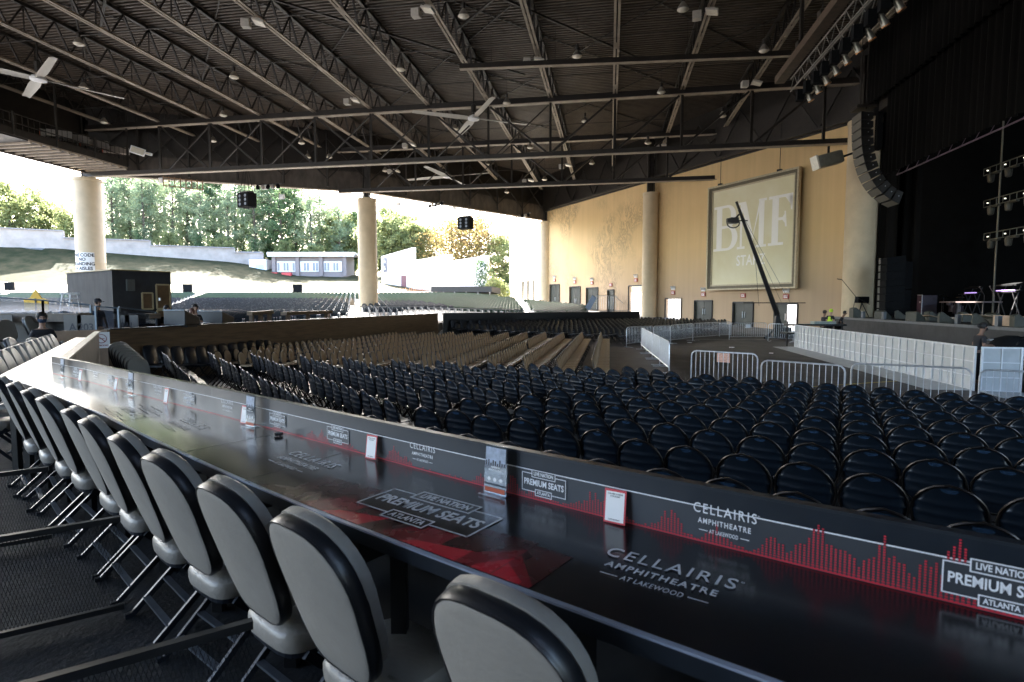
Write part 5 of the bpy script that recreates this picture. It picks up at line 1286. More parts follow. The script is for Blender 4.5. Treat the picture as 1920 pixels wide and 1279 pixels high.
def seat_at(px, pytop, Y, sit=True):
    P = at(px, pytop, Y=Y); P.z -= (1.37 if sit else 1.8); return P
person('person in black shirt and dark blue face mask, hands clasped, on the left tier', seat_at(78, 586, 12.4), R(-135), M_skin, M_bcloth, M_bcloth, pose='sit', mask=M_navy, armfwd=.9)
person('person in a black cap seen in profile in front of the dark cabin', seat_at(182, 561, 17.6, False), R(-100), M_skin, M_navy, M_jean, cap=M_bcloth, armfwd=.2)
person('seated person in dark clothes left of the mixing desks, arm raised to the face', seat_at(312, 573, 18.6), R(-110), M_skin2, M_bcloth, M_jean, pose='sit', armfwd=1.2)
person('person in dark jacket leaning between the two mixing desks', seat_at(364, 570, 19.8), R(-140), M_skin, M_bcloth, M_jean, pose='sit', lean=.15)
person('person in grey-green shirt bent over the papers by the right mixing desk', seat_at(375, 577, 19.4), R(140), M_skin, mat('grey_green_cloth', (.14, .2, .18), .8), M_jean, hair=mat('red_brown_hair', (.12, .05, .03), .6), pose='sit', lean=.35)

# ---------------------------------------------------------------- stage
stg = thing('stage', 'black concert stage with a grey front edge', 'stage', V(14.56, 40, 0)); so_ = V(14.56, 40, 0)
def SV(a, b, z=0): return V(a, b, z)-so_
M_skirt = mat('grey_stage_skirt', (.03, .031, .033), .75, var=.3, scale=2); M_sdeck = mat('black_stage_deck', (.02, .02, .02), .6, var=.4, scale=1.5)
mb = MB(); mb.prism([(SV(a, b).x, SV(a, b).y) for a, b in ((14.6, 40.6), (36, 40.6), (36, -8), (14.6, -8))], 1.3, 1.5); mb.build('deck', M_sdeck, stg)
mb = MB(); mb.bar(SV(14.58, 40.6, .7), SV(14.58, -8, .7), .06, 1.45); mb.build('skirt', M_skirt, stg)
mb = MB(); mb.bar(SV(14.53, 40.6, 1.44), SV(14.53, -8, 1.44), .08, .12); mb.build('edge_strip', mat('grey_edge', (.10, .11, .12), .5), stg)
hs = thing('stage_house', 'tall black stage house behind the proscenium', 'stage house', V(16, 40, 0)); ho = V(16, 40, 0)
def HV(a, b, z=0): return V(a, b, z)-ho
mb = MB(); mb.bar(HV(36, 42.5, 10), HV(36, -12, 10), .4, 21); mb.bar(HV(17.2, 42.8, 10), HV(36, 42.8, 10), .4, 21); mb.prism([(HV(a, b).x, HV(a, b).y) for a, b in ((16, 43), (36.2, 43), (36.2, -12), (16, -12))], 20.5, 20.9); mb.build('black_wall', M_blackmat, hs)
mb = MB(); mb.bar(HV(16.3, 40, 19.6), HV(16.3, -12, 19.6), .3, 2.2); mb.bar(HV(16.3, 45, 16.2), HV(16.3, 39, 16.2), .3, 8.6); mb.build('proscenium_header', M_blackmat, hs)
def drape(name, label, P, Q, z0, z1, amp=.18, fold=.55, z0b=None):
    d_ = Q-P; L_ = d_.length; d_.normalize(); nr_ = Vector((-d_.y, d_.x, 0)); n = int(L_/.11); mb = MB(); rnd = random.Random(5)
    ph = 0; vs = []
    for i in range(n+1):
        s = L_*i/n; ph += rnd.uniform(.7, 1.3)*.11/fold*2*math.pi; o_ = amp*math.sin(ph)
        zb_ = z0 if z0b is None else lerp(z0, z0b, i/n)
        for z, k in ((zb_, 1.15), (zb_+(z1-zb_)*.5, 1), (z1, .7)): vs.append(d_*s+nr_*o_*k+Vector((0, 0, z)))
    mb.add(vs, [(3*i+j, 3*i+3+j, 3*i+4+j, 3*i+1+j) for i in range(n) for j in range(2)])
    o = mb.build(name, M_drape, loc=(P.x, P.y, 0), smooth='all'); tag(o, label, 'curtain'); return o
M_drape = mat('charcoal_drape', (.005, .0045, .004), .95, var=.5, spec=.12, scale=1.2, stretch=(2, 2, .1))
drape('valance_curtain', 'deep black pleated valance across the top of the stage', V(16.05, 37.6), V(16.05, -10), 9.95, 15.2, .12, .5)
drape('valance_curtain', 'upper black pleated curtain above the valance', V(15.7, 39.4), V(15.7, -10), 14.6, 19.2, .12, .5)
drape('side_curtain', 'tall black side curtain next to the wide tan column', V(16.6, 40.5), V(17.1, 38.3), 1.5, 18, .2, .7)
drape('side_curtain', 'inner black side curtain behind the flown loudspeakers', V(17.2, 40.4), V(18.3, 38.0), 1.5, 14, .2, .7)
# valance batten
p, q = V(16.2, 36.4, 9.75), V(16.2, -8, 9.75); t = thing('lighting_batten', 'thin metal truss along the lower edge of the valance', 'truss', p)
mb = MB(); mb.tube([(0, 0, 0), q-p], .04, 5); mb.tube([(0, 0, .45), q-p+Vector((0, 0, .45))], .04, 5)
for k in range(88): c = (q-p)*k/88; mb.bar(c, c+(q-p)/88+Vector((0, 0, .45 if k % 2 == 0 else 0)), .02, .02)
M_plum = mat('plum_painted_truss', (.14, .09, .12), .5, var=.2); mb.build('truss_frame', M_plum, t)
# stage monitors
M_mong = mat('olive_grey_cabinet', (.045, .047, .036), .6, var=.2)
mon = None
MONS = [(1607, 600, 14.95, 'leftmost, near the microphone stand'), (1655, 604, 15.0, 'second from the left'), (1688, 601, 16.2, 'third, set further back'), (1716, 607, 15.0, 'in front of the flight case'), (1748, 606, 16.0, 'right of the flight case'), (1773, 612, 15.0, 'left of the tilted tan board'),
        (1812, 606, 16.6, 'behind the tilted tan board'), (1838, 617, 15.0, 'large one under the tilted tan board'), (1868, 612, 15.9, 'behind the person at the barrier'), (1915, 620, 15.0, 'rightmost, cut by the frame edge')]
for px, py, a, w in MONS:
    x = (px-PCX)/FPX; # intersect line a = const
    d_ = a/(cV*x-sV); P = Vector((x*d_, d_, 1.5)); lb = 'wedge stage monitor '+w
    if mon is None:
        mon = thing('stage_monitor', lb, 'loudspeaker', P, -PHI+R(85), group='wedge monitors along the stage front')
        mb = MB(); mb.add([(-.4, -.35, 0), (.4, -.35, 0), (.4, .35, 0), (-.4, .35, 0), (-.4, -.30, .2), (.4, -.30, .2), (.4, .2, .62), (-.4, .2, .62), (-.4, .35, .55), (.4, .35, .55)],
            [(3, 2, 1, 0), (0, 1, 5, 4), (4, 5, 6, 7), (7, 6, 9, 8), (8, 9, 2, 3), (0, 4, 7, 8, 3), (1, 2, 9, 6, 5)]); mb.build('cabinet', M_mong, mon, bevel=.025)
        mb = MB(); mb.add([(-.36, -.29, .225), (.36, -.29, .225), (.36, .185, .625), (-.36, .185, .625)], [(0, 1, 2, 3)]); mb.build('grille', M_blackp, mon)
    else: dup2(mon, P, -PHI+R(85)+random.uniform(-.5, .5), lb).scale = (.78,)*3
for px, py, a, s, rx, lb in [(1836, 592, 15.3, 1.15, .25, 'tilted tan board lying on top of a stage monitor'), (1745, 594, 15.9, .8, .5, 'small tilted tan board propped on the stage monitors'), (1898, 602, 15.6, 1.0, .1, 'orange-brown patterned box at the right stage edge')]:
    x = (px-PCX)/FPX; d_ = a/(cV*x-sV); P = at(px, py, Y=d_)
    tag(MB().box((0, 0, 0), (s, .7, .03 if rx > .1 else .4), rx=0, ry=rx*.4).build('stage_board' if rx > .1 else 'prop_box', mat('tan_board', (.42, .29, .19), .6, var=.15), loc=P, rz=.2), lb, 'board' if rx > .1 else 'box')
# small white-grey blocks between the monitors
blk = None
for k, px in enumerate([1618, 1657, 1704, 1796, 1872]):
    x = (px-PCX)/FPX; d_ = 14.8/(cV*x-sV); P = Vector((x*d_, d_, 1.75)); lb = 'small upright grey cable box on the stage edge, %s from the left' % nth(k+1)
    blk = tag(MB().box((0, 0, -.05), (.16, .16, .4)).build('cable_box', mat('grey_box', (.12, .13, .14), .6), loc=P), lb, 'box', 'cable boxes on the stage edge')
# flight case, riser table, keyboards, drums
def stg_at(px, a): x = (px-PCX)/FPX; d_ = a/(cV*x-sV); return Vector((x*d_, d_, 1.5))
P = stg_at(1731, 20.5); t = thing('flight_case', 'dark purple flight case with metal edges on the stage', 'flight case', P, -PHI)
mb = MB(); mb.box((0, 0, .75), (.9, 1.3, 1.3)); mb.build('case_body', mat('dark_purple_panel', (.03, .018, .035), .4), t, bevel=.02)
mb = MB()
for y in (-.66, .66): mb.bar((-.46, y, .1), (-.46, y, 1.42), .04, .04, up=(1, 0, 0))
mb.bar((-.46, -.66, 1.41), (-.46, .66, 1.41), .04, .04); mb.bar((-.46, .3, 1.41), (-.46, .3, 1.8), .03, .03, up=(1, 0, 0)); mb.bar((-.46, .3, 1.8), (-.46, .62, 1.8), .03, .03); mb.build('metal_edging', M_galv, t)
mb = MB(); [mb.box((-.47, y, .95), (.03, .16, .12)) for y in (-.45, .45)]; mb.box((-.47, 0, 1.3), (.03, .12, .06)); mb.build('latch', M_galv, t)
P = stg_at(1815, 21); t = thing('platform_table', 'long thin platform table carrying small percussion', 'table', P, -PHI)
MB().box((0, 0, .95), (1.0, 4.2, .07)).build('tabletop', mat('dull_pink_edge', (.12, .09, .09), .5), t)
for x in (-.4, .4):
    for y in (-2, 2): MB().bar((x, y, 0), (x, y, .92), .05, .05, up=(1, 0, 0)).build('leg', M_blackp, t)
M_chrome = mat('stand_chrome', (.05, .05, .055), .4, metal=.6); M_vio = emis('violet_lit_key_panel', (.45, .3, .75), .12)
def keyb(px, a, z, w, lb, lit=True):
    P = stg_at(px, a); t = thing('keyboard_stand', lb, 'keyboard', P, -PHI, group='keyboards on stands on the dark stage')
    for zz in (z, z+.38):
        MB().box((0, 0, zz), (.35, w, .1), ry=-.25).build('keyboard', M_dark, t, bevel=.01)
    MB().box((-.16, 0, z+.03), (.03, w*.92, .09), ry=-.25).build('key_panel', M_vio, t)
    m = MB()
    for y in (-w*.35, w*.35): m.bar((-.3, y, 0), (.25, y, z+.4), .04, .04); m.bar((.3, y, 0), (-.2, y, z), .04, .04)
    m.build('stand', M_chrome, t); return t
keyb(1888, 22, 1.55, 1.7, 'double keyboard on a chrome stand glowing violet, at the right')
t = keyb(1822, 23, 1.5, 1.3, 'tilted keyboard with a violet stripe, left of the larger one')
P = stg_at(1795, 22.5); t = thing('drum_kit', 'dim drum kit with cymbals in the middle of the stage', 'drums', P, -PHI)
for x, y, r_, z, h in [(0, 0, .28, .2, .5), (-.3, -.5, .18, .7, .25), (-.3, .4, .18, .75, .25), (.1, .8, .22, .3, .45)]: MB().lathe((x, y, z), [(r_, 0), (r_, h)], 16).build('drum', mat('drum_shell', (.06, .05, .07), .3), t)
for x, y, z in [(-.4, -.9, 1.25), (-.4, .9, 1.35), (.2, 0, 1.45), (.1, 1.3, 1.1)]:
    c_ = MB().lathe((x, y, z), [(.24, 0), (.1, .03), (.01, .05)], 16).build('cymbal', mat('brass_cymbal', (.4, .28, .12), .3, metal=.9), t); MB().tube([(x, y, z), (x, y, 0)], .012, 5).build('cymbal_stand', M_chrome, c_)
for k, px in enumerate((1843, 1862, 1905)):
    P = stg_at(px, 21.5); t = thing('microphone_stand', 'thin chrome microphone stand on the stage, %s from the flight case' % nth(k+1), 'microphone stand', P, group='microphone stands on the stage')
    MB().tube([(0, 0, 0), (0, 0, 1.35), (-.35, -.1, 1.75)], .012, 5).lathe((0, 0, 0), [(.14, 0), (.14, .02), (.02, .04)], 10).build('stand', M_chrome, t); MB().lathe((-.36, -.1, 1.76), [(.02, 0), (.035, .05), (.02, .1)], 8).build('microphone', M_dark, t)
# boom mic and dark gear at the left stage corner
P = at(1597, 590, Y=35.6); P.z = 1.5; t = thing('microphone_stand', 'boom microphone stand leaning left at the stage corner by the wide column', 'microphone stand', P)
MB().tube([(0, 0, 0), (.2, 0, 1.3)], .02, 5).tube([(1.1, 0, .8), (.2, 0, 1.3), (-.7, 0, 2.35)], .018, 5).build('stand', M_blackp, t); MB().tube([(-.7, 0, 2.35), (-1.0, 0, 2.4)], .03, 6).build('microphone', M_blackp, t)
P = at(1615, 595, Y=36); P.z = 1.5; t = thing('tripod_camera', 'dark camera on a tripod next to the boom microphone', 'camera', P)
MB().bar((0, 0, .9), (-.35, -.2, 0), .05, .05).bar((0, 0, .9), (.35, -.2, 0), .05, .05).bar((0, 0, .9), (0, .4, 0), .05, .05).build('tripod', M_blackp, t); MB().box((0, 0, 1.1), (.7, .4, .4)).build('camera_body', M_dark, t, bevel=.03)
# sub and side stacks
P = stg_at(1668, 16.2); t = thing('speaker_stack', 'grey and black loudspeaker stack at the left of the stage', 'loudspeaker', P, -PHI)
for k in range(8):
    z = .35+.43*k; o_ = MB().box((-.0, 0, z), (1.0, 1.0, .40), ry=-.02*k).build('cabinet', M_dark, t, bevel=.02)
    MB().box((-.508, .36, z), (.02, .24, .34)).build('grey_side', mat('pale_speaker_side', (.12, .115, .105), .6, var=.2, scale=14), o_)
P = stg_at(1680, 17.6); t = thing('speaker_stack', 'tall black box stack right of the grey loudspeakers', 'loudspeaker', P, -PHI)
for k in range(2): MB().box((0, 0, .85+1.72*k), (1.0, 1.5, 1.68)).build('cabinet', M_dark, t, bevel=.03)
# flown line array
arr = thing('line_array', 'long curved line array of loudspeakers hanging beside the stage', 'loudspeaker')
path = [(1618, 214), (1620, 232), (1623, 250), (1626.5, 268), (1630.5, 285), (1635.5, 302), (1641.5, 318), (1648, 333), (1655, 346), (1663, 357), (1671, 366), (1680, 373)]
AD = 14.0
PP = [at(px, py, Y=AD/(cV*(px-PCX)/FPX-sV)) for px, py in path]; prev = None
z0 = PP[0]; zz = [z0.z]; 
o0 = Vector(V(14.3, 27.0)); 
# physical curve in the a-z plane at constant b
bb = toV(PP[0].x, PP[0].y)[1]; cur = Vector((toV(PP[0].x, PP[0].y)[0], PP[0].z)); ang = 0.0; arr.location = V(cur.x, bb, cur.y)
for k in range(12):
    ang = R(1.0+k*k*.5); nx = cur+Vector((math.sin(ang)*.45, -math.cos(ang)*.45)); c = (cur+nx)/2; cur = nx
    M = Matrix.Rotation(-PHI, 4, 'Z') @ Matrix.Rotation(-ang, 4, 'Y'); base = V(c.x, bb, c.y)-arr.location
    cb = MB(); cb.add([base+M @ Vector((x, y*(1 if x < 0 else .62), z*(.208 if x < 0 else .16))) for x in (-.32, .38) for y in (-.62, .62) for z in (-1, 1)], [(0, 1, 3, 2), (4, 6, 7, 5), (0, 4, 5, 1), (2, 3, 7, 6), (0, 2, 6, 4), (1, 5, 7, 3)]); cbo = cb.build('cabinet', mat('array_cabinet', (.028, .026, .024), .55, var=.15), arr)
    g = MB(); g.add([base+M @ Vector((-.325, y*.6, z*.19)) for y, z in ((-1, -1), (1, -1), (1, 1), (-1, 1))], [(0, 3, 2, 1)]); g.build('grille', mat('brown_grey_grille', (.13, .12, .10), .7, var=.1, scale=30), cbo)
    g = MB(); g.lathe(base+M @ Vector((.05, -.56, 0)), [(.03, 0), (.03, .02)], 6, M=Matrix.Rotation(R(90), 4, 'X')); g.build('side_bolt', M_galv, cbo)
mb = MB()
for s in (-.4, .4): mb.tube([V(0, s, .15), V(0, s, 4.6)], .03, 5)
mb.box((0, 0, .3), (1, 1, .15), rz=-PHI); mb.build('rigging', M_steel, arr)
# lighting truss with moving heads
TA, TZ = 8.8, 12.6
lt = thing('lighting_truss', 'long lighting truss sloping across the upper right toward the stage', 'truss', V(TA, 26, TZ)); lo = V(TA, 26, TZ)
b_lo, b_hi = 6, 30
mb = MB()
for da, dz in ((-.3, 0), (.3, 0), (-.3, .6), (.3, .6)): mb.tube([V(TA+da, b_lo, TZ+dz)-lo, V(TA+da, b_hi, TZ+dz)-lo], .035, 5)
b = b_lo
while b < b_hi:
    for da in (-.3, .3): mb.bar(V(TA+da, b, TZ)-lo, V(TA+da, b+.5, TZ+.6)-lo, .025, .025); mb.bar(V(TA+da, b+.5, TZ+.6)-lo, V(TA+da, b+1, TZ)-lo, .025, .025)
    b += 1
mb.build('truss_frame', mat('dull_aluminium', (.3, .28, .25), .45, metal=.5, var=.1), lt)
mb = MB()
for k in range(9): mb.tube([V(TA, 8+k*2.7, TZ+.6)-lo, V(TA, 8+k*2.7, TZ+5)-lo], .02, 4)
mb.tube([V(TA-.6, b_lo, TZ+1.2)-lo, V(TA-.6, b_hi, TZ+1.2)-lo], .03, 4)
for k in range(8): mb.box(V(TA-.6, 9+k*2.7, TZ+1.3)-lo, (.2, .3, .3))
mb.build('hanger', M_steel, lt)
head = None
for k in range(22):
    b = 29.4-k*1.05; P = V(TA+.25, b, TZ-.1); lb = 'silver stage lamp hanging under the lighting truss, %s from its far end' % nth(k+1)
    if head is None:
        head = thing('stage_lamp', lb, 'stage lamp', P, -PHI, group='silver lamps under the lighting truss')
        MB().lathe((.12, 0, -.4), [(.06, .28), (.1, .24), (.12, .0), (.14, -.18), (.13, -.18)], 12, M=Matrix.Rotation(R(-28), 4, 'Y')).build('lamp_body', mat('polished_lamp', (.26, .24, .2), .35, metal=.7, var=.1), head, smooth=True)
        MB().lathe((.12, 0, -.4), [(.125, -.175), (.14, -.2), (.14, -.22)], 12, M=Matrix.Rotation(R(-28), 4, 'Y')).build('front_ring', mat('copper_ring', (.6, .28, .1), .3, metal=.6), head)
        MB().bar((0, 0, .1), (.05, 0, -.3), .05, .25).box((-.3, 0, -.3), (.3, .3, .5)).build('yoke', M_dark, head)
    else: dup2(head, P, -PHI+random.uniform(-.1, .1), lb)
# brown edge beam and struts at the right
mb = MB()
t = thing('edge_beam', 'thick brown beam running up to the right beside the lamps', 'beam', V(8.3, 20, 0)); o = V(8.3, 20, 0)
mb.bar(V(8.3, -2, 13.6)-o, V(8.3, 31.2, 13.6)-o, .45, .35); mb.build('beam', mat('brown_beam', (.09, .06, .04), .6, var=.3), t)
mb = MB()
for k in range(7): mb.bar(V(8.3, 4+k*4, 13.7)-o, V(10.5, 6+k*4, 17)-o, .16, .16); mb.bar(V(8.3, 4+k*4, 13.7)-o, V(8.3, 4+k*4, 16.9)-o, .14, .14, up=(1, 0, 0))
mb.build('strut', M_steel, t)
# stage rigs with lamps inside the stage
for k, (py, lb) in enumerate([(328, 'upper lighting rig hanging inside the dark stage'), (388, 'middle lighting rig hanging inside the dark stage'), (450, 'lower lighting rig hanging inside the dark stage')]):
    P = stg_at(1850, 24); P = at(1850, py, Y=P.y); t = thing('stage_rig', lb, 'lighting rig', P, -PHI, group='lamp rigs inside the stage'); mb = MB()
    for z in (0, .42): mb.tube([(0, .3, z), (0, -6, z)], .03, 4)
    for j in range(11): mb.bar((0, .3-j*.6, 0), (0, .3-j*.6, .42), .025, .025, up=(1, 0, 0))
    mb.build('truss_frame', mat('dim_aluminium', (.22, .22, .19), .5, metal=.4), t)
    for j in range(3):
        b_ = MB().lathe((-.1, -.6-1.6*j, -.3), [(.16, .25), (.2, .1), (.16, -.25), (.1, -.3)], 10).build('lamp', mat('dim_lamp', (.08, .08, .065), .5), t)
        MB().lathe((-.3, -.6-1.6*j, .12), [(.05, 0), (.05, .05)], 8).build('indicator', emis('small_white_led', (.9, .9, .7), .2), b_)
        MB().box((-.15, -1.2-1.6*j, -.1), (.2, .5, .12)).build('ballast', mat('dim_lamp', (.08, .08, .065), .5), t)
for px in (1860, 1706):
    P = stg_at(px, 24); t = MB().tube([(0, 0, 0), (0, 0, 14)], .05 if px == 1860 else .02, 5).build('rigging_pole', mat('dim_aluminium', (.22, .22, .19), .5), loc=P); tag(t, 'thin vertical pole on the stage '+('through the lighting rigs' if px == 1860 else 'left of the lighting rigs'), 'pole')
P = stg_at(1770, 30); t = thing('upstage_gallery', 'dim brown railing gallery high at the back of the stage', 'gallery', at(1740, 380, Y=P.y), -PHI)
MB().bar((0, 2, -.4), (0, -11, -.4), .3, .1).bar((0, 2, .5), (0, -11, .5), .05, .05).build('rail', mat('dim_brown_rail', (.035, .024, .016), .6), t)
m = MB(); [m.bar((0, 2-k*.25, -.4), (0, 2-k*.25, .5), .02, .02, up=(1, 0, 0)) for k in range(52)]; m.build('balusters', mat('dim_brown_rail', (.035, .024, .016), .6), t)
# projector lamp on an arm by the wide column
P = at(1553, 300, Y=34.5); t = thing('wall_floodlight', 'large grey-green floodlight on an arm right above the banner', 'floodlight', P)
MB().box((0, 0, 0), (1.5, .8, .75), ry=R(-15)).build('housing', mat('khaki_metal', (.2, .19, .15), .5), t, bevel=.12); MB().box((-.8, -.05, -.2), (.1, .75, .8), ry=R(-15)).build('glass', mat('pale_lamp_glass', (.7, .66, .55), .3), t)
MB().tube([(.6, 0, .1), (1.6, 0, .45), (2.4, .5, .8)], .07, 6).bar((0, 0, .3), (0, 0, .8), .1, .1, up=(1, 0, 0)).build('arm', M_blackp, t)

# ---------------------------------------------------------------- banner
def bw(px, z, off=.45):
    d_ = (41.5-.0)/(.5+(px-PCX)/FPX); return d_
dL, dR = dpx(1326)-.4, dpx(1517)-.3
ban = thing('screen_banner', 'huge pale framed screen reading BMF STARZ hung on the tan wall', 'banner', wall_pt(dL, .45)+Vector((0, 0, 3.45)))
BW = dL-dR; BH = 8.6; bo = wall_pt(dL, .45)+Vector((0, 0, 3.45))
XW = WD*-1; BM = Matrix(((XW.x, 0, WN.x, 0), (XW.y, 0, WN.y, 0), (0, 1, 0, 0), (0, 0, 0, 1)))
def bbox(x0, y0, x1, y1, z0, z1, name, m, par=None, mbx=None):
    mb = mbx or MB(); mb.add([BM @ Vector(v) for v in [(x, y, z) for x in (x0, x1) for y in (y0, y1) for z in (z0, z1)]], [(0, 1, 3, 2), (4, 6, 7, 5), (0, 4, 5, 1), (2, 3, 7, 6), (0, 2, 6, 4), (1, 5, 7, 3)])
    return None if mbx else mb.build(name, m, par or ban)
M_scr = mat('pale_olive_screen', (.74, .67, .42), .8, var=.03, scale=.4, col2=(.80, .75, .55)); M_let = mat('cream_screen_letter', (.95, .92, .86), .7, var=.02)
M_gold = mat('antique_gold_frame', (.5, .42, .28), .5, metal=.1, var=.35, scale=14, bump=.6, bscale=20); M_goldd = mat('dark_gold_carving', (.12, .10, .06), .6, var=.5, scale=20, bump=.8, bscale=20)
f = .48
bbox(f-.05, f-.05, BW-f+.05, BH-f+.05, 0, .05, 'screen', M_scr)
for (x0, y0, x1, y1) in ((0, 0, BW, .12), (0, BH-.12, BW, BH), (0, .12, .12, BH-.12), (BW-.12, .12, BW, BH-.12)): bbox(x0, y0, x1, y1, 0, .28, 'frame_moulding', M_gold)
for (x0, y0, x1, y1) in ((.12, .12, BW-.12, .34), (.12, BH-.34, BW-.12, BH-.12), (.12, .34, .34, BH-.34), (BW-.34, .34, BW-.12, BH-.34)): bbox(x0, y0, x1, y1, 0, .18, 'frame_carving', M_goldd)
for (x0, y0, x1, y1) in ((.34, .34, BW-.34, f-.03), (.34, BH-f+.03, BW-.34, BH-.34), (.34, f-.03, f-.03, BH-f+.03), (BW-f+.03, f-.03, BW-.34, BH-f+.03)): bbox(x0, y0, x1, y1, 0, .12, 'frame_moulding', M_gold)
for x in (BW*.14, BW*.8):
    mb = MB(); mb.tube([BM @ Vector((x, BH, .1)), BM @ Vector((x, BH+3.4, .1))], .025, 5); bbox(x-.15, BH-.02, x+.15, BH+.15, 0, .25, '', None, mbx=mb); mb.build('cable', M_blackp, ban)
iw, ih = BW-2*f, BH-2*f
def U(u, v): return (f+u*iw, f+(1-v)*ih)
mb = MB()
def lbox(u0, v0, u1, v1): x0, y0 = U(u0, v0); x1, y1 = U(u1, v1); mb.add([BM @ Vector((x, y, .056)) for x, y in ((x0, y1), (x1, y1), (x1, y0), (x0, y0))], [(0, 1, 2, 3)])
def lpoly(pts): mb.add([BM @ Vector((*U(u, v), .057)) for u, v in pts], [tuple(range(len(pts)))])
def bowl(cu, cv, ru, rv, tu, tv, a0=-90, a1=90):
    n = 16; A = [(cu+ru*math.cos(R(lerp(a0, a1, i/n))), cv+rv*math.sin(R(lerp(a0, a1, i/n)))) for i in range(n+1)]; B = [(cu+(ru-tu)*math.cos(R(lerp(a0, a1, i/n))), cv+(rv-tv)*math.sin(R(lerp(a0, a1, i/n)))) for i in range(n+1)]
    for i in range(n): lpoly([B[i], B[i+1], A[i+1], A[i]])
t_, b_ = .16, .64
# B
lbox(.05, t_+.025, .125, b_-.025); lbox(.01, t_, .2, t_+.027); lbox(.01, b_-.027, .2, b_); lbox(.125, .375, .2, .405)
bowl(.2, (t_+.405)/2, .115, (.405-t_)/2, .07, .027); bowl(.2, (.375+b_)/2, .14, (b_-.375)/2, .075, .027)
# M
lbox(.345, t_, .43, t_+.025); lbox(.37, t_+.02, .398, b_-.02); lbox(.335, b_-.025, .435, b_); lbox(.60, t_, .695, t_+.025); lbox(.605, t_+.02, .668, b_-.02); lbox(.57, b_-.025, .70, b_)
lpoly([(.372, t_+.0), (.44, t_), (.545, b_-.1), (.515, b_-.02)]); lpoly([(.515, b_-.02), (.53, b_-.1), (.605, t_+.02), (.612, t_+.09)])
# F
lbox(.76, t_+.02, .835, b_-.025); lbox(.72, t_, .99, t_+.028); lbox(.72, b_-.027, .895, b_); lbox(.835, .375, .91, .403); lpoly([(.90, .32), (.915, .32), (.93, .47), (.91, .47)]); lpoly([(.95, t_+.02), (.99, t_+.02), (.985, t_+.16), (.97, t_+.15)])
lpoly([(.88, .375), (.915, .33), (.92, .45), (.88, .403)]); lpoly([(.90, t_+.02), (.99, t_+.02), (.985, t_+.13)])
text(mb, 'STARZ', BM @ Matrix.Translation((*U(.51, .765), .057)), 1.15, None, .015, 1.05, width=iw*.36)
mb.build('lettering', M_let, ban)

# ---------------------------------------------------------------- camera crane
P = at(1452, 636, 0); t = thing('camera_crane', 'tall thin black camera crane leaning left in front of the banner', 'camera crane', P)
tip = at(1386, 393, Y=P.y-1)-P; piv = Vector((.15, 0, 1.6)); tail = piv+(piv-tip).normalized()*1.6
mb = MB(); mb.tube([piv+(tip-piv)*.0, piv+(tip-piv)*.25, piv+(tip-piv)*.6, tip], [.17, .15, .12, .09], 8); mb.build('boom', M_blackp, t)
mb = MB(); mb.tube([tail, piv], .1, 6); mb.box(tail, (.7, .4, .5)); mb.build('counterweight', M_blackp, t)
mb = MB(); mb.bar((0, 0, .1), piv, .25, .25, up=(1, 0, 0))
for x, y in ((-.8, -.5), (.9, -.4), (0, .9)): mb.bar((0, 0, .7), (x, y, .15), .08, .08); mb.lathe((x, y, .15), [(.15, -.08), (.15, .08)], 10, M=Matrix.Rotation(R(90), 4, 'X'))
mb.box((.6, 0, .5), (.8, .5, .6)); mb.build('dolly', M_blackp, t)
mb = MB(); mb.tube([piv+(tip-piv)*.03+Vector((-2.2, 0, .6)), piv+(tip-piv)*.03+Vector((1.9, 0, .6))], .03, 5)
for s in (.5, 1.1): mb.tube([tip, (s, 0, 2.2)], .012, 4)
mb.tube([piv+(tip-piv)*.6, (-1.0, .2, 2.2)], .012, 4); mb.build('stay_wire', M_blackp, t)
mb = MB(); c = tip+Vector((-.35, 0, -.7)); mb.box(c, (.5, .5, .35)); mb.box(c+Vector((-.3, -.1, 0)), (.3, .25, .25)); mb.bar(tip, tip+Vector((-.2, 0, .5)), .12, .12)
mb.tube([c+Vector((.4*math.cos(x), .0, -.15+.3*math.sin(x))) for x in [k*.5236 for k in range(12)]], .04, 5, closed=True); mb.bar(tip+Vector((0, 0, -.3)), c, .1, .1); mb.tube([c, c+Vector((.9, 0, .0))], .04, 5); mb.build('camera_head', M_blackp, t)

# ---------------------------------------------------------------- barricade panels and crowd fences
M_alup = mat('brushed_aluminium_panel', (.42, .44, .45), .55, metal=.35, var=.12, scale=2.5); M_alug = mat('aluminium_frame', (.62, .64, .66), .4, metal=.5, var=.1)
def barric(P, Q, label, m=None, H=1.22, group='aluminium barrier panels before the stage'):
    t = thing('stage_barrier', label, 'barrier', P, group=group); e = Q-P; L_ = e.length; u = e.normalized(); nr_ = Vector((-u.y, u.x, 0))
    MB().bar(u*.02+Vector((0, 0, H/2)), e-u*.02+Vector((0, 0, H/2)), .03, H-.04).build('panel', m or M_alup, t)
    mb = MB()
    for s in (0.02, .5, .98): mb.bar(e*s+nr_*.02+Vector((0, 0, 0)), e*s+nr_*.02+Vector((0, 0, H)), .05 if s != .5 else .025, .05, up=tuple(nr_))
    for z in (.02, .4, .8, 1.2): mb.bar(u*.02+nr_*.022+Vector((0, 0, z)), e-u*.02+nr_*.022+Vector((0, 0, z)), .05, .025 if z not in (.02, 1.2) else .045)
    mb.build('frame', M_alug, t)
    MB().add([Vector((0, 0, .012)), e+Vector((0, 0, .012)), e+nr_*1.15+Vector((0, 0, .012)), nr_*1.15+Vector((0, 0, .012)), Vector((0, 0, .03)), e+Vector((0, 0, .03)), e+nr_*1.15+Vector((0, 0, .014)), nr_*1.15+Vector((0, 0, .014))], [(4, 7, 6, 5), (3, 2, 6, 7), (0, 3, 7, 4), (1, 5, 6, 2)]).build('foot_plate', M_alup, t)
    return t
b0_, b1_ = Vector((15.36, 30.6, 0)), Vector((12.62, 15.3, 0)); NB = 15
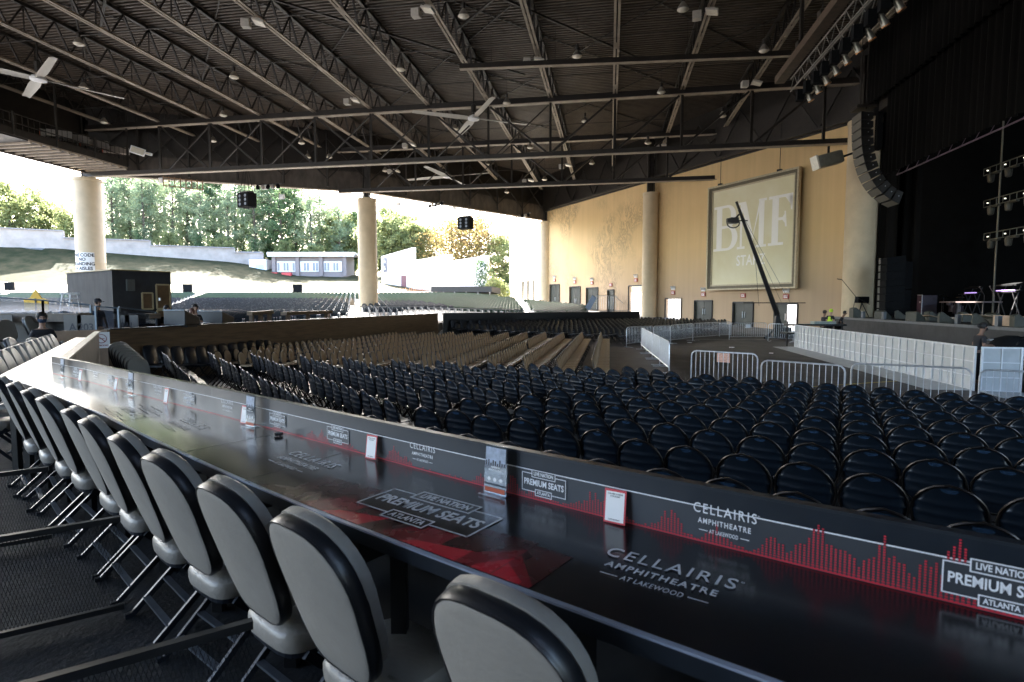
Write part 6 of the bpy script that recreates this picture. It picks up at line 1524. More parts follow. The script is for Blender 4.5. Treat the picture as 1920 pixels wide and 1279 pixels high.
for k in range(NB):
    barric(b0_.lerp(b1_, (k+1)/NB), b0_.lerp(b1_, k/NB), 'silver stage barrier panel, %s from the far left end' % nth(k+1))
barric(Vector((13.55, 14.95, 0)), Vector((12.66, 15.2, 0)), 'silver barrier panel turned across the corner, below the person')
barric(Vector((15.9, 14.4, 0)), Vector((13.65, 14.85, 0)), 'dark barrier panel right of the gap, at the right edge', mat('dark_barrier_panel', (.10, .10, .105), .5, var=.1))
def fence(P, Q, label, group='steel crowd fences', nb=15, sheet_=False):
    t = thing('crowd_fence', label, 'fence', P, group=group); e = Q-P; L_ = e.length; u = e.normalized(); H = 1.1; r_ = .14
    pts = [(0, 0, .0)]+[(0, 0, H-r_)]+[tuple(u*(r_-r_*math.cos(q))+Vector((0, 0, H-r_+r_*math.sin(q)))) for q in (.5, 1.05)]+[tuple(u*r_+Vector((0, 0, H))), tuple(u*(L_-r_)+Vector((0, 0, H)))]+[tuple(e-u*(r_-r_*math.sin(q))+Vector((0, 0, H-r_+r_*math.cos(q)))) for q in (.5, 1.05)]+[tuple(e+Vector((0, 0, H-r_))), tuple(e)]
    MB().tube(pts, .019, 6).tube([u*.02+Vector((0, 0, .22)), e-u*.02+Vector((0, 0, .22))], .016, 5).build('frame', M_galv, t, smooth=True)
    mb = MB()
    for k in range(1, nb): c = u*(L_*k/nb); mb.tube([c+Vector((0, 0, .22)), c+Vector((0, 0, H))], .0085, 4, caps=False)
    mb.build('bars', M_galv, t)
    if sheet_: MB().bar(u*.05+Vector((0, 0, .66)), e-u*.05+Vector((0, 0, .66)), .008, .84).build('cover_sheet', mat('grey_mesh_sheet', (.34, .36, .37), .6, var=.1), t)
    mb = MB(); nr_ = Vector((-u.y, u.x, 0))
    for s in (.08, .92): mb.bar(e*s-nr_*.28+Vector((0, 0, .015)), e*s+nr_*.28+Vector((0, 0, .015)), .05, .02)
    mb.build('feet', M_galv, t); return t
def f3(px, py, h=1.1, Y=None):
    return at(px, py, h) if Y is None else at(px, py, Y=Y)
def gp(px, py): v = at(px, py, 1.1); return Vector((v.x, v.y, 0))
FN = [(gp(1297, 657), gp(1421, 664), 'near crowd fence with the orange card, leftmost of the near four'), (gp(1428, 675), gp(1585, 686), 'near crowd fence with the blue card, second from the left'),
      (gp(1597, 681), gp(1822, 691), 'longest near crowd fence, in front of the silver barrier'), (gp(1838, 693), gp(2040, 702), 'near crowd fence cut by the right edge')]
fo = [fence(p, q, l, nb=k) for (p, q, l), k in zip(FN, (14, 14, 16, 15))]
def fcard(f_, p, q, s, m, h=.8):
    e = q-p; c = e*s+Vector((0, 0, h)); u = e.normalized(); MB().bar(c-u*.17, c+u*.17, .01, .24).build('card', m, f_)
fcard(fo[0], FN[0][0], FN[0][1], .5, mat('orange_white_card', (.65, .35, .25), .6, var=.3, scale=30), .95); fcard(fo[1], FN[1][0], FN[1][1], .46, mat('pale_blue_card', (.42, .5, .62), .6), .5)
# oblique covered fences
p, q = gp(1203, 615), gp(1256, 641)
for k in range(4): fence(p.lerp(q, k/4), p.lerp(q, (k+.97)/4), 'fence with grey sheeting seen end-on by the tan chairs, %s from the far end' % nth(k+1), 'sheeted fences beside the tan chairs', 14, True)
pts = [gp(1175, 613.5), gp(1226, 611), gp(1258, 609.5), gp(1300, 606.5), gp(1350, 604), gp(1372, 603.5)]
for k, (p, q) in enumerate(zip(pts, pts[1:])): fence(p, q-(q-p).normalized()*.06, 'far crowd fence in front of the dark chairs, %s from the left' % nth(k+1), 'far crowd fences before the dark chairs', 18)
f_ = fence(gp(1368, 606), gp(1437, 605.5), 'bright fence with a small white card, left of the camera crane', 'far crowd fences before the dark chairs', 17); fcard(f_, gp(1368, 606), gp(1437, 605.5), .5, M_white, .9)
fence(gp(1441, 607), gp(1488, 608), 'crowd fence right at the foot of the camera crane', 'far crowd fences before the dark chairs', 12)

# people by the stage and the pit
person('bearded crew member in black cap working at the left end of the stage', Vector((at(1545, 583, Y=31.6).x, 31.6, 1.52)) if False else at(1546, 583, Y=31.6)-Vector((0, 0, 1.78)), R(-80), M_skin2, M_bcloth, M_bcloth, cap=mat('brown_cap', (.06, .04, .03), .8))
person('worker in bright yellow vest and hood bending at the left end of the stage', at(1556, 582, Y=31.2)-Vector((0, 0, 1.72)), R(-60), M_skin, M_bcloth, M_bcloth, hair=M_hiv, vest=M_hiv, lean=.15)
person('crew member in black crouched right of the yellow vest', at(1572, 592, Y=31.4)-Vector((0, 0, 1.5)), R(-120), M_skin2, M_bcloth, M_bcloth, lean=.4)
t = person('person with bun and black mask reading a phone behind the silver barrier', at(1832, 607, Y=16.3)-Vector((0, 0, 1.76)), R(-95), M_skin2, mat('charcoal_cloth', (.02, .02, .024), .85), M_bcloth, mask=M_bcloth, bun=True, armfwd=.95, lean=.22)
P = at(1856, 637, Y=16.2); tag(MB().box((0, 0, 0), (.09, .16, .012), ry=-.4).build('phone', M_white, loc=P), 'white phone held over the silver barrier', 'phone')
P = at(1896, 645, Y=17); t = thing('round_backpack', 'dark rounded bag resting behind the dark barrier panel', 'bag', P-Vector((0, 0, .45)))
MB().lathe((0, 0, 0), [(.3, 0), (.52, .15), (.55, .4), (.42, .6), (.15, .7)], 16).build('bag_body', M_dark, t, smooth=True); MB().tube([(-.4, -.3, .1), (-.2, -.45, .5), (.1, -.3, .68)], .03, 5).build('strap', M_blackp, t)
P = at(1528, 603, Y=31); t = thing('equipment_rack', 'low dark rack of gear behind the far end of the silver barrier', 'equipment', Vector((P.x, P.y, 0)))
MB().box((0, 0, .75), (3.4, .8, .1)).box((0, 0, 1.2), (3.2, .5, .1)).build('shelf', M_blackp, t); MB().box((.4, -.1, 1.32), (1.2, .4, .14)).build('pale_unit', mat('grey_green_unit', (.3, .33, .3), .5), t); MB().bar((-1.5, 0, 0), (-1.5, 0, 1.4), .06, .06).bar((1.5, 0, 0), (1.5, 0, 1.4), .06, .06).build('upright', M_blackp, t)
# silver steps by the wall doors
for px, lb in ((1118, 'silver stair unit standing against the middle wall doors'),):
    P = at(px, 580, Y=60); t = thing('stair_unit', lb, 'steps', P); t.scale = (.62,)*3
    for k in range(4): MB().box((-1.2+.3*k, 0, .3+.3*k), (.32, 1.0, .05)).build('step', M_galv, t)
    MB().tube([(-1.3, -.5, 1.2), (0, -.5, 2.3), (3.2, -.5, 2.3), (5.2, -.5, .2)], .04, 5).tube([(-1.3, .5, 1.2), (0, .5, 2.3), (3.2, .5, 2.3), (5.2, .5, .2)], .04, 5).build('handrail', M_galv, t)
    m = MB(); [m.tube([(k*.4, -.5, 0), (k*.4, -.5, 2.3)], .025, 4) for k in range(9)]; m.build('balusters', M_galv, t); MB().bar((-1.6, -.55, 0), (-.4, -.55, 2.2), .03, .9).build('blue_cover', mat('pale_blue_cover', (.2, .28, .42), .6), t)

for k, (px, py, lb) in enumerate([(1372, 652, 'small white paper scrap on the pit floor by the card fence'), (1446, 663, 'white paper scrap on the pit floor nearer the silver barrier'), (1293, 643, 'flat white litter on the pit floor by the sheeted fences')]):
    tag(MB().box((0, 0, .02), (.22, .16, .03), rz=k).build('paper_scrap', M_white, loc=at(px, py, .01)), lb, 'litter')
# ---------------------------------------------------------------- rear raked seats
M_sgreen = mat('green_seat_plastic', (.055, .085, .065), .22, var=.15, scale=2); M_sblack = mat('blue_black_seat_plastic', (.035, .042, .055), .25, var=.2, scale=2); M_sleg = mat('pale_seat_leg', (.3, .31, .33), .5, metal=.3)
def seat_mesh(m):
    mb = MB(); n = 6; A = []
    for i in range(n+1):
        t = math.pi*i/n; A.append((.23*math.cos(t), -.2-.05, .62+.24*math.sin(t)**.8))
    A = [(.22, -.2, .42)]+A+[(-.22, -.2, .42)]
    B = [(x*.98, y-.05, z) for x, y, z in A]; k = len(A)
    mb.add(A+B, [tuple(range(k)), tuple(reversed(range(k, 2*k)))]+[(i, k+i, k+(i+1) % k, (i+1) % k) for i in range(k)], m)
    mb.box((0, .02, .42), (.44, .42, .05), m, rx=.08)
    for x in (-.24, .24): mb.box((x, -.05, .3), (.035, .3, .6), M_sleg); 
    return mb
blk_, grn = [], []
def blocked(x, y):
    X, Y = pj(x, y, gz(x, y)+.5)
    for cx, cy, r_ in ((-35.4, 47.9, 1.6), (-14, 55.3, 1.4), (4.4, 74.3, 1.5)):
        if math.hypot(x-cx, y-cy) < r_: return True
    return False
for r in range(62):
    y0 = 25+1.08*r
    for c_ in range(-150, 40):
        x = c_*.60+(.30 if r % 2 else 0); y = y0+.0009*(x+10)**2 if y0 > 44 else y0
        y -= x*.0
        X, Y = pj(x, y, max(1.0, gz(x, y))+.8)
        if X < -60 or X > 1100: continue
        z = gz(x, y) if y > 44.6 else 1.03
        if y0 <= 44:
            if x > -12.5-.25*(0) or X > 700: continue
            if y < 27 and -23 < x < -12: continue
            if x > lerp(-12.5, -8.5, clamp((y-26)/18)): continue
            q_ = Vector((x, y, 0))-Vector((K.x, K.y, 0)); u1, u2 = q_.dot(hL), q_.dot(hR)
            if -.6 < u1 < 5.2 and -.6 < u2 < 3.2: continue
        else:
            if y < 47.5 or y > 84: continue
            if x > 41.5-.5*y-2.6: continue
            if x > -9.5 and y < 50: continue
        if abs((math.degrees(math.atan2(x-4, y+30))+200) % 11) < .75 and y > 47: continue
        if blocked(x, y): continue
        if X > 935 and Y < 556: continue
        black = (x < -3.5-(y-48)*.55 and y < 60) or y0 <= 44 or (x < -16 and y < 66)
        (blk_ if black else grn).append((x, y, z))
def seats(lst, m, name, lb, group, mass, nmax):
    lst.sort(key=lambda p: p[0]**2+p[1]**2); proto = None; rows_ = {}
    for i, (x, y, z) in enumerate(lst[:nmax]):
        rz = face(.35+(-x)*.004, -.94); X, Y = pj(x, y, z+.8)
        key = int(y/.5)-48; rows_.setdefault(key, []).append(x)
        n_ = len(rows_[key])
        l = '%s, %s row back, %s from the aisle' % (lb, nth(min(79, key)), nth(min(79, n_)))
        if proto is None: proto = seat_mesh(m).build(name, None, loc=(x, y, z), rz=rz); tag(proto, l, 'seat', group)
        else: o = proto.copy(); COL.objects.link(o); o.location = (x, y, z); o.rotation_euler[2] = rz; o['label'] = l
    rest = lst[nmax:]
    if rest:
        b = seat_mesh(m); import numpy as np
        VV = np.array(b.v); nv = len(VV); av = []; af = []; am = []
        for k, (x, y, z) in enumerate(rest):
            rz = face(.35+(-x)*.004, -.94); c, s = math.cos(rz), math.sin(rz); A = VV.copy(); A[:, 0] = VV[:, 0]*c-VV[:, 1]*s+x; A[:, 1] = VV[:, 0]*s+VV[:, 1]*c+y; A[:, 2] += z
            av.append(A); af += [tuple(k*nv+j for j in f) for f in b.f]; am += b.m
        me = bpy.data.meshes.new(name); me.from_pydata(np.concatenate(av).tolist(), [], af)
        for q in b.mats: me.materials.append(q)
        me.polygons.foreach_set('material_index', am); me.update(); o = bpy.data.objects.new('far_'+name+'s', me); COL.objects.link(o); tag(o, mass, 'seats'); o['kind'] = 'stuff'
seats(blk_, M_sblack, 'black_arena_seat', 'blue-black fixed seat', 'blue-black fixed seats behind the tier walls', 'distant mass of blue-black fixed seats rising to the lawn', 300)
seats(grn, M_sgreen, 'green_arena_seat', 'green fixed seat', 'green fixed seats on the rear slope', 'distant mass of green fixed seats up to the white lawn wall', 300)
# rails and fences in front of / among the rear seats
def bar_rail(P, Q, label, h=1.0, m=None, step=.35):
    t = thing('bar_railing', label, 'railing', P, group='thin bar railings among the rear seats'); e = Q-P
    m1 = MB(); m1.tube([Vector((0, 0, h)), e+Vector((0, 0, h))], .03, 5).tube([Vector((0, 0, .1)), e+Vector((0, 0, .1))], .025, 5).build('rail', m or M_steel, t)
    m2 = MB(); n = int(e.length/step); [m2.tube([e*k/n, e*k/n+Vector((0, 0, h))], .014, 4, caps=False) for k in range(n+1)]; m2.build('bars', m or M_steel, t)
M_dimg = mat('dim_galvanised', (.2, .21, .23), .45, metal=.5)
bar_rail(Vector((-13.2, 44.9, 1.0)), Vector((-7.2, 46.3, 1.0)), 'dark bar railing right of the mixing area, before the black seats', 1.1, M_dimg)
bar_rail(Vector((-7, 47.6, .9)), Vector((4.5, 47.6, .6)), 'bar railing in front of the green seats, above the black wall', 1.1, M_dimg)
bar_rail(Vector((4.7, 47.6, .6)), Vector((10.5, 51, .6)), 'bar railing at the right end of the green seats', 1.1, M_dimg)
bar_rail(Vector((-62, 85.3, 2.9)), Vector((-24, 86, 2.9)), 'long thin railing at the top of the seats, left of the lone column', 1.3, None, .9)
bar_rail(Vector((-23, 86, 2.9)), Vector((-2, 86, 2.9)), 'long thin railing at the top of the seats, right of the lone column', 1.5, None, .6)
# wooden counter pieces among black seats
for px0, px1, lb in ((468, 508, 'left short brown counter by the black seats, before the dark railing'), (532, 618, 'longer brown counter on posts by the black seats')):
    p, q = at(px0, 588, Y=26 if px0 < 500 else 28), at(px1, 585, Y=27 if px0 < 500 else 31); t = thing('wooden_counter', lb, 'counter', p, group='short brown counters on posts'); e = q-p
    MB().bar((0, 0, 0), e, .4, .16).build('countertop', M_wood, t)
    for k in range(3): c = e*(.08+.42*k); MB().bar(c+Vector((0, 0, -.08)), c+Vector((0, 0, -.9)), .16, .16, up=(1, 0, 0)).build('post', M_wood, t)
P = at(613, 592, Y=33.5); t = thing('person', 'person bent low in a teal top at the end of the plywood wall', 'person', P-Vector((0, 0, .6)))
skin_mesh('body', [((0, 0, .1), .16), ((0, .1, .45), .15), ((.05, .25, .62), .06), ((.05, .3, .72), .09)], [(0, 1), (1, 2), (2, 3)], M_skin, t)
skin_mesh('shirt', [((0, 0, .08), .26), ((0, .08, .42), .2), ((-.3, .1, .2), .09), ((.32, .1, .2), .09)], [(0, 1), (1, 2), (1, 3)], mat('teal_cloth', (.02, .28, .24), .8), t)

# ---------------------------------------------------------------- concrete retaining wall, buildings, white walls
M_cw = mat('pale_concrete_block', (.30, .27, .25), .8, var=.2, scale=.5, bump=.3, bscale=3)
segsW = [(-130, 105, 17.4, 12.6), (-95.5, 105.2, 16.3, 12.6), (-86.2, 110, 16.2, 12.6), (-72.5, 114.5, 14.4, 11.6), (-58.3, 120, 13.9, 10.4), (-52.8, 121, 13.2, 9.6)]
t = thing('retaining_wall', 'long stepped pale concrete wall at the top of the lawn', 'wall', (-86, 110, 0)); o = Vector((-86, 110, 0))
tops = [17.0, 16.2, 14.85, 13.9, 13.0]
for i, ((x0, y0, _, zb0), (x1, y1, _, zb1)) in enumerate(zip(segsW, segsW[1:])):
    mb = MB(); zt = tops[i]; mb.bar(Vector((x0, y0, (zt+zb1-3)/2))-o, Vector((x1, y1, (zt+zb1-3)/2))-o, .6, zt-zb1+3); w_ = mb.build('wall_section', M_cw, t)
    mb = MB()
    for z in range(int(zb1), int(zt)+1): mb.bar(Vector((x0, y0-.31, z+.2))-o, Vector((x1, y1-.31, z+.2))-o, .02, .05)
    mb.bar(Vector((x0, y0-.32, zt))-o, Vector((x1, y1-.32, zt))-o, .7, .16); mb.build('joint_lines', mat('grey_joint', (.25, .24, .25), .8), w_)
# concession building
P = at(500, 518, Y=118); Q = at(650, 519, Y=118); bz = P.z; t = thing('concession_building', 'low grey concession building with white shutters and red counters', 'building', P); W_ = Q.x-P.x; hB = 4.4
M_bld = mat('mauve_grey_wall', (.22, .19, .185), .8, var=.1); M_bw = mat('white_shutter', (.7, .68, .68), .6, var=.05)
MB().box((W_/2+.5, 3.2, hB/2-1), (W_-1.2, 6, hB+2)).build('wall', M_bld, t)
MB().box((W_/2+1.2, 3, hB+.25), (W_+1.5, 7.5, .5)).box((W_/2+1.2, -.72, hB+.05), (W_+1.3, .1, .9)).build('roof', M_bw, t)
for k in range(4): MB().box((1.6+k*4.9, -.02, hB/2), (.7, .5, hB)).build('pillar', M_bld, t)
for k in range(3):
    x = 4.05+k*4.85; f = MB().box((x, .14, 2.0), (3.8, .1, 2.1)).build('window', M_bw, t); m = MB()
    for j in range(6):
        if (j+k) % 3 != 1: m.box((x-1.55+j*.62, .07, 1.95), (.42, .05, 1.6))
    m.build('pane', mat('grey_blue_pane', (.2, .22, .24), .3), f)
for x, w in ((1.5, 2.4), (4.6, 1.9)): MB().box((x, -1.0, .35), (w, .8, .7)).build('red_counter', mat('red_counter', (.55, .06, .06), .5), t)
MB().box((-1.9, 2, 1.7), (3.6, 3.5, 3.6)).build('side_kiosk', M_bw, t); MB().box((-1.5, .2, 1.3), (1.6, .1, 2.2)).build('kiosk_door', mat('pale_blue_door', (.45, .55, .65), .6), t)
P = at(470, 521, Y=112); tag(MB().box((0, 0, 0), (2.6, 1.2, .6)).box((0, 0, .35), (2.7, 1.3, .1)).build('blue_bin', mat('blue_tarp', (.1, .35, .6), .6), loc=P), 'small bright blue box at the foot of the concession building', 'box')
# white terraced walls right of the lone column
M_ww = mat('white_rendered_wall', (.72, .7, .68), .8, var=.05, scale=.6, bump=.15, bscale=3); M_stain = mat('grey_weathered_wall', (.33, .33, .34), .85, var=.5, scale=1.2, stretch=(2, 2, .3))
for px0, y0, px1, y1, d0, d1, lb in [(717, 481, 777, 464, 108, 100, 'tallest white wall, next to the lone column'), (776, 489, 846, 477, 99, 92, 'middle white wall with a grey stained patch'), (843, 490, 915, 479, 91.5, 86.5, 'white wall with a vine, nearest the wing wall')]:
    p, q = at(px0, y0, Y=d0), at(px1, y1, Y=d1); t = thing('white_wall', lb, 'wall', Vector((p.x, p.y, 0)), group='white terraced walls beyond the seats'); e = Vector((q.x-p.x, q.y-p.y, 0))
    mb = MB(); n_ = Vector((-e.y, e.x, 0)).normalized()*.3
    mb.add([-n_, e-n_, e+n_, n_, -n_+Vector((0, 0, p.z)), e-n_+Vector((0, 0, q.z)), e+n_+Vector((0, 0, q.z)), n_+Vector((0, 0, p.z))], [(3, 2, 1, 0), (4, 5, 6, 7), (0, 1, 5, 4), (1, 2, 6, 5), (2, 3, 7, 6), (3, 0, 4, 7)]); mb.build('wall_slab', M_ww, t)
    if 'stained' in lb:
        mb = MB(); a_, b_ = e*.38-n_*1.02, e*.86-n_*1.02; zt = lerp(p.z, q.z, .6)-.5; mb.add([a_+Vector((0, 0, zt-3.2)), b_+Vector((0, 0, zt-3.0)), b_+Vector((0, 0, zt)), a_+Vector((0, 0, zt-.1))], [(0, 1, 2, 3)]); mb.build('stain', M_stain, t)
    if 'tallest' in lb:
        mb = MB(); mb.box(e*.14-n_*1.1+Vector((0, 0, p.z-1.7)), (1.2, .1, 2.6), rz=math.atan2(e.y, e.x)); f = mb.build('sign_board', mat('dark_lettered_sign', (.12, .12, .14), .6), t)
        mb = MB(); RX = Matrix.Translation(e*.14-n_*1.4) @ Matrix.Rotation(math.atan2(e.y, e.x), 4, 'Z') @ Matrix.Rotation(math.pi/2, 4, 'X')
        text(mb, '4', RX @ Matrix.Translation((0, p.z-1.1, .02)), 1.1, None, .02); text(mb, '6', RX @ Matrix.Translation((0, p.z-2.3, .02)), 1.1, None, .02); mb.build('lettering', M_white, f)
        mb = MB(); mb.box(e*.72-n_*1.1+Vector((0, 0, 6.0)), (1.6, .1, 2.6), rz=math.atan2(e.y, e.x)); mb.build('window', mat('maroon_window', (.14, .06, .07), .5), t)
# grey awning and slatted fence
p, q = at(808, 541, Y=84), at(922, 541, Y=80); t = thing('awning', 'long thin grey awning low in front of the white walls', 'awning', p); e = q-p; n_ = Vector((-e.y, e.x, 0)).normalized()
m = MB(); m.add([Vector((0, 0, -.5)), e+Vector((0, 0, -.5)), e+n_*3+Vector((0, 0, -.7)), n_*3+Vector((0, 0, -.7)), Vector((0, 0, .3)), e+Vector((0, 0, .3)), e+n_*3+Vector((0, 0, .1)), n_*3+Vector((0, 0, .1))], [(3, 2, 1, 0), (4, 5, 6, 7), (0, 1, 5, 4), (1, 2, 6, 5), (2, 3, 7, 6), (3, 0, 4, 7)]); m.build('canopy', mat('grey_brown_awning', (.05, .045, .04), .7, var=.3, stretch=(.3, .3, 8)), t)
for k in range(6): c = e*(.02+.19*k); MB().bar(c+Vector((0, 0, -.5)), c+Vector((0, 0, -2.4)), .12, .12, up=(1, 0, 0)).build('post', M_bw, t)
p, q = at(690, 548, Y=88), at(860, 548, Y=88); t = thing('slatted_fence', 'orange-brown slatted wood fence behind the green seats', 'fence', p); e = q-p; m = MB(); n = 48
for k in range(n): c = e*k/n; m.bar(c+Vector((0, 0, -1.4)), c+Vector((0, 0, .5+.1*(k % 3))), .2, .05, up=(1, 0, 0))
m.build('slats', mat('orange_brown_slat', (.45, .22, .12), .7, var=.4, scale=4), t); MB().bar((0, 0, .2), e+Vector((0, 0, .2)), .06, .12).bar((0, 0, -.9), e+Vector((0, 0, -.9)), .06, .12).build('rail', M_steel, t)
p = at(842, 515, Y=88); q = at(873, 515, Y=87); bar_rail(p-Vector((0, 0, 1)), q-Vector((0, 0, 1)), 'short railing before the stained white wall', 2.2, M_steel, .6)
for px, w in ((352, 'left of two'), (558, 'right of two'), (18, 'at the left edge')):
    P = at(px, 541 if px != 18 else 537, Y=84); tag(MB().box((0, 0, 0), (1.3, .4, 1.2)).bar((0, 0, -.6), (0, 0, -1.9), .1, .1, up=(1, 0, 0)).build('delay_speaker', M_dark, loc=P), 'small dark loudspeaker at the top of the seats, '+w, 'loudspeaker', 'small loudspeakers behind the last seats')
# sight screen behind open doors: pale ground outside handled by the terrain
# ---------------------------------------------------------------- trees
L_pine = leafmat('pine_needles', (.17, .24, .16), (.38, .44, .25), .5); L_dec = leafmat('broad_leaves', (.14, .18, .08), (.36, .38, .17), .55); L_aut = leafmat('sparse_autumn_leaves', (.12, .12, .04), (.32, .22, .10), .5); L_ivy = leafmat('ivy_leaves', (.07, .12, .065), (.17, .24, .11), .45)
M_bark = mat('grey_brown_bark', (.10, .075, .055), .9, var=.4, scale=4, bump=.6, bscale=8)
def tree_parts(kind, seed, H, spread):
    rn = random.Random(seed); tr = MB(); n = 9; pts = []; rad_ = []; x = y = 0
    for i in range(n): pts.append((x, y, H*.93*i/(n-1))); rad_.append(.32*(1-i/n)**.8*H/20+.03); x += rn.uniform(-.2, .2); y += rn.uniform(-.2, .2)
    tr.tube(pts, rad_, 7); cl = []
    low = .16 if kind == 'pine' else (.06 if kind == 'ivy' else .12)
    nb = {'pine': 62, 'bare': 60}.get(kind, 50)
    for i in range(nb):
        u = low+(1-low)*(i+rn.random())/nb; z = H*u*.95; k = min(n-2, int(u*.95/.93*(n-1))); base = Vector(pts[k]).lerp(Vector(pts[min(n-1, k+1)]), .5); base.z = z*.96
        L_ = spread*(math.sin(math.pi*min(1, (1-u)*1.1+.12))**.6)*rn.uniform(.45, 1.1); an = rn.uniform(0, 6.28); up_ = rn.uniform(.0, .5)*L_
        tip = base+Vector((math.cos(an)*L_, math.sin(an)*L_, up_)); mid = base.lerp(tip, .5)+Vector((0, 0, rn.uniform(-.2, .4)))
        tr.tube([base, mid, tip], [.09*H/20, .05*H/20, .02], 4, caps=False)
        for q in (mid, tip): cl.append((q+Vector((rn.uniform(-.5, .5),)*3), rn.uniform(.7, 1.5)*spread/4.2))
        if rn.random() < .6: cl.append((base.lerp(tip, rn.random())+Vector((rn.uniform(-.8, .8), rn.uniform(-.8, .8), rn.uniform(-.5, .9))), rn.uniform(.5, 1.1)*spread/4.2))
    lf = MB(); per = {'pine': 34, 'broad': 52, 'ivy': 50, 'bare': 16}[kind]; sz = {'pine': .17, 'broad': .2, 'ivy': .18, 'bare': .15}[kind]
    for c, r_ in cl:
        for j in range(int(per*r_*rn.uniform(.5, 1.2))):
            v = Vector((rn.gauss(0, 1), rn.gauss(0, 1), rn.gauss(0, .75))).normalized()*r_*rn.random()**.45; p = c+v
            a = Vector((rn.gauss(0, 1), rn.gauss(0, 1), rn.gauss(0, 1))).normalized(); b = a.cross(Vector((rn.gauss(0, 1), rn.gauss(0, 1), rn.gauss(0, 1)))).normalized(); s = sz*rn.uniform(.6, 1.5)
            if kind == 'pine': a = a*1.9; b = b*.45
            lf.add([p-a*s, p+b*s*.8, p+a*s, p-b*s*.8], [(0, 1, 2, 3)])
    return tr, lf
PRO = {}
def tree(kind, seed, x, y, z, H, spread, sc, label, group):
    key = (kind, seed)
    nm = {'pine': 'pine_tree', 'broad': 'broadleaf_tree', 'ivy': 'ivy_covered_tree', 'bare': 'thin_leaved_tree'}[kind]
    if key not in PRO:
        tr, lf = tree_parts(kind, seed, H, spread); t = thing(nm, label, 'tree', (x, y, z), seed, group)
        tr.build('trunk', M_bark, t); lf.build('crown', {'pine': L_pine, 'broad': L_dec, 'ivy': L_ivy, 'bare': L_aut}[kind], t); PRO[key] = t; t.scale = (sc,)*3
    else:
        t = dup2(PRO[key], (x, y, z), random.uniform(0, 6.28), label, group); t.scale = (sc*random.uniform(.94, 1.06), sc, sc*random.uniform(.92, 1.05))
TL = [ # px, depth, top py, kind
    (-40, 122, 345, 'broad'), (22, 118, 338, 'broad'), (62, 124, 352, 'broad'), (100, 128, 372, 'broad'), (128, 119, 385, 'broad'), (152, 128, 350, 'ivy'), (-90, 122, 350, 'broad'),
    (215, 128, 320, 'pine'), (246, 134, 310, 'pine'), (272, 127, 322, 'pine'), (298, 138, 300, 'pine'), (326, 130, 330, 'pine'), (352, 136, 312, 'pine'), (378, 129, 345, 'pine'), (404, 138, 318, 'ivy'), (430, 132, 352, 'pine'), (456, 140, 330, 'ivy'),
    (482, 134, 325, 'pine'), (506, 138, 322, 'ivy'), (530, 133, 330, 'ivy'), (556, 138, 335, 'ivy'), (585, 134, 352, 'pine'), (636, 136, 375, 'pine'), (662, 140, 385, 'ivy'), (722, 126, 380, 'broad'), (756, 126, 392, 'broad'), (792, 124, 415, 'broad'), (232, 142, 300, 'pine'), (312, 146, 290, 'pine'), (392, 148, 300, 'pine'), (470, 150, 320, 'pine'), (545, 150, 335, 'pine'),
    (205, 124, 440, 'broad'), (262, 124, 430, 'ivy'), (318, 125, 436, 'broad'), (372, 126, 432, 'ivy'), (420, 128, 440, 'broad'), (480, 130, 445, 'ivy'), (535, 131, 452, 'broad'), (590, 130, 460, 'broad'),
    (224, 133, 296, 'pine'), (260, 140, 300, 'pine'), (286, 131, 305, 'pine'), (340, 143, 300, 'pine'), (366, 139, 302, 'ivy'), (416, 141, 306, 'pine'), (444, 136, 312, 'pine'), (494, 143, 325, 'pine'), (518, 140, 332, 'pine'), (568, 143, 340, 'pine'), (600, 139, 352, 'pine'), (618, 146, 360, 'pine'),
    (622, 138, 398, 'broad'), (655, 142, 392, 'broad'), (735, 122, 398, 'broad'), (772, 120, 412, 'broad'), (690, 140, 420, 'broad'), (815, 118, 432, 'bare'), (845, 112, 405, 'bare'), (866, 118, 398, 'bare'), (900, 112, 402, 'bare'), (882, 108, 408, 'bare'), (915, 106, 418, 'bare'), (942, 104, 440, 'broad'), (1000, 112, 430, 'bare')]
WORDS = {'pine': 'tall pine with layered green tufts', 'broad': 'leafy bright green tree', 'ivy': 'dark tree wrapped in ivy', 'bare': 'sparse pinkish-brown thin-leaved tree'}
cntk = {}
TL2 = sorted(TL)
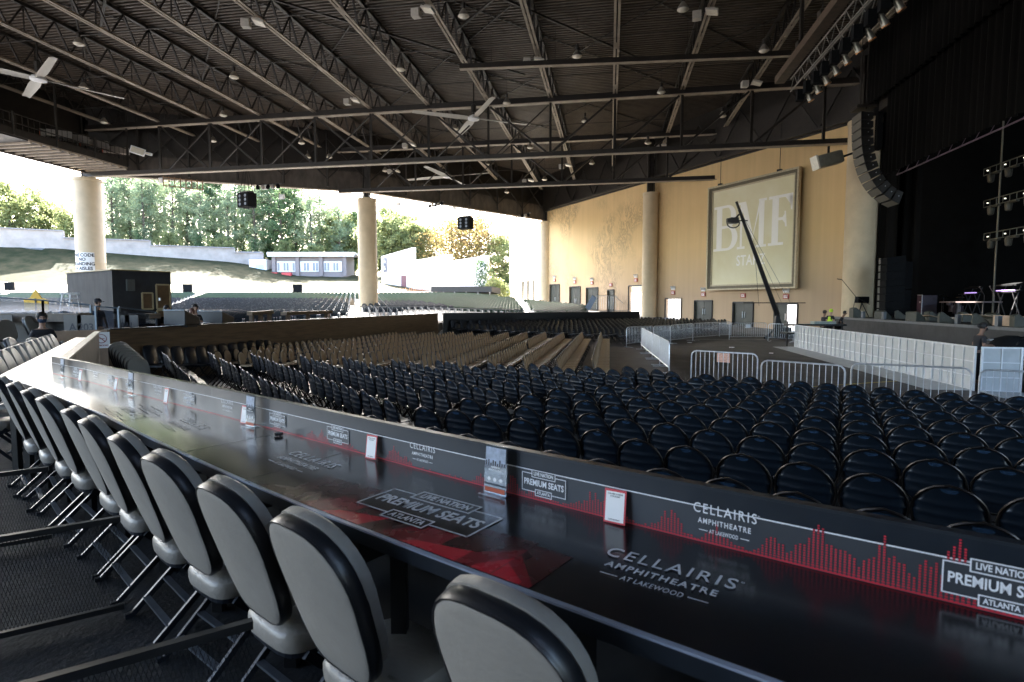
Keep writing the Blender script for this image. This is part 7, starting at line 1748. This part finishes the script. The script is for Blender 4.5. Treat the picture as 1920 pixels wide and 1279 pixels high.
for px, d_, pt, kind in TL2:
    base = at(px, 500, Y=d_); zb = gz(base.x, min(d_, 130))-.5; zt = EZ+(HOR-pt)*d_/FPX; Hh = zt-zb; cntk[kind] = cntk.get(kind, 0)+1
    ref = {'pine': 22, 'broad': 14, 'ivy': 20, 'bare': 12}[kind]; spd = {'pine': 4.6, 'broad': 4.6, 'ivy': 3.4, 'bare': 5.5}[kind]
    where = 'left of the lettered column' if px < 160 else 'right of the lettered column' if px < 460 else 'behind the concession building' if px < 680 else 'beyond the white walls'
    tree(kind, cntk[kind] % (4 if kind == 'pine' else 3 if kind != 'bare' else 2), base.x, d_, zb, ref, spd, Hh/ref, '%s %s, %s such from left' % (WORDS[kind], where, nth(cntk[kind])), 'trees beyond the lawn')
# bush at the foot of the wing wall and vines
P = at(930, 545, Y=84); P.z = 2.8
rn = random.Random(9); lf = MB()
for k in range(1500):
    v = Vector((rn.gauss(0, 1), rn.gauss(0, 1), abs(rn.gauss(0, 1)))).normalized()*rn.random()**.4; p = Vector((v.x*2.3, v.y*1.6, v.z*3.4)); a = Vector((rn.gauss(0, 1), rn.gauss(0, 1), rn.gauss(0, 1))).normalized(); b = a.orthogonal().normalized(); s = .16
    lf.add([p-a*s, p+b*s, p+a*s, p-b*s], [(0, 1, 2, 3)])
t = thing('bush', 'bright green bush at the foot of the pale wing wall', 'bush', P); lf.build('foliage', L_dec, t); MB().tube([(0, 0, -.5), (.1, 0, 1.5)], .08, 5).build('stem', M_bark, t)
P = at(905, 520, Y=86.2); lf = MB()
for k in range(700):
    z = rn.uniform(-4, 2.5); p = Vector((rn.gauss(0, .7), -.4+rn.uniform(-.2, .2), z)); a = Vector((rn.gauss(0, 1), rn.gauss(0, .3), rn.gauss(0, 1))).normalized(); b = a.orthogonal().normalized(); s = .13; lf.add([p-a*s, p+b*s, p+a*s, p-b*s], [(0, 1, 2, 3)])
tag(lf.build('climbing_vine', L_ivy, loc=P), 'green vine climbing the end of the nearest white wall', 'vine')
# tree and bright yard outside the open side doors
P = wall_pt(56)-WN*9; tree('bare', 0, P.x, P.y, 0, 12, 5, .75, 'sparse tree outside the open doorway beside the stained column', 'trees outside the side wall')
P = wall_pt(40)-WN*12; tree('bare', 1, P.x, P.y, 0, 12, 5, .7, 'sparse tree outside the half open doors by the camera crane', 'trees outside the side wall')
